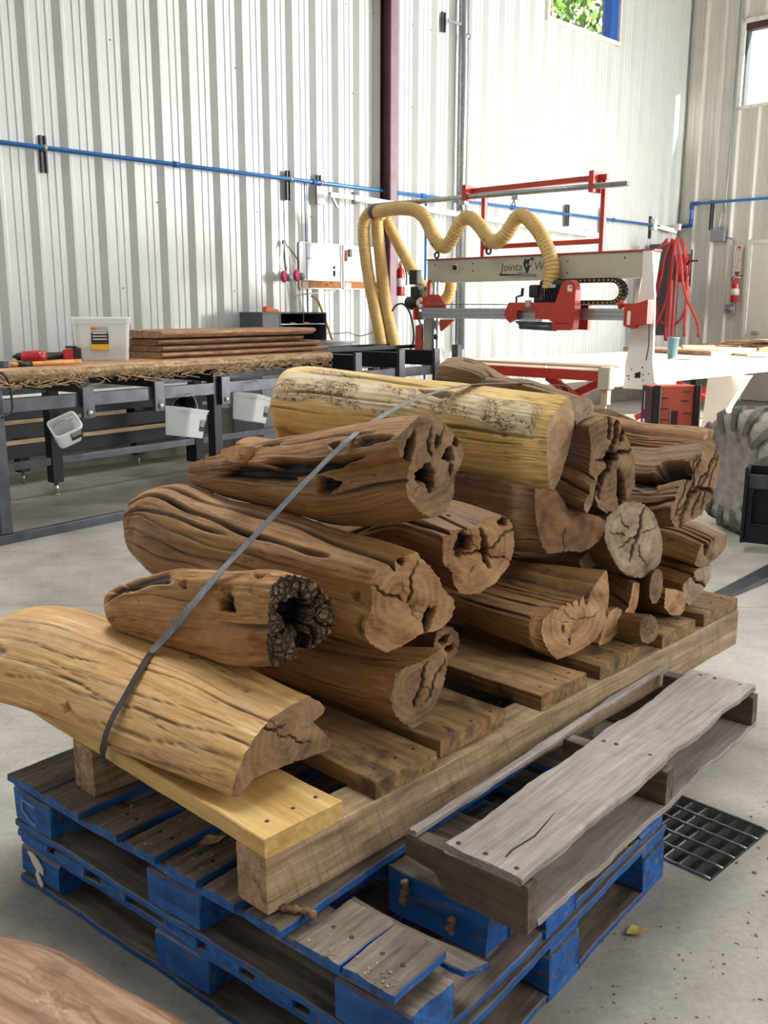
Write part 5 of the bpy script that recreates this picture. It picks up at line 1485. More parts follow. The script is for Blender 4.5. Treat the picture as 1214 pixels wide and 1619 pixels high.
# text frame: reading direction is -a, up is +z, facing -x
FTX = FB @ Matrix(((0, 0, -1, -.0008), (-1, 0, 0, 0), (0, 1, 0, 0), (0, 0, 0, 1)))
text_obj('Jointa', .105, FTX @ Matrix.Translation((-1.60, 1.722, 0)), M['black'], g, 'beam_lettering', .0008, .12, -.0012, 1.0)
text_obj('Wo', .105, FTX @ Matrix.Translation((-1.235, 1.722, 0)), M['black'], g, 'beam_lettering', .0008, .12, -.0012, 1.0)
text_obj('MADE IN THE USA', .016, FTX @ Matrix.Translation((-1.42, 1.695, 0)), M['black'], g, 'beam_lettering', .0006)
prism(FTX, [(-1.35, 1.79), (-1.335, 1.825), (-1.315, 1.815), (-1.28, 1.82), (-1.265, 1.832), (-1.235, 1.832), (-1.245, 1.80), (-1.262, 1.765), (-1.285, 1.735), (-1.292, 1.705), (-1.312, 1.70), (-1.325, 1.725), (-1.342, 1.755)], 0, .0012, 'bear_head_mark', M['black'], g)
prism(FTX, [(-1.262, 1.772), (-1.246, 1.802), (-1.262, 1.815), (-1.282, 1.80), (-1.290, 1.76)], .0012, .0018, 'bear_head_mark', M['cream'], g)
prism(FTX, [(-1.322, 1.765), (-1.312, 1.745), (-1.304, 1.770), (-1.312, 1.785)], .0012, .0018, 'bear_head_mark', M['cream'], g)
prism(FTX, [(-1.60, 1.682), (-1.62, 1.70), (-1.61, 1.686), (-1.20, 1.688), (-1.20, 1.682)], 0, .0012, 'beam_underline', M['black'], g)
prism(FTX, [(-1.57, 1.668), (-1.20, 1.674), (-1.20, 1.668)], 0, .0012, 'beam_underline', M['black'], g)

# red overhead frame standing on the beam
f = thing('overhead_frame', 'red steel frame standing on the gantry beam and carrying the grey pole', 'frame', FB @ Matrix.Translation((.05, 1.2, 1.86)))
box(FB, .03, .07, 1.83, 1.87, 1.858, 2.42, 'post', M['red'], f)
box(FB, .03, .07, .565, .605, 1.858, 2.44, 'post', M['red'], f)
box(FB, .03, .07, .605, 1.83, 1.925, 1.965, 'lower_rail', M['red'], f)
box(FB, .02, .07, .55, 2.0, 2.43, 2.475, 'top_rail', M['red'], f)
box(FB, -.07, .08, 1.98, 2.025, 2.36, 2.50, 'clamp', M['red'], f)
box(FB, -.07, .08, .62, .665, 2.33, 2.50, 'clamp', M['red'], f)
p = tube(FB, [(-.03, 3.28, 2.405), (-.03, 1.8, 2.395), (-.03, .32, 2.375)], .024, 'hose_pole', M['galv'], None, 14)
tag(p, 'long grey galvanised pole holding the yellow hose above the saw', 'pole')

# white boom on the wall
b = thing('wall_boom', 'white jointed boom arm swinging out from the left wall above the whiteboards', 'boom', FB @ Matrix.Translation((-.25, 3.78, 2.5)))
box(FB, -.30, -.20, 3.765, 3.78, 2.44, 2.62, 'boom_plate', M['white_paint'], b)
box(FB, -.24, .10, 3.62, 3.66, 2.50, 2.55, 'boom_bracket', M['white_paint'], b)
box(FB @ Matrix.Translation((-.24, 3.64, 2.55)) @ Matrix.Rotation(.95, 4, 'Y'), .0, .18, -.012, .012, -.008, .008, 'boom_strut', M['galv'], b)
box(FB @ Matrix.Translation((.10, 3.64, 2.52)) @ Matrix.Rotation(math.radians(1.5), 4, 'Y'), 0, 4.75, -.025, .025, -.03, .03, 'boom_arm', M['white_paint'], b)
tube(FB, [(.10, 3.64, 2.46), (.10, 3.64, 2.58)], .03, 'pivot', M['galv'], b, 14)
tube(FB, [(4.86, 3.64, 2.40), (4.86, 3.64, 2.50)], .035, 'pivot', M['galv'], b, 14)


# ---------------------------------------------------------------- yellow duct hoses
def duct_hose(pts, r, label, parent=None):
    path = smooth_path(pts, .0053)
    bm = bmesh.new()
    bm_tube(bm, path, lambda i, arc: r * (1 + .11 * abs(math.cos(PI * arc / .032)) - .05), 20)
    o = bm_obj('duct_hose', bm, FB, M['hose_y'], parent, True)
    return tag(o, label, 'hose', 'yellow ribbed duct hoses')


h1 = [(3.16, 2.330), (2.938, 2.350), (2.766, 2.345), (2.623, 2.311), (2.505, 2.216), (2.421, 2.080), (2.33, 1.985), (2.242, 1.975), (2.15, 2.078), (2.052, 2.195), (1.961, 2.205), (1.847, 2.126), (1.732, 2.005), (1.65, 1.985), (1.552, 2.047), (1.451, 2.165), (1.376, 2.19), (1.278, 2.13), (1.172, 2.018), (1.088, 1.874), (1.042, 1.729), (1.062, 1.595), (1.10, 1.47)]
duct_hose([(-.10, a_ - .075 * min(1, k / 3), z_ - .008) for k, (a_, z_) in enumerate(h1)], .062, 'yellow ribbed hose looping in waves under the grey pole down to the saw')
duct_hose([(-.06, 3.16, 2.34), (-.05, 3.25, 2.335), (-.05, 3.325, 2.26), (-.05, 3.340, 2.12), (-.05, 3.306, 1.884), (-.05, 3.25, 1.629), (-.05, 3.176, 1.373), (-.05, 3.101, 1.118), (-.05, 3.05, .92)], .060, 'leftmost yellow ribbed hose hanging down in front of the second whiteboard')
duct_hose([(.05, 3.20, 2.32), (.05, 3.24, 2.26), (.05, 3.215, 2.03), (.05, 3.165, 1.693), (.05, 3.105, 1.374), (.05, 3.02, 1.118), (.05, 2.96, .92)], .060, 'yellow ribbed hose hanging straight down, second from the left')
duct_hose([(.14, 3.22, 2.33), (.16, 3.16, 2.19), (.18, 3.03, 1.978), (.19, 2.89, 1.785), (.20, 2.76, 1.62), (.20, 2.62, 1.50), (.20, 2.46, 1.46), (.18, 2.36, 1.56), (.16, 2.33, 1.72), (.16, 2.33, 1.80)], .055, 'yellow ribbed hose slanting down behind the left end of the gantry beam')
k_ = thing('hose_collar', 'grey collar ring gathering the yellow hoses at the end of the pole', 'collar', FB @ Matrix.Translation((-.05, 3.2, 2.34)))
lathe(FB @ Matrix.Translation((-.10, 3.14, 2.332)) @ Matrix.Rotation(PI / 2, 4, 'X'), [(.072, -.02), (.072, .03)], 'ring', M['dark_steel'], k_, 24)
tube(FB, [(-.03, 3.22, 2.40), (-.03, 3.22, 2.30)], .02, 'hanger_pin', M['galv'], k_, 10)
for i, (a_, z0, z1) in enumerate(((2.60, 2.385, 2.345), (2.03, 2.385, 2.26), (1.42, 2.385, 2.25))):
    o = thing('hose_hanger', ['roller hanger on the pole above the first dip of the yellow hose', 'roller hanger beside the left clamp of the red frame', 'roller hanger holding the last high loop of the yellow hose'][i], 'hanger', FB @ Matrix.Translation((-.05, a_, 2.38)), 'hose hangers on the pole')
    box(FB, -.065, -.005, a_ - .035, a_ + .035, 2.33, 2.37, 'hanger_plate', M['galv'], o)
    tube(FB, [(-.07, a_, 2.33), (-.09, a_ + .03, z1), (-.10, a_, z1 - .01), (-.09, a_ - .03, z1), (-.07, a_, 2.33)], .004, 'hanger_wire', M['strut'], o, 6)
for i, (a_, z_) in enumerate(((2.30, 1.885), (1.675, 1.90))):
    o = thing('tie_ring', ['dark ring under the left low loop of the yellow hose', 'dark ring under the right low loop of the yellow hose'][i], 'ring', FB @ Matrix.Translation((-.08, a_, z_)), 'rings under the yellow hose')
    bm = bmesh.new()
    ring = [Vector((-.09, a_ + .026 * math.cos(t * PI / 8), z_ + .026 * math.sin(t * PI / 8))) for t in range(17)]
    bm_tube(bm, ring, .011, 8)
    bm_obj('ring', bm, FB, M['strut'], o, True)
    tube(FB, [(-.10, a_, z_ + .03), (-.17, a_, z_ + .10), (-.11, a_, z_ + .16)], .004, 'tie', M['black'], o, 6)

# black cables beside the left gantry leg
o = thing('power_cable', 'black power cable looping between the yellow hoses and the saw', 'cable', FB @ Matrix.Translation((.9, 3.2, 1.0)))
tube(FB, [(-.05, 2.93, 1.36), (-.02, 2.90, 1.42), (0, 2.82, 1.43), (.02, 2.74, 1.33), (.02, 2.69, 1.12), (.02, 2.74, .98), (.02, 2.86, .90), (.02, 2.95, .92)], .010, 'cable_run', M['black'], o, 8, .03)
o = thing('power_cable', 'thinner black cable dropping from the feed motor of the saw', 'cable', FB @ Matrix.Translation((0, 2.6, 1.0)))
tube(FB, [(0, 2.60, 1.36), (0, 2.62, 1.30), (0, 2.56, 1.18), (0, 2.60, .98), (0, 2.72, .90)], .008, 'cable_run', M['black'], o, 8, .03)

# round grey discs seen behind the rail
o = thing('hose_port', 'pair of round grey duct ports behind the aluminium rail', 'port', FB @ Matrix.Translation((1.8, 3.4, 1.35)))
for k, a_ in enumerate((3.0, 2.90)):
    lathe(FB @ Matrix.Translation((1.9, a_ - .35, 1.30)) @ Matrix.Rotation(-1.2, 4, 'Y'), [(.12, 0), (.13, .01), (.12, .03), (.05, .035), (.05, .02)], 'port_disc', M['galv'], o, 28)
tube(FB, [(1.95, 2.6, 1.30), (1.97, 3.65, 1.32)], .04, 'port_stem', M['galv'], o, 14)

# ---- long table of the saw
t = thing('saw_table', 'long saw table with white side rails and red crossed legs running under the gantry', 'table', FB @ Matrix.Translation((3, 1, 0)))
box(FB, -.08, 5.2, .33, .45, .745, .895, 'side_rail', M['white_paint'], t)
box(FB, -.08, 5.2, 1.95, 2.07, .745, .895, 'side_rail', M['white_paint'], t)
box(FB, -.10, -.03, .45, 1.95, .79, .875, 'end_rail', M['red'], t)
for x in (1.4, 2.9, 4.4, 5.1): box(FB, x, x + .06, .45, 1.95, .80, .87, 'cross_rail', M['red'], t)
box(FB, -.14, -.04, .34, .44, .73, .91, 'corner_bracket', M['cream'], t)
box(FB, -.11, -.05, .36, .42, .60, .72, 'wood_block', M['strip_wood'], t)
tube(FB, [(-.08, .39, .52), (-.08, .39, .60)], .008, 'foot_bolt', M['bolt'], t, 8)
def brace(p, q, r=.034, nm='cross_leg', m='red'):
    P, Q = Vector(p), Vector(q)
    d = (Q - P)
    x = d.normalized(); y = Vector((1, 0, 0)) if abs(x.x) < .8 else Vector((0, 1, 0)); z = x.cross(y).normalized(); y = z.cross(x)
    Fm = FB @ frame(P, x, y, z)
    box(Fm, 0, d.length, -r * .6, r * .6, -r, r, nm, M[m], t)
for x in (-.03, 3.2):
    brace((x, 1.02, .80), (x, -.42, .02)) if x < 1 else brace((x, 1.9, .76), (x, .3, .02))
    brace((x + .06, .45, .80), (x + .06, 2.0, .10))
# white tapered leg at the right
FLG2 = FB @ Matrix(((0, 0, 1, 2.2), (1, 0, 0, 0), (0, 1, 0, 0), (0, 0, 0, 1)))
for x in (2.15, 4.7):
    Fx = FB @ Matrix(((0, 0, 1, x), (1, 0, 0, 0), (0, 1, 0, 0), (0, 0, 0, 1)))
    prism(Fx, [(.58, .745), (.16, .745), (.20, .70), (.36, .40), (.42, .0), (.62, .0)], 0, .12, 'tapered_leg', M['white_paint'], t, .004)
brace((2.3, -.05, .60), (3.4, -.6, .10))

pl = box(FB, -.06, 1.30, .46, 2.0, .8965, .914, 'plywood_sheet', M['ply'])
tag(pl, 'plywood sheet lying on the near end of the saw table', 'sheet')
tag(box(FB, 1.32, 5.15, .47, 1.94, .8965, .905, 'bed_sheet', M['white_paint']), 'white bed sheet covering the long saw table beyond the plywood', 'sheet')

rg = random.Random(5)
def board(d0, d1, a0, a1, z0, z1, label, mat='ply', group=None, rz=0, cut=0, name='sawn_board', cat='board'):
    Fm = FB @ Matrix.Translation(((d0 + d1) / 2, (a0 + a1) / 2, 0)) @ Matrix.Rotation(rz, 4, 'Z')
    o = plank(Fm, -(d1 - d0) / 2, (d1 - d0) / 2, -(a1 - a0) / 2, (a1 - a0) / 2, z0, z1, name, M[mat], None, .003, .006, cut=cut)
    return tag(o, label, cat, group)


board(2.3, 3.6, 1.15, 1.55, .906, .955, 'thick live edge board on the saw table behind the belt cover', 'flitch', rz=1.3)
board(2.5, 4.5, .95, 1.30, .906, .93, 'pale board on the saw table right of the thick one', 'strip_wood', rz=.9)
board(3.1, 4.7, 1.35, 1.75, .906, .94, 'pale live edge board farther down the saw table', 'strip_wood', rz=.5)
board(1.6, 1.85, .5, .72, .906, .915, 'small pale offcut near the gantry leg', 'strip_wood')
board(3.9, 5.0, .6, .95, .906, .95, 'pale board beside the grey blue cup', 'strip_wood', rz=.25)
board(4.4, 5.0, 1.0, 1.10, .906, .94, 'orange brown board end on the far half of the saw table', 'flitch', rz=.1, cut=.3)

# far lumber heap on low trestles beside the end wall
lt = thing('lumber_rack', 'low steel rack under the far heap of boards by the end wall', 'rack', FB @ Matrix.Translation((6.4, 1.8, 0)))
for x in (5.7, 6.9):
    box(FB, x, x + .06, -.6, 2.6, .80, .86, 'rack_bar', M['black_steel'], lt)
    for a_ in (-.5, 1.0, 2.5): box(FB, x, x + .06, a_, a_ + .06, 0, .80, 'rack_leg', M['black_steel'], lt)
zz = {}
labels = ['lowest', 'second', 'third', 'fourth', 'fifth', 'sixth', 'seventh', 'eighth', 'ninth', 'tenth']
for col_, (a0, w_, n_) in enumerate(((2.15, .40, 2), (1.65, .42, 4), (1.15, .42, 5), (.60, .46, 7), (.05, .48, 10), (-.50, .48, 10))):
    z = .861
    for k in range(n_):
        th_ = .028
        jx = rg.uniform(-.25, .25)
        board(5.35 + jx, 7.15 + jx * .3, a0 + rg.uniform(-.015, .015), a0 + w_ - .03 + rg.uniform(-.02, .02), z, z + th_,
              '%s board from the bottom in the %s stack on the far lumber rack' % (labels[k], ['leftmost', 'second from left', 'third from left', 'fourth from left', 'fifth from left', 'rightmost'][col_]), ['flitch', 'slab_edge', 'strip_wood', 'flitch'][rg.randrange(4)], 'boards on the far lumber rack', rz=rg.uniform(-.015, .015))
        z += th_ + .001
bx = thing('cardboard_box', 'small cardboard box on the far lumber at the right edge of the photo', 'box', FB @ Matrix.Translation((6.1, .75, 1.07)))
box(FB, 5.95, 6.30, .66, .96, 1.072, 1.24, 'carton', M['card'], bx, .006)
box(FB, 5.93, 6.12, .66, .96, 1.2405, 1.2455, 'flap', M['card'], bx, .001)

cup = thing('plastic_tub', 'grey blue plastic tub standing on the saw table right of the gantry leg', 'tub', FB @ Matrix.Translation((1.75, .62, .906)))
lathe(FB @ Matrix.Translation((1.70, .75, .906)), [(.040, 0), (.044, .005), (.056, .20), (.062, .20), (.062, .212), (.052, .212), (.038, .01)], 'tub_body', M['teal'], cup, 28)


# ---------------------------------------------------------------- steel rack with the big live edge slab (FT frame)
r = thing('steel_rack', 'dark square tube steel rack carrying the big live edge slab at the left', 'rack', FT)
ds = M['dark_steel']
box(FT, -.6, 5.0, 0, .05, .775, .857, 'top_rail', ds, r)
box(FT, -.6, 5.0, 1.06, 1.11, .775, .857, 'top_rail', ds, r)
box(FT, -.6, 2.6, -.02, .03, .0, .055, 'floor_rail', ds, r)
box(FT, -.6, 5.0, 1.06, 1.11, .235, .29, 'lower_rail', ds, r)
for s_ in (.02, 1.75, 5.0):
    box(FT, s_, s_ + .075, .0, .075, .057 if s_ < 1 else .0, .95 if s_ < 4 else 1.04, 'post', M['black_steel'] if s_ == 1.75 else ds, r)
for s_ in (1.09, 2.5, 5.0):
    box(FT, s_, s_ + .09, 1.05, 1.13, .10, .95, 'post', M['black_steel'], r)
    tube(FT, [(s_ + .045, 1.09, .0), (s_ + .045, 1.09, .10)], .018, 'levelling_foot', M['bolt'], r, 12)
    lathe(FT @ Matrix.Translation((s_ + .045, 1.09, 0)), [(.034, 0), (.03, .012), (.016, .016)], 'foot_pad', M['bolt'], r, 16)
for s_ in (.62, 1.19, 1.80, 3.35, 3.98, 4.55):
    zt = .95 if s_ < 2 else 1.0
    box(FT, s_, s_ + .07, -.008, 1.14, .86, zt, 'cross_bar', M['black_steel'], r)
    box(FT, s_, s_ + .085, -.032, -.001, .70, .90 if s_ < 2 else 1.02, 'drop_bracket', ds, r)
    lathe(FT @ Matrix.Translation((s_ + .045, -.032, .735)) @ Matrix.Rotation(PI / 2, 4, 'X'), [(.020, 0), (.020, .008), (.012, .016)], 'bracket_bolt', M['bolt'], r, 12)
for y_ in (.45, .80):
    box(FT, 2.9, 5.0, y_, y_ + .05, 1.0, 1.035, 'skid_bar', M['black_steel'], r)

# thick live edge slab: shaggy bark edge
def live_slab(F, s0, s1, y0, y1, z0, z1, name, mat_top, mat_edge, label, seed, shag=.02, n=90, group=None, taper=0):
    rs = random.Random(seed)
    ph = [rs.uniform(0, 6.3) for _ in range(8)]
    root = thing(name, label, 'slab', F @ Matrix.Translation(((s0 + s1) / 2, (y0 + y1) / 2, z0)), group)
    V, Fc = [], []
    for i in range(n + 1):
        t = i / n
        s = s0 + (s1 - s0) * t
        w = shag * (math.sin(s * 3.1 + ph[0]) + .5 * math.sin(s * 9 + ph[1]) + .25 * math.sin(s * 31 + ph[2]))
        tp = taper * max(0, (t - .85) / .15) ** 2
        ye = y0 + w + tp
        yb = y1 + w * .5
        zz_ = z1 - z0
        j = [rs.uniform(-1, 1) * shag * .25 for _ in range(6)]
        V += [(s, yb, z0), (s, yb, z1), (s, ye + .03, z1), (s, ye + .004 + j[0], z1 - .012 * zz_ / .08), (s, ye + j[1], z0 + zz_ * .55), (s, ye + .006 + j[2], z0 + zz_ * .45 ), (s, ye + .03 + j[3], z0 + zz_ * .12 + j[4] * .3), (s, ye + .07, z0)]
    m = 8
    for i in range(n):
        for k in range(m):
            a, c = i * m + k, i * m + (k + 1) % m
            Fc.append((a, c, c + m, a + m))
    Fc.append(tuple(range(m)))
    Fc.append(tuple(range(n * m + m - 1, n * m - 1, -1)))
    o = mesh_obj('board', V, Fc, F, [mat_top, mat_edge], root)
    for p in o.data.polygons:
        k = p.index % m if p.index < n * m else 0
        if 2 <= k <= 6: p.material_index = 1
    return root


sl = live_slab(FT, -.8, 3.0, -.07, .70, .9505, 1.037, 'live_edge_slab', M['slab_top'], M['slab_edge'], 'thick live edge slab with shaggy bark along its front, on the steel rack', 4, .016, 160)
# hanging bark fibres
rg = random.Random(9)
bm = bmesh.new()
for k in range(260):
    s_ = rg.uniform(-.3, 2.95)
    y_ = -.06 + rg.uniform(-.02, .03)
    z_ = rg.uniform(.945, 1.0)
    L_ = rg.uniform(.02, .10)
    a_ = rg.gauss(0, .5)
    P = [Vector((s_, y_, z_)), Vector((s_ + L_ * .6 * math.cos(a_) * rg.choice([-1, 1]), y_ - .012, z_ - L_ * .25)), Vector((s_ + L_ * math.cos(a_) * rg.choice([-1, 1]), y_ - .004, z_ - L_ * .5))]
    bm_tube(bm, P, rg.uniform(.0015, .004), 4)
o = bm_obj('bark_fibres', bm, FT, M['slab_edge'], sl)
o['kind'] = 'stuff'

# stack of four flitches
zz_ = 1.039
fl = [(1.38, 3.30, .10, .62, .040, 0), (1.40, 3.22, .13, .62, .040, .25), (1.40, 3.05, .16, .62, .042, .2), (1.36, 3.12, .08, .64, .050, .12)]
nm = ['bottom flitch of the stack of four on the big slab', 'second flitch from the bottom in the stack on the big slab', 'third flitch from the bottom in the stack on the big slab', 'top flitch of the stack on the big slab, gently cupped']
for k, (s0, s1, y0, y1, th_, tp) in enumerate(fl):
    live_slab(FT, s0, s1, y0, y1, zz_, zz_ + th_, 'live_edge_board', M['flitch'], M['flitch'], nm[k], 20 + k, .012, 70, 'flitches stacked on the big slab', taper=.12)
    zz_ += th_ + .004 + (.006 if k == 2 else 0)


def shell_pail(F, w, d, h, taper, name, label, group=None, lab=None, fill=0.0, t=.003):
    """Open square milky pail with rim, wire handle and label; origin at the base centre."""
    o = thing(name, label, 'pail', F, group)
    def rr(wx, dy, r, n=5):
        P = []
        for cx, cy, a0 in ((wx - r, dy - r, 0), (-wx + r, dy - r, 90), (-wx + r, -dy + r, 180), (wx - r, -dy + r, 270)):
            for k in range(n):
                a = math.radians(a0 + 90 * k / (n - 1)); P.append((cx + r * math.cos(a), cy + r * math.sin(a)))
        return P
    bm = bmesh.new()
    prev = None
    levels = [(0, -.0), (0.006, .0), (h * .86, .0), (h * .865, .008), (h * .885, .008), (h * .89, .002), (h * .94, .002), (h * .945, .009), (h * .985, .009), (h, .006), (h, .0), (h * .5, -t), (0.008, -t)]
    rings = []
    for z, ex in levels:
        f_ = taper + (1 - taper) * z / h
        P = rr(w / 2 * f_ + ex, d / 2 * f_ + ex, .028)
        rings.append([bm.verts.new((x, y, z)) for x, y in P])
    for a, b in zip(rings, rings[1:]):
        n_ = len(a)
        for k in range(n_): bm.faces.new((a[k], a[(k + 1) % n_], b[(k + 1) % n_], b[k]))
    bm.faces.new(rings[0][::-1]); bm.faces.new(rings[-1])
    bm_obj('body', bm, F, M['plastic'], o)
    if lab:
        fx, lw, lh, lz = lab
        y_ = -(d / 2 * (taper + (1 - taper) * lz / h)) - .0012
        Fl = F @ Matrix(((1, 0, 0, fx), (0, 0, -1, y_), (0, 1, 0, lz), (0, 0, 0, 1)))
        l_ = prism(Fl, [(-lw / 2, -lh / 2), (lw / 2, -lh / 2), (lw / 2, lh / 2), (-lw / 2, lh / 2)], 0, .001, 'label', M['label_k'], o)
        for k in range(4):
            prism(Fl, [(-lw * .4, lh * (.32 - k * .13)), (lw * .4, lh * (.32 - k * .13)), (lw * .4, lh * (.36 - k * .13)), (-lw * .4, lh * (.36 - k * .13))], .001, .0015, 'print_line', M['label_w'], l_)
    return o


def wire_handle(F, pts, parent):
    tube(F, pts, .0028, 'wire_handle', M['galv'], parent, 6, .01)


# big pail on the slab, turned so an edge faces the camera
Fp = FT @ Matrix.Translation((1.075, .36, 1.038)) @ Matrix.Rotation(math.radians(-33), 4, 'Z')
pb_ = shell_pail(Fp, .36, .36, .285, .90, 'clear_pail', 'large square milky pail with a yellow and black label, standing on the slab', None, (-.02, .11, .15, .15))
Fl = Fp @ Matrix(((1, 0, 0, -.02), (0, 0, -1, -.1735), (0, 1, 0, .092), (0, 0, 0, 1)))
prism(Fl, [(-.055, -.018), (.055, -.018), (.055, .018), (-.055, .018)], 0.0004, .0022, 'label_band', M['label_y'], pb_)
prism(Fl, [(-.055, .115), (-.015, .115), (-.015, .133), (-.055, .133)], 0.0004, .0022, 'label_corner', M['orange'], pb_)
wire_handle(Fp, [(.184, -.09, .245), (.192, -.05, .20), (.196, .02, .12), (.196, .06, .09), (.192, .10, .10)], pb_)
bm = bmesh.new()
bm_box(bm, -.155, .155, -.155, .155, .008, .105, .03)
for v_ in bm.verts:
    if v_.co.z > .08: v_.co.z += .02 * math.sin(v_.co.x * 20 + 1) + .015 * math.sin(v_.co.y * 31)
tag(bm_obj('sawdust_fill', bm, Fp, M['chip']), 'sawdust filling the lower half of the large clear pail', 'sawdust', kind='stuff')

# three small pails hanging from the front rail
hang = [((.50, -.02, .600), -25, 'small pail', (-38, 35), 'small clear pail hanging tilted on the rack rail, leftmost of three', .20),
        ((1.43, -.03, .505), 20, '', (10, 0), 'middle one of three clear pails hanging from the rack rail', .33),
        ((2.07, -.03, .555), 20, '', (12, 0), 'clear pail hanging from the rack rail right of the black post', .33)]
for k, (loc, rz, _, tl, lb, w_) in enumerate(hang):
    Fp = FT @ Matrix.Translation(loc) @ Matrix.Rotation(math.radians(tl[0] * (1 if k == 0 else 1)), 4, 'Y') @ Matrix.Rotation(math.radians(tl[1]), 4, 'X') @ Matrix.Rotation(math.radians(rz), 4, 'Z')
    if k == 0: Fp = Fp @ Matrix.Translation((0, 0, -.02))
    o = shell_pail(Fp, w_ * .84, w_ * .62, .20 if k else .16, .88, 'small_clear_pail', lb, 'small clear pails hanging on the rack', (w_ * .20, .075, .085, .09))
    h_ = .20 if k else .16
    if k: wire_handle(Fp, [(-w_ * .1, -w_ * .30, h_ * .86), (-w_ * .08, -w_ * .26, h_ + .04), (-w_ * .06, -.02, h_ + .10), (-w_ * .08, w_ * .26, h_ + .04), (-w_ * .1, w_ * .30, h_ * .86)], o)
    else: wire_handle(Fp, [(-w_ * .42, 0, h_ * .86), (-w_ * .3, -.02, h_ + .06), (0, -.03, h_ + .09), (w_ * .3, -.02, h_ + .06), (w_ * .42, 0, h_ * .86)], o)

# drill driver
Fd = FT @ Matrix.Translation((.58, .36, 1.038)) @ Matrix.Rotation(math.radians(-30), 4, 'Z')
o = thing('cordless_drill', 'red and black cordless drill lying on the slab left of the big pail', 'drill', Fd)
bm = bmesh.new()
bm_lathe(bm, [(.022, 0), (.034, .01), (.038, .05), (.040, .12), (.034, .15)], 20, Matrix.Translation((-.10, -.045, .042)) @ Matrix.Rotation(PI / 2, 4, 'Y') @ Matrix.Rotation(.4, 4, 'X'))
bm_obj('motor_housing', bm, Fd, M['ext_red'], o, True)
lathe(Fd @ Matrix.Translation((-.135, -.045, .042)) @ Matrix.Rotation(PI / 2, 4, 'Y'), [(.006, -.02), (.016, 0), (.024, .01), (.026, .035)], 'chuck', M['black'], o, 18)
tube(Fd, [(.02, -.045, .042), (.08, -.02, .042), (.17, .0, .045)], lambda i, a: .027 - .004 * math.sin(a * 12), 'grip', M['black'], o, 16, .015)
box(Fd, .15, .22, -.055, .055, .004, .085, 'grip_foot', M['ext_red'], o, .012)
box(Fd, .215, .265, -.060, .060, .002, .092, 'battery', M['black'], o, .01)
box(Fd, .17, .24, -.05, .03, .090, .104, 'battery_latch', M['black'], o, .004)
# mallet / hammer handle
Fh = FT @ Matrix.Translation((.46, .04, 1.052)) @ Matrix.Rotation(math.radians(-4), 4, 'Z')
o = thing('hammer', 'hammer with a yellow wooden handle lying at the left edge of the slab', 'hammer', Fh)
bm = bmesh.new(); bm_tube(bm, [Vector((x / 10, 0, 0)) for x in range(-3, 3)], lambda i, a: .014 + .004 * (a > .35), 14)
bm_obj('handle', bm, Fh, M['handle_wood'], o, True)
tube(Fh, [(-.22, 0, 0), (-.13, 0, 0)], .0175, 'grip_tape', M['black'], o, 14)
box(Fh, -.34, -.30, -.06, .06, -.014, .024, 'hammer_head', M['dark_steel'], o, .006)
# black hook strap at the extreme left
o = thing('bungee_cord', 'black rubber cord hooked over the rack rail at the left edge of the photo', 'cord', FT @ Matrix.Translation((.08, -.04, .9)))
tube(FT, [(.02, -.05, 1.03), (.07, -.065, 1.01), (.10, -.07, .95), (.11, -.07, .82), (.09, -.07, .78), (.04, -.06, .76)], .007, 'cord_run', M['black'], o, 8, .02)

# ---- second dark rack against the wall with pale strips
q = thing('roller_rack', 'low black steel rack standing behind the slab rack near the wall', 'rack', FT @ Matrix.Translation((2, 2, 0)))
for z0, z1 in ((.53, .60), (.385, .495), (.225, .335)):
    box(FT, -.5, 3.15, 1.60, 1.66, z0, z1, 'beam', M['black_steel'], q)
    box(FT, -.5, 3.0, 1.745, 1.79, z0 + .02, z1 + .02, 'beam', M['black_steel'], q)
for s_ in (.40, 1.20, 2.35, 3.0):
    box(FT, s_, s_ + .09, 1.66, 1.74, .10, .62, 'leg', M['black_steel'], q)
    tube(FT, [(s_ + .045, 1.70, 0), (s_ + .045, 1.70, .10)], .012, 'levelling_foot', M['bolt'], q, 8)
for k, (z_, s1) in enumerate(((.514, 2.2), (.355, 3.1))):
    tag(plank(FT, -.4, s1, 1.585, 1.655, z_ - .018 + .0, z_ + .014, 'wood_strip', M['strip_wood'], None, .001, .004), ['upper pale wooden strip on the low black rack', 'lower pale wooden strip on the low black rack'][k], 'strip')
o = thing('pipe_bundle', 'pale plastic pipes lying behind the slab rack', 'pipe', FT @ Matrix.Translation((1, 1.9, .7)))
for k in range(3): tube(FT, [(-1.0, 1.52, .72 - k * .0001 + k * .07), (3.0, 1.52, .70 + k * .07)], .030, 'pipe', M['trim_white'], o, 14)
for s_ in (-.8, 2.85): box(FT, s_, s_ + .05, 1.45, 1.58, .0, .69, 'trestle', M['black_steel'], o)

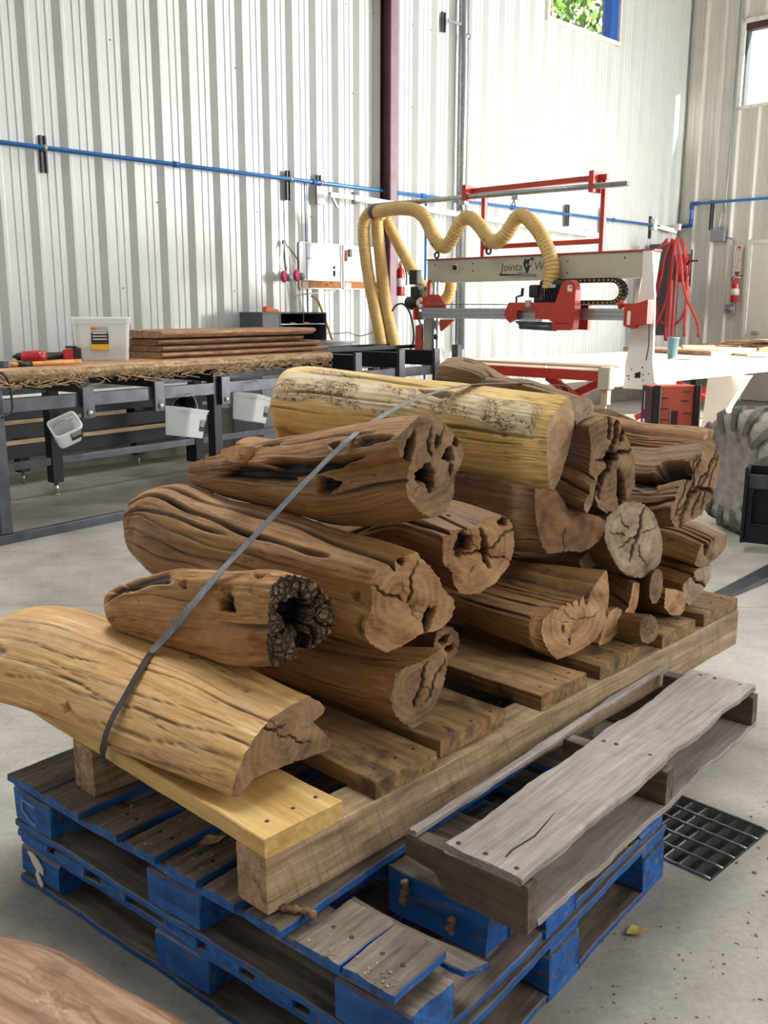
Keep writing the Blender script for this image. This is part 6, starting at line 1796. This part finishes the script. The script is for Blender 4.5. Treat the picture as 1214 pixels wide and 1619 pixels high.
# ---------------------------------------------------------------- things on the left wall
def wall_board(d0, d1, z0, z1, label, writing, cork_h=.085):
    o = thing('whiteboard', label, 'whiteboard', FB @ Matrix.Translation(((d0 + d1) / 2, 3.80, z0)), 'whiteboards on the left wall')
    Fw = FB @ Matrix(((1, 0, 0, 0), (0, 0, -1, 3.787), (0, 1, 0, 0), (0, 0, 0, 1)))
    prism(Fw, [(d0, z0), (d1, z0), (d1, z1), (d0, z1)], -.014, 0, 'writing_surface', M['board_w'], o)
    prism(Fw, [(d0 + .01, z0 + .01), (d1 - .01, z0 + .01), (d1 - .01, z0 + cork_h), (d0 + .01, z0 + cork_h)], 0, .003, 'cork_strip', M['cork'], o)
    for x0, x1, y0, y1 in ((d0, d0 + .012, z0, z1), (d1 - .012, d1, z0, z1), (d0, d1, z0, z0 + .012), (d0, d1, z1 - .012, z1), (d0, d1, z0 + cork_h, z0 + cork_h + .008)):
        prism(Fw, [(x0, y0), (x1, y0), (x1, y1), (x0, y1)], 0, .010, 'frame_bar', M['trim_white'], o)
    for txt, x, y, s in writing:
        text_obj(txt, s, Fw @ Matrix.Translation((x, y, .0006)), M['ink'], o, 'handwriting', .0004, .2)
    return o, Fw


o, Fw = wall_board(-.54, .05, 1.585, 2.055, 'left whiteboard with handwritten lines and a cork strip along its bottom', [('Rails out', -.35, 1.985, .035), ('burn off', -.35, 1.95, .035), ('Butter out - 3x  per', -.44, 1.885, .036), ('rows', -.09, 1.97, .03), ('sand', -.10, 1.94, .03), ('cut it', -.08, 1.91, .03), ('C', .0, 1.91, .045)])
for x0, x1, m_ in ((-.50, -.42, 'paper'), (-.40, -.32, 'card')):
    prism(Fw, [(x0, 1.60), (x1, 1.60), (x1, 1.66), (x0, 1.66)], .003, .0042, 'note', M[m_], o)
for k, (x, z) in enumerate(((-.25, 1.65), (-.17, 1.63), (-.10, 1.66), (-.05, 1.63))):
    lathe(Fw @ Matrix.Translation((x, z, .003)), [(.008, 0), (.006, .012)], 'push_pin', M[('label_y', 'black', 'sign_red', 'label_w')[k]], o, 8)
for x, z0, z1 in ((-.055, 1.80, 1.83), (-.055, 1.72, 1.78)):
    tube(Fw, [(x, z0, .010), (x, z1, .010)], .008, 'marker_pen', M['black'], o, 8)
o, Fw = wall_board(.075, .66, 1.590, 2.050, 'right whiteboard with magnets, partly hidden by the hanging yellow hoses', [('Saw Backlog', .22, 1.985, .035), ('orders', .15, 1.86, .035)])
prism(Fw, [(.11, 1.60), (.19, 1.60), (.19, 1.66), (.11, 1.66)], .003, .0042, 'note', M['label_w'], o)
box(Fw, .155, .195, 1.93, 2.01, .0, .02, 'eraser', M['black'], o)
for x, m_ in ((.095, 'pink'), (.125, 'handle_wood')): tube(Fw, [(x, 1.88, .01), (x, 2.0, .01)], .007, 'marker_pen', M[m_], o, 8)
lathe(Fw @ Matrix.Translation((.40, 1.635, .003)), [(.010, 0), (.008, .012)], 'push_pin', M['mauve_d'], o, 8)
# empty tilted frame strip left and below the first whiteboard
o = thing('picture_frame', 'empty thin white frame hanging crooked behind the left whiteboard', 'frame', FB @ Matrix.Translation((-.4, 3.81, 1.5)))
tube(FB, [(-.66, 3.80, 1.96), (-.60, 3.80, 1.52)], .007, 'frame_side', M['trim_white'], o, 6)
tube(FB, [(-.60, 3.80, 1.515), (-.03, 3.80, 1.572)], .007, 'frame_side', M['trim_white'], o, 6)
# respirators on hooks
for k, (x, z, lb) in enumerate(((-.80, 1.70, 'respirator mask with pink filters hanging left of the whiteboards'), (-.63, 1.715, 'second respirator with a pink filter, hanging just right of the other'))):
    o = thing('respirator', lb, 'respirator', FB @ Matrix.Translation((x, 3.74, z)), 'respirators hanging on the wall')
    tube(FB, [(-.72, 3.80, 2.04), (x - .02, 3.77, 1.86), (x, 3.75, z + .06)], .006, 'head_strap', M['label_w'], o, 6, .03)
    tube(FB, [(-.72, 3.80, 2.04), (x + .05, 3.77, 1.88), (x + .05, 3.75, z + .06)], .006, 'head_strap', M['strut'], o, 6, .03)
    lathe(FB @ Matrix.Translation((x, 3.72, z)) @ Matrix.Rotation(PI / 2, 4, 'X') @ Matrix.Rotation(.5, 4, 'Y'), [(.045, -.02), (.058, -.01), (.058, .012), (.045, .02)], 'filter', M['pink'], o, 8 if k == 0 else 20)
    lathe(FB @ Matrix.Translation((x + .07, 3.72, z - .01)) @ Matrix.Rotation(PI / 2, 4, 'X'), [(.036, -.03), (.040, 0), (.02, .035)], 'face_piece', M['grey_paint'], o, 16)
box_ = box(FB, -.74, -.70, 3.80, 3.815, 2.02, 2.06, 'wall_hook', M['black_steel'])
tag(box_, 'small black hook plate the respirators hang from', 'hook')
# open black shelf box with orange thing on top; grey cabinet; broom handle
o = thing('pigeonhole_shelf', 'open dark pigeonhole shelf box left of the grey cabinet under the whiteboards', 'shelf', FB @ Matrix.Translation((-.95, 3.4, .95)))
box(FB, -1.37, -.55, 3.36, 3.72, 1.335, 1.35, 'shelf_top', M['dark_grey'], o)
box(FB, -1.37, -.55, 3.36, 3.72, 1.06, 1.075, 'shelf_bottom', M['dark_grey'], o)
box(FB, -1.37, -1.355, 3.36, 3.72, 1.075, 1.335, 'shelf_side', M['dark_grey'], o)
box(FB, -1.16, -1.145, 3.36, 3.72, 1.075, 1.335, 'shelf_divider', M['dark_grey'], o)
box(FB, -.865, -.85, 3.36, 3.72, 1.24, 1.335, 'shelf_divider', M['black'], o)
box(FB, -.565, -.55, 3.36, 3.72, 1.075, 1.335, 'shelf_side', M['dark_grey'], o)
box(FB, -1.355, -1.16, 3.365, 3.372, 1.075, 1.335, 'shelf_front_panel', M['dark_grey'], o)
box(FB, -1.145, -.565, 3.37, 3.71, 1.23, 1.24, 'shelf_board', M['galv'], o)
box(FB, -1.145, -.565, 3.70, 3.715, 1.075, 1.335, 'shelf_back', M['black'], o)
o = thing('grey_cabinet', 'grey steel drawer cabinet standing against the left wall under the whiteboards', 'cabinet', FB @ Matrix.Translation((-.8, 3.5, 0)))
box(FB, -1.45, -.26, 3.28, 3.75, .06, 1.04, 'cabinet_body', M['grey_paint'], o)
box(FB, -1.47, -.24, 3.26, 3.77, 1.042, 1.058, 'cabinet_top', M['grey_paint'], o)
for x0 in (-1.43, -.84): box(FB, x0, x0 + .56, 3.262, 3.279, .84, 1.02, 'drawer', M['grey_paint'], o)
lathe(FB @ Matrix.Translation((-.70, 3.262, .97)) @ Matrix.Rotation(PI / 2, 4, 'X'), [(.016, 0), (.018, .008)], 'drawer_lock', M['bolt'], o, 14)
for k in range(4): box(FB, (-1.42, -.34, -1.42, -.34)[k], (-1.38, -.30, -1.38, -.30)[k], (3.3, 3.3, 3.7, 3.7)[k], (3.34, 3.34, 3.74, 3.74)[k], 0, .06, 'cabinet_foot', M['black'], o)
o = thing('tape_gun', 'orange tool lying on top of the pigeonhole shelf', 'tool', FB @ Matrix.Translation((-1.2, 3.5, 1.351)))
prism(FB @ Matrix(((1, 0, 0, -1.25), (0, 0, -1, 3.5), (0, 1, 0, 1.351), (0, 0, 0, 1))), [(0, 0), (.02, .05), (.07, .055), (.10, .03), (.17, .022), (.18, 0)], -.03, .03, 'tool_body', M['orange'], o, .004)
for k, x in enumerate((-.98, -.80)):
    tag(box(FB, x, x + .07, 3.42, 3.45, 1.2405, 1.252, 'screwdriver', M['ext_red' if k == 0 else 'label_y']), ['small red tool lying on the pigeonhole shelf board', 'small yellow tool lying on the pigeonhole shelf board'][k], 'tool')
o = tube(FB, [(-.45, 3.70, 1.51), (-.39, 3.72, 1.50), (-.34, 3.70, 1.42), (-.20, 3.66, 1.06)], .013, 'broom_handle', M['handle_wood'], None, 10, .04)
tag(o, 'wooden stick with a crooked top leaning behind the grey cabinet', 'stick')
o = tube(FB, [(-.26, 3.78, 1.15), (-.05, 3.80, 1.12), (.15, 3.79, 1.13), (.35, 3.80, 1.09), (.6, 3.79, 1.14)], .005, 'wall_cable', M['black'], None, 6, .04)
tag(o, 'thin black cable sagging along the left wall below the whiteboards', 'cable')

# ---------------------------------------------------------------- hose reel in the corner
X7 = 7.0
o = thing('reel_arm', 'white angled bracket arm reaching out above the red hose reel', 'bracket', FB @ Matrix.Translation((X7, 3.8, 2.6)))
box(FB @ Matrix.Translation((6.55, 3.80, 2.66)) @ Matrix.Rotation(-.15, 4, 'Z') @ Matrix.Rotation(.12, 4, 'Y'), 0, .62, -.03, .03, -.035, .035, 'arm_beam', M['white_paint'], o)
box(FB, 6.5, 6.60, 3.72, 3.81, 2.58, 2.74, 'arm_plate', M['white_paint'], o)
box(FB, 7.08, 7.16, 3.62, 3.74, 2.60, 2.70, 'arm_end', M['white_paint'], o)
o = thing('hose_reel', 'dark metal hose reel with crank wrapped in red hose in the far corner', 'reel', FB @ Matrix.Translation((6.4, 3.2, 2.0)))
FR = FB @ Matrix.Translation((6.36, 3.13, 1.99)) @ Matrix.Rotation(math.radians(28), 4, 'Z') @ Matrix.Rotation(PI / 2, 4, 'X')
for z0 in (-.13, .11): 
    bm = bmesh.new()
    ring = [Vector((.26 * math.cos(t * PI / 16), .26 * math.sin(t * PI / 16), z0)) for t in range(33)]
    bm_tube(bm, ring, .012, 8, False)
    for k in range(4): bm_tube(bm, [Vector((0, 0, z0)), Vector((.26 * math.cos(k * PI / 2 + .4), .26 * math.sin(k * PI / 2 + .4), z0))], .009, 6)
    bm_obj('reel_flange', bm, FR, M['strut'], o, True)
lathe(FR, [(.08, -.13), (.08, .11)], 'drum', M['strut'], o, 20)
bm = bmesh.new()
hel = [Vector((.16 * math.cos(t * .3) * (1 + .0), .16 * math.sin(t * .3), -.11 + t * .0016)) for t in range(130)]
bm_tube(bm, hel, .018, 8)
hel = [Vector((.19 * math.cos(t * .3 + 1), .19 * math.sin(t * .3 + 1), .10 - t * .0016)) for t in range(125)]
bm_tube(bm, hel, .018, 8)
bm_obj('wound_hose', bm, FR, M['hose_r'], o, True)
box(FB, 6.42, 6.66, 3.34, 3.74, 1.0, 2.36, 'reel_stand', M['dark_grey'], o, .01)
tube(FB, [(6.22, 3.00, 2.02), (6.17, 2.94, 2.08), (6.17, 2.81, 2.08)], .014, 'crank', M['black'], o, 8)
reds = [[(3.244, 2.349), (3.415, 2.235), (3.529, 1.874), (3.576, 1.494), (3.557, 1.209), (3.472, 0.99), (3.453, 0.829)],
        [(3.282, 2.406), (3.396, 2.254), (3.462, 1.874), (3.51, 1.399), (3.472, 1.114), (3.415, 0.972), (3.396, 0.829)],
        [(3.225, 2.406), (3.32, 2.159), (3.377, 1.779), (3.491, 1.446), (3.529, 1.161), (3.434, 0.924)],
        [(3.177, 2.425), (3.225, 2.064), (3.244, 1.684), (3.339, 1.352), (3.453, 1.114), (3.491, 0.924)],
        [(3.13, 2.406), (3.035, 2.159), (2.987, 1.779), (2.978, 1.494), (3.054, 1.256), (3.225, 1.152), (3.377, 1.228), (3.472, 1.494), (3.453, 1.874), (3.339, 2.207), (3.244, 2.397)],
        [(3.092, 2.368), (3.016, 2.064), (2.959, 1.732), (2.864, 1.494), (2.75, 1.304), (2.674, 1.133), (2.674, 1.0)],
        [(3.149, 2.387), (3.177, 1.969), (3.168, 1.494), (3.177, 0.924)],
        [(3.206, 2.387), (3.13, 1.969), (3.13, 1.494), (3.13, 0.924)],
        [(3.073, 2.33), (2.997, 1.969), (2.969, 1.589), (2.969, 1.209), (2.959, 1.0)],
        [(3.253, 2.387), (3.282, 1.969), (3.301, 1.494), (3.291, 0.924)]]
lbs = ['outermost left red hose hanging from the reel', 'red hose hanging second from the left of the reel', 'red hose bending behind the gantry leg below the reel', 'red hose slanting left below the reel', 'red hose hanging in one big loop below the reel', 'red hose trailing off to the right over the far lumber', 'straight red hose in the centre left below the reel', 'straight red hose in the centre below the reel', 'straight red hose at the right side below the reel', 'straight red hose left of centre behind the loop']
for k, P in enumerate(reds):
    tag(tube(FB, [(6.08 + .045 * (k % 5), a_, z_) for a_, z_ in P], .021, 'air_hose', M['hose_r'], None, 10, .05), lbs[k], 'hose', 'red air hoses on the reel')
tag(tube(FB, [(6.02, 3.34, 2.02), (6.01, 3.36, 1.78), (6.01, 3.28, 1.61), (6.01, 3.40, 1.51), (6.01, 3.53, 1.59)], .011, 'black_lead', M['black'], None, 8, .04), 'black lead curling in front of the red hoses', 'cable')

# ---------------------------------------------------------------- red slotted cabinet under the saw table
Fc = yaw_frame(1.735, 6.15, 8)
o = thing('red_cabinet', 'red slotted steel cabinet with black edge strips standing behind the pile, below the table end', 'cabinet', Fc)
box(Fc, 0, .31, 0, .16, 0.03, .90, 'cabinet_body', M['red_light'], o, .006)
box(Fc, -.006, -.0005, .0, .16, .03, .895, 'side_panel', M['mauve_d'], o)
box(Fc, .0, .035, -.03, -.001, .03, .905, 'edge_strip', M['black'], o)
box(Fc, .275, .308, -.03, -.001, .03, .905, 'edge_strip', M['black'], o)
box(Fc, .035, .042, -.032, -.001, .03, .905, 'edge_trim', M['alu'], o)
box(Fc, .308, .314, -.032, -.001, .03, .905, 'edge_trim', M['alu'], o)
for x0, z_ in ((.05, .82), (.05, .75), (.05, .68), (.20, .86), (.19, .80), (.21, .72), (.20, .60)):
    box(Fc, x0, x0 + .055, -.004, -.0005, z_, z_ + .006, 'slot', M['black'], o, .001)
box(Fc, .125, .175, -.004, -.0005, .42, .74, 'window_slot', M['mauve_d'], o, .001)
box(Fc, .118, .125, -.012, -.0005, .42, .74, 'slot_trim', M['alu'], o, .001)
Fsd = Fc @ Matrix(((0, 0, -1, -.0062), (-1, 0, 0, .16), (0, 1, 0, 0), (0, 0, 0, 1)))
prism(Fsd, [(.03, .60), (.07, .60), (.07, .68), (.03, .68)], 0, .001, 'panel_label', M['paper'], o)
prism(Fsd, [(.04, .74), (.05, .74), (.05, .86), (.04, .86)], 0, .001, 'panel_label', M['paper'], o)
for k in range(2): box(Fc, (.01, .25)[k], (.05, .30)[k], .01, .15, 0, .03, 'cabinet_foot', M['black'], o)

# ---------------------------------------------------------------- skid steer loader: wheel and fork frame at the right edge
wc = Vector((2.39, 5.95, .40))
ax_ = Vector((math.sin(math.radians(72)), math.cos(math.radians(72)), 0)).normalized()      # axle direction
xa = Vector((0, 0, 1)).cross(ax_).normalized()
FWh = frame(wc, xa, Vector((0, 0, 1)).cross(xa) * 0 + ax_.cross(xa), ax_)
ld = thing('loader_wheel', 'big dusty loader tyre with chunky lugs at the right edge of the photo', 'wheel', Matrix.Translation((wc.x, wc.y, 0)))
R_, Wt = .40, .215
lathe(FWh, [(.20, -Wt * .9), (.30, -Wt * 1.05), (.355, -Wt), (.372, -Wt * .7), (.376, 0), (.372, Wt * .7), (.355, Wt), (.30, Wt * 1.05), (.20, Wt * .9)], 'tyre', M['rubber'], ld, 64)
lathe(FWh, [(.0, -.05), (.10, -.06), (.11, -.11), (.19, -.12), (.205, -.13), (.205, .13), (.19, .12), (.11, .08), (.0, .05)], 'rim', M['cream'], ld, 40)
bm = bmesh.new()
NLg = 15
for k in range(NLg):
    for sd_ in (-1, 1):
        a0 = 2 * PI * k / NLg + (.5 * 2 * PI / NLg if sd_ > 0 else 0)
        pts = []
        for w_, da, wd in ((.0, 0, .080), (.35, .02, .085), (.60, .12, .085), (.85, .26, .088), (1.02, .30, .088), (1.10, .32, .085), (1.12, .33, .07)):
            rr_ = R_ if w_ < .95 else (R_ - .015 if w_ < 1.05 else (R_ - .05 if w_ < 1.11 else R_ - .11))
            pts.append((w_ * Wt * sd_, a0 + da, wd, rr_))
        ringv = []
        for (z_, a_, wd, rr_) in pts:
            ring = []
            for (rad_, sgn) in ((rr_ - .045, -1), (rr_, -.8), (rr_, .8), (rr_ - .045, 1)):
                an = a_ + sgn * wd / 2 / .38 * .75
                ring.append(bm.verts.new((rad_ * math.cos(an), rad_ * math.sin(an), z_)))
            ringv.append(ring)
        for A_, B_ in zip(ringv, ringv[1:]):
            for j in range(4): bm.faces.new((A_[j], A_[(j + 1) % 4], B_[(j + 1) % 4], B_[j]))
        bm.faces.new(ringv[0][::-1]); bm.faces.new(ringv[-1])
o_ = bm_obj('tread_lugs', bm, FWh, M['rubber_l'], ld)
Ff = yaw_frame(2.088, 5.40, -28)
o = thing('fork_carriage', 'dark steel pallet fork carriage in front of the loader tyre', 'fork carriage', Ff)
box(Ff, 0, .02, -.05, .10, .06, .50, 'side_plate', M['black_steel'], o)
box(Ff, .02, .70, -.02, .0, .38, .46, 'cross_bar', M['dark_steel'], o)
box(Ff, .02, .70, -.03, .02, .06, .16, 'cross_bar', M['black_steel'], o)
box(Ff, .02, .70, .03, .04, .16, .38, 'back_plate', M['black_steel'], o)
box(Ff, .02, .70, .08, .10, .44, .50, 'cross_bar', M['black_steel'], o)
box(Ff, .02, .05, -.03, .01, .16, .38, 'inner_post', M['black_steel'], o)
Fk = yaw_frame(1.60, 4.42, 44.5)
o = thing('fork_tine', 'grey steel fork tine resting on the floor at the right edge', 'fork', Fk)
bm = bmesh.new()
P = [(-.12, 0.0), (-.12, .008), (.9, .045), (.95, .045), (.95, 0.0)]
va = [bm.verts.new((x, -.055 + (.02 if x < 0 else 0), z)) for x, z in P]; vb = [bm.verts.new((x, .055 - (.02 if x < 0 else 0), z)) for x, z in P]
for k in range(len(P)): bm.faces.new((va[k], va[(k + 1) % 5], vb[(k + 1) % 5], vb[k]))
bm.faces.new(va); bm.faces.new(vb[::-1])
bm_obj('tine_blade', bm, Fk, M['dark_steel'], o)
box(Fk, .90, .95, -.055, .055, .045, .50, 'tine_shank', M['dark_steel'], o)

# ---------------------------------------------------------------- slab in the lower left corner
Fs = yaw_frame(-.749, 1.757, -29.6)
root = thing('brown_slab', 'smooth brown live edge slab with a knot, in the bottom left corner of the photo', 'slab', Fs)
V, Fc_ = [], []
n_, m_ = 80, 26
def slab_z(s, y):
    z = .09 + .012 * math.sin(s * 5 + 1) + .02 * max(0, min(1, (-y - .10) / .08)) - .026 * math.exp(-((y + .075) / .022) ** 2) * (1 if s > .1 else .4)
    dx, dy = (s - 0.252) / .045, (y - -0.116) / .028
    r2 = math.hypot(dx, dy)
    z += .030 * math.exp(-((r2 - 1) / .32) ** 2) - .012 * math.exp(-(r2 / .6) ** 2)
    return z
for i in range(n_ + 1):
    s = -.5 + 1.9 * i / n_
    ye = .0 + .012 * math.sin(s * 7 + .5) + .006 * math.sin(s * 19)
    for j in range(m_ + 1):
        y = ye - .50 * j / m_
        ed = min(1, j / 2.0)
        V.append((s, y + (1 - ed) * 0, slab_z(s, y) - .022 * (1 - ed)))
    V.append((s, ye - .50, 0.0)); V.append((s, ye - .01, 0.0))
m2 = m_ + 3
for i in range(n_):
    for j in range(m2):
        a_, c_ = i * m2 + j, i * m2 + (j + 1) % m2
        Fc_.append((a_, a_ + m2, c_ + m2, c_))
Fc_.append(tuple(range(m2))); Fc_.append(tuple(range(n_ * m2 + m2 - 1, n_ * m2 - 1, -1)))
mesh_obj('slab_body', V, Fc_, Fs, M['slab'], root, True)


# ---------------------------------------------------------------- leaves, chips and dust
def leaf(x, y, z, rz, L_, label, mat='leaf', curl=.25):
    V, Fc = [], []
    n_ = 8
    for i in range(n_ + 1):
        t = i / n_
        w = L_ * .30 * math.sin(PI * t ** .8) * (1 - .2 * math.sin(9 * t))
        zc = curl * L_ * (t - .5) ** 2 + .004
        V += [((t - .5) * L_, -w, zc + w * .5), ((t - .5) * L_, 0, zc), ((t - .5) * L_, w, zc + w * .35)]
    for i in range(n_):
        a = i * 3
        Fc += [(a, a + 3, a + 4, a + 1), (a + 1, a + 4, a + 5, a + 2)]
    o = mesh_obj('dry_leaf', V, Fc, Matrix.Translation((x, y, z)) @ Matrix.Rotation(rz, 4, 'Z'), M[mat])
    mod = o.modifiers.new('thick', 'SOLIDIFY'); mod.thickness = .0008
    return tag(o, label, 'leaf')


leaf(.575, 1.90, 0, .3, .055, 'yellow green dry leaf on the floor at the lower right')
leaf(-1.05, 3.85, 0, .9, .05, 'small green leaf on the floor beyond the pile at the left')
leaf(-1.42, 3.95, 0, 2.1, .045, 'curled dry leaf on the floor far left of the pile')


def pal(s, t, z): return FP @ Vector((s, t, z))


p = pal(.62, .10, .2855); leaf(p.x, p.y, p.z, .6, .06, 'pale torn leaf on the upper blue pallet deck', 'chip', .4)
p = pal(1.22, .86, .163); leaf(p.x - .02, p.y - .01, p.z, 1.2, .05, 'greenish leaf lying on the bottom board of the blue pallet', 'leaf')
# torn bark tags hanging at the broken corner
for k, (s, t, z, L_, lb) in enumerate(((.985, .283, .262, .05, 'torn strip of bark hanging over the blue block'), (1.10, .283, .230, .03, 'thin bark splinter hanging by the notch of the grey pallet'), (.90, .045, .290, .05, 'loose piece of bark under the near corner of the skid'))):
    P0 = pal(s, t, z)
    bm = bmesh.new()
    rr = random.Random(k)
    if k < 2:
        pts = [Vector((0, 0, 0)), Vector((.004, -.006, -L_ * .35)), Vector((-.003, -.008, -L_ * .7)), Vector((.003, -.01, -L_))]
    else:
        pts = [Vector((-.03, 0, 0)), Vector((0, -.01, .004)), Vector((.03, -.012, .0)), Vector((.05, -.03, .004))]
    bm_tube(bm, smooth_path(pts, .006), lambda i, a: .007 * (1 + .4 * math.sin(i * 2.1)), 7)
    tag(bm_obj('bark_strip', bm, Matrix.Translation(P0), M['bark'], None, True), lb, 'bark')


def flakes(name, label, pts, mat, smin, smax, seed):
    rr = random.Random(seed)
    V, Fc = [], []
    for (x, y, z) in pts:
        a = rr.uniform(0, 6.3); s = rr.uniform(smin, smax); e = s * rr.uniform(.3, .8)
        c_, s_ = math.cos(a), math.sin(a)
        i = len(V)
        for (u, v, w) in ((-s, -e, 0), (s, -e * .6, 0), (s * .7, e, .3 * e), (-s * .8, e * .8, 0), (0, 0, e * .9)):
            V.append((x + u * c_ - v * s_, y + u * s_ + v * c_, z + w + .0005))
        Fc += [(i, i + 1, i + 4), (i + 1, i + 2, i + 4), (i + 2, i + 3, i + 4), (i + 3, i, i + 4), (i + 3, i + 2, i + 1, i)]
    return tag(mesh_obj(name, V, Fc, Matrix.Identity(4), mat), label, 'debris', kind='stuff')


rr = random.Random(2)
P = []
for k in range(1500):
    x, y = rr.gauss(1.35, .35), rr.gauss(2.75, .45)
    if (GR.inverted() @ Vector((x, y, 0))).y < .01 and -.1 < (GR.inverted() @ Vector((x, y, 0))).x < .27 and (GR.inverted() @ Vector((x, y, 0))).y > -.36: continue
    if (FP.inverted() @ Vector((x, y, 0))).x < 1.3: continue
    P.append((x, y, 0))
flakes('bark_crumbs', 'reddish bark crumbs scattered on the floor behind the drain grate', P, M['bark'], .0018, .007, 1)
P = []
for k in range(260):
    x, y = rr.uniform(-3.2, 2.2), rr.uniform(1.3, 7)
    l = FP.inverted() @ Vector((x, y, 0))
    if -.05 < l.x < 1.3 and -.05 < l.y < 1.6: continue
    P.append((x, y, 0))
for k in range(160):
    P.append((rr.uniform(.35, 1.1), rr.uniform(1.55, 2.0), 0))
flakes('floor_litter', 'pale wood crumbs littering the concrete floor', P, M['bark'], .0012, .0042, 3)
P = []
for k in range(420):
    s, t = rr.uniform(.35, 1.18), rr.uniform(.0, .40)
    if s > .94 and t > .13: continue
    if not any(a < s < b for a, b in ((.36, .435), (.47, .56), (.60, .69), (.725, .805), (.84, .925), (.97, 1.07), (1.08, 1.19))): continue
    p = pal(s, t * (1 if s < .94 else .3), .2845); P.append((p.x, p.y, p.z))
flakes('sawdust_crumbs', 'sawdust and wood crumbs on the upper blue pallet deck', P, M['chip'], .0008, .004, 4)
P = []
for k in range(90):
    p = FS @ Vector((rr.uniform(-.4, -.02), rr.uniform(.29, 1.9), .159)); P.append((p.x, p.y, p.z - .001))
flakes('bark_dust', 'bark crumbs on the skid deck boards', P, M['bark'], .0008, .003, 5)


# ---------------------------------------------------------------- steel band over the pile
STRAP = [(-0.604, 1.915, 0.402), (-0.606, 1.893, 0.44), (-0.59, 1.86, 0.478), (-0.586, 1.853, 0.496), (-0.577, 1.859, 0.522), (-0.565, 1.872, 0.548), (-0.552, 1.886, 0.569), (-0.536, 1.916, 0.599), (-0.524, 1.955, 0.62), (-0.515, 2.005, 0.634), (-0.465, 1.975, 0.691), (-0.416, 1.945, 0.752), (-0.348, 1.925, 0.834), (-0.277, 1.95, 0.907), (-0.186, 2.0, 1.0), (-0.12, 2.045, 1.063), (-0.066, 2.078, 1.109), (-0.011, 2.2, 1.134), (0.068, 2.4, 1.154), (0.157, 2.56, 1.168), (0.229, 2.61, 1.178), (0.319, 2.64, 1.181), (0.398, 2.7, 1.177), (0.472, 2.77, 1.168), (0.53, 2.83, 1.158), (0.56, 2.93, 1.12), (0.6, 2.97, 1.0)]
pts = smooth_path(STRAP, .012)
wd_ = Vector((.70, -.71, .02)).normalized()
st_ = thing('steel_strap', 'grey steel strap running over the log pile from the front board to the yellow log', 'strap', Vector(STRAP[0]))
def band(pts, name, mat):
    bm = bmesh.new()
    rows = []
    for i, p in enumerate(pts):
        t = (pts[min(i + 1, len(pts) - 1)] - pts[max(i - 1, 0)]).normalized()
        w = (wd_ - t * wd_.dot(t)).normalized()
        n_ = t.cross(w).normalized()
        rows.append([bm.verts.new(p + w * a + n_ * b) for a, b in ((-.0095, -.0005), (.0095, -.0005), (.0095, .0005), (-.0095, .0005))])
    for a, b in zip(rows, rows[1:]):
        for j in range(4): bm.faces.new((a[j], a[(j + 1) % 4], b[(j + 1) % 4], b[j]))
    bm.faces.new(rows[0][::-1]); bm.faces.new(rows[-1])
    return bm_obj(name, bm, Matrix.Identity(4), mat, st_)
cutk = min(range(len(pts)), key=lambda i: (pts[i] - Vector((-.515, 2.005, .634))).length)
band(pts[:cutk + 1], 'tarnished_band', M['strap_dark'])
band(pts[cutk:], 'band', M['strap'])
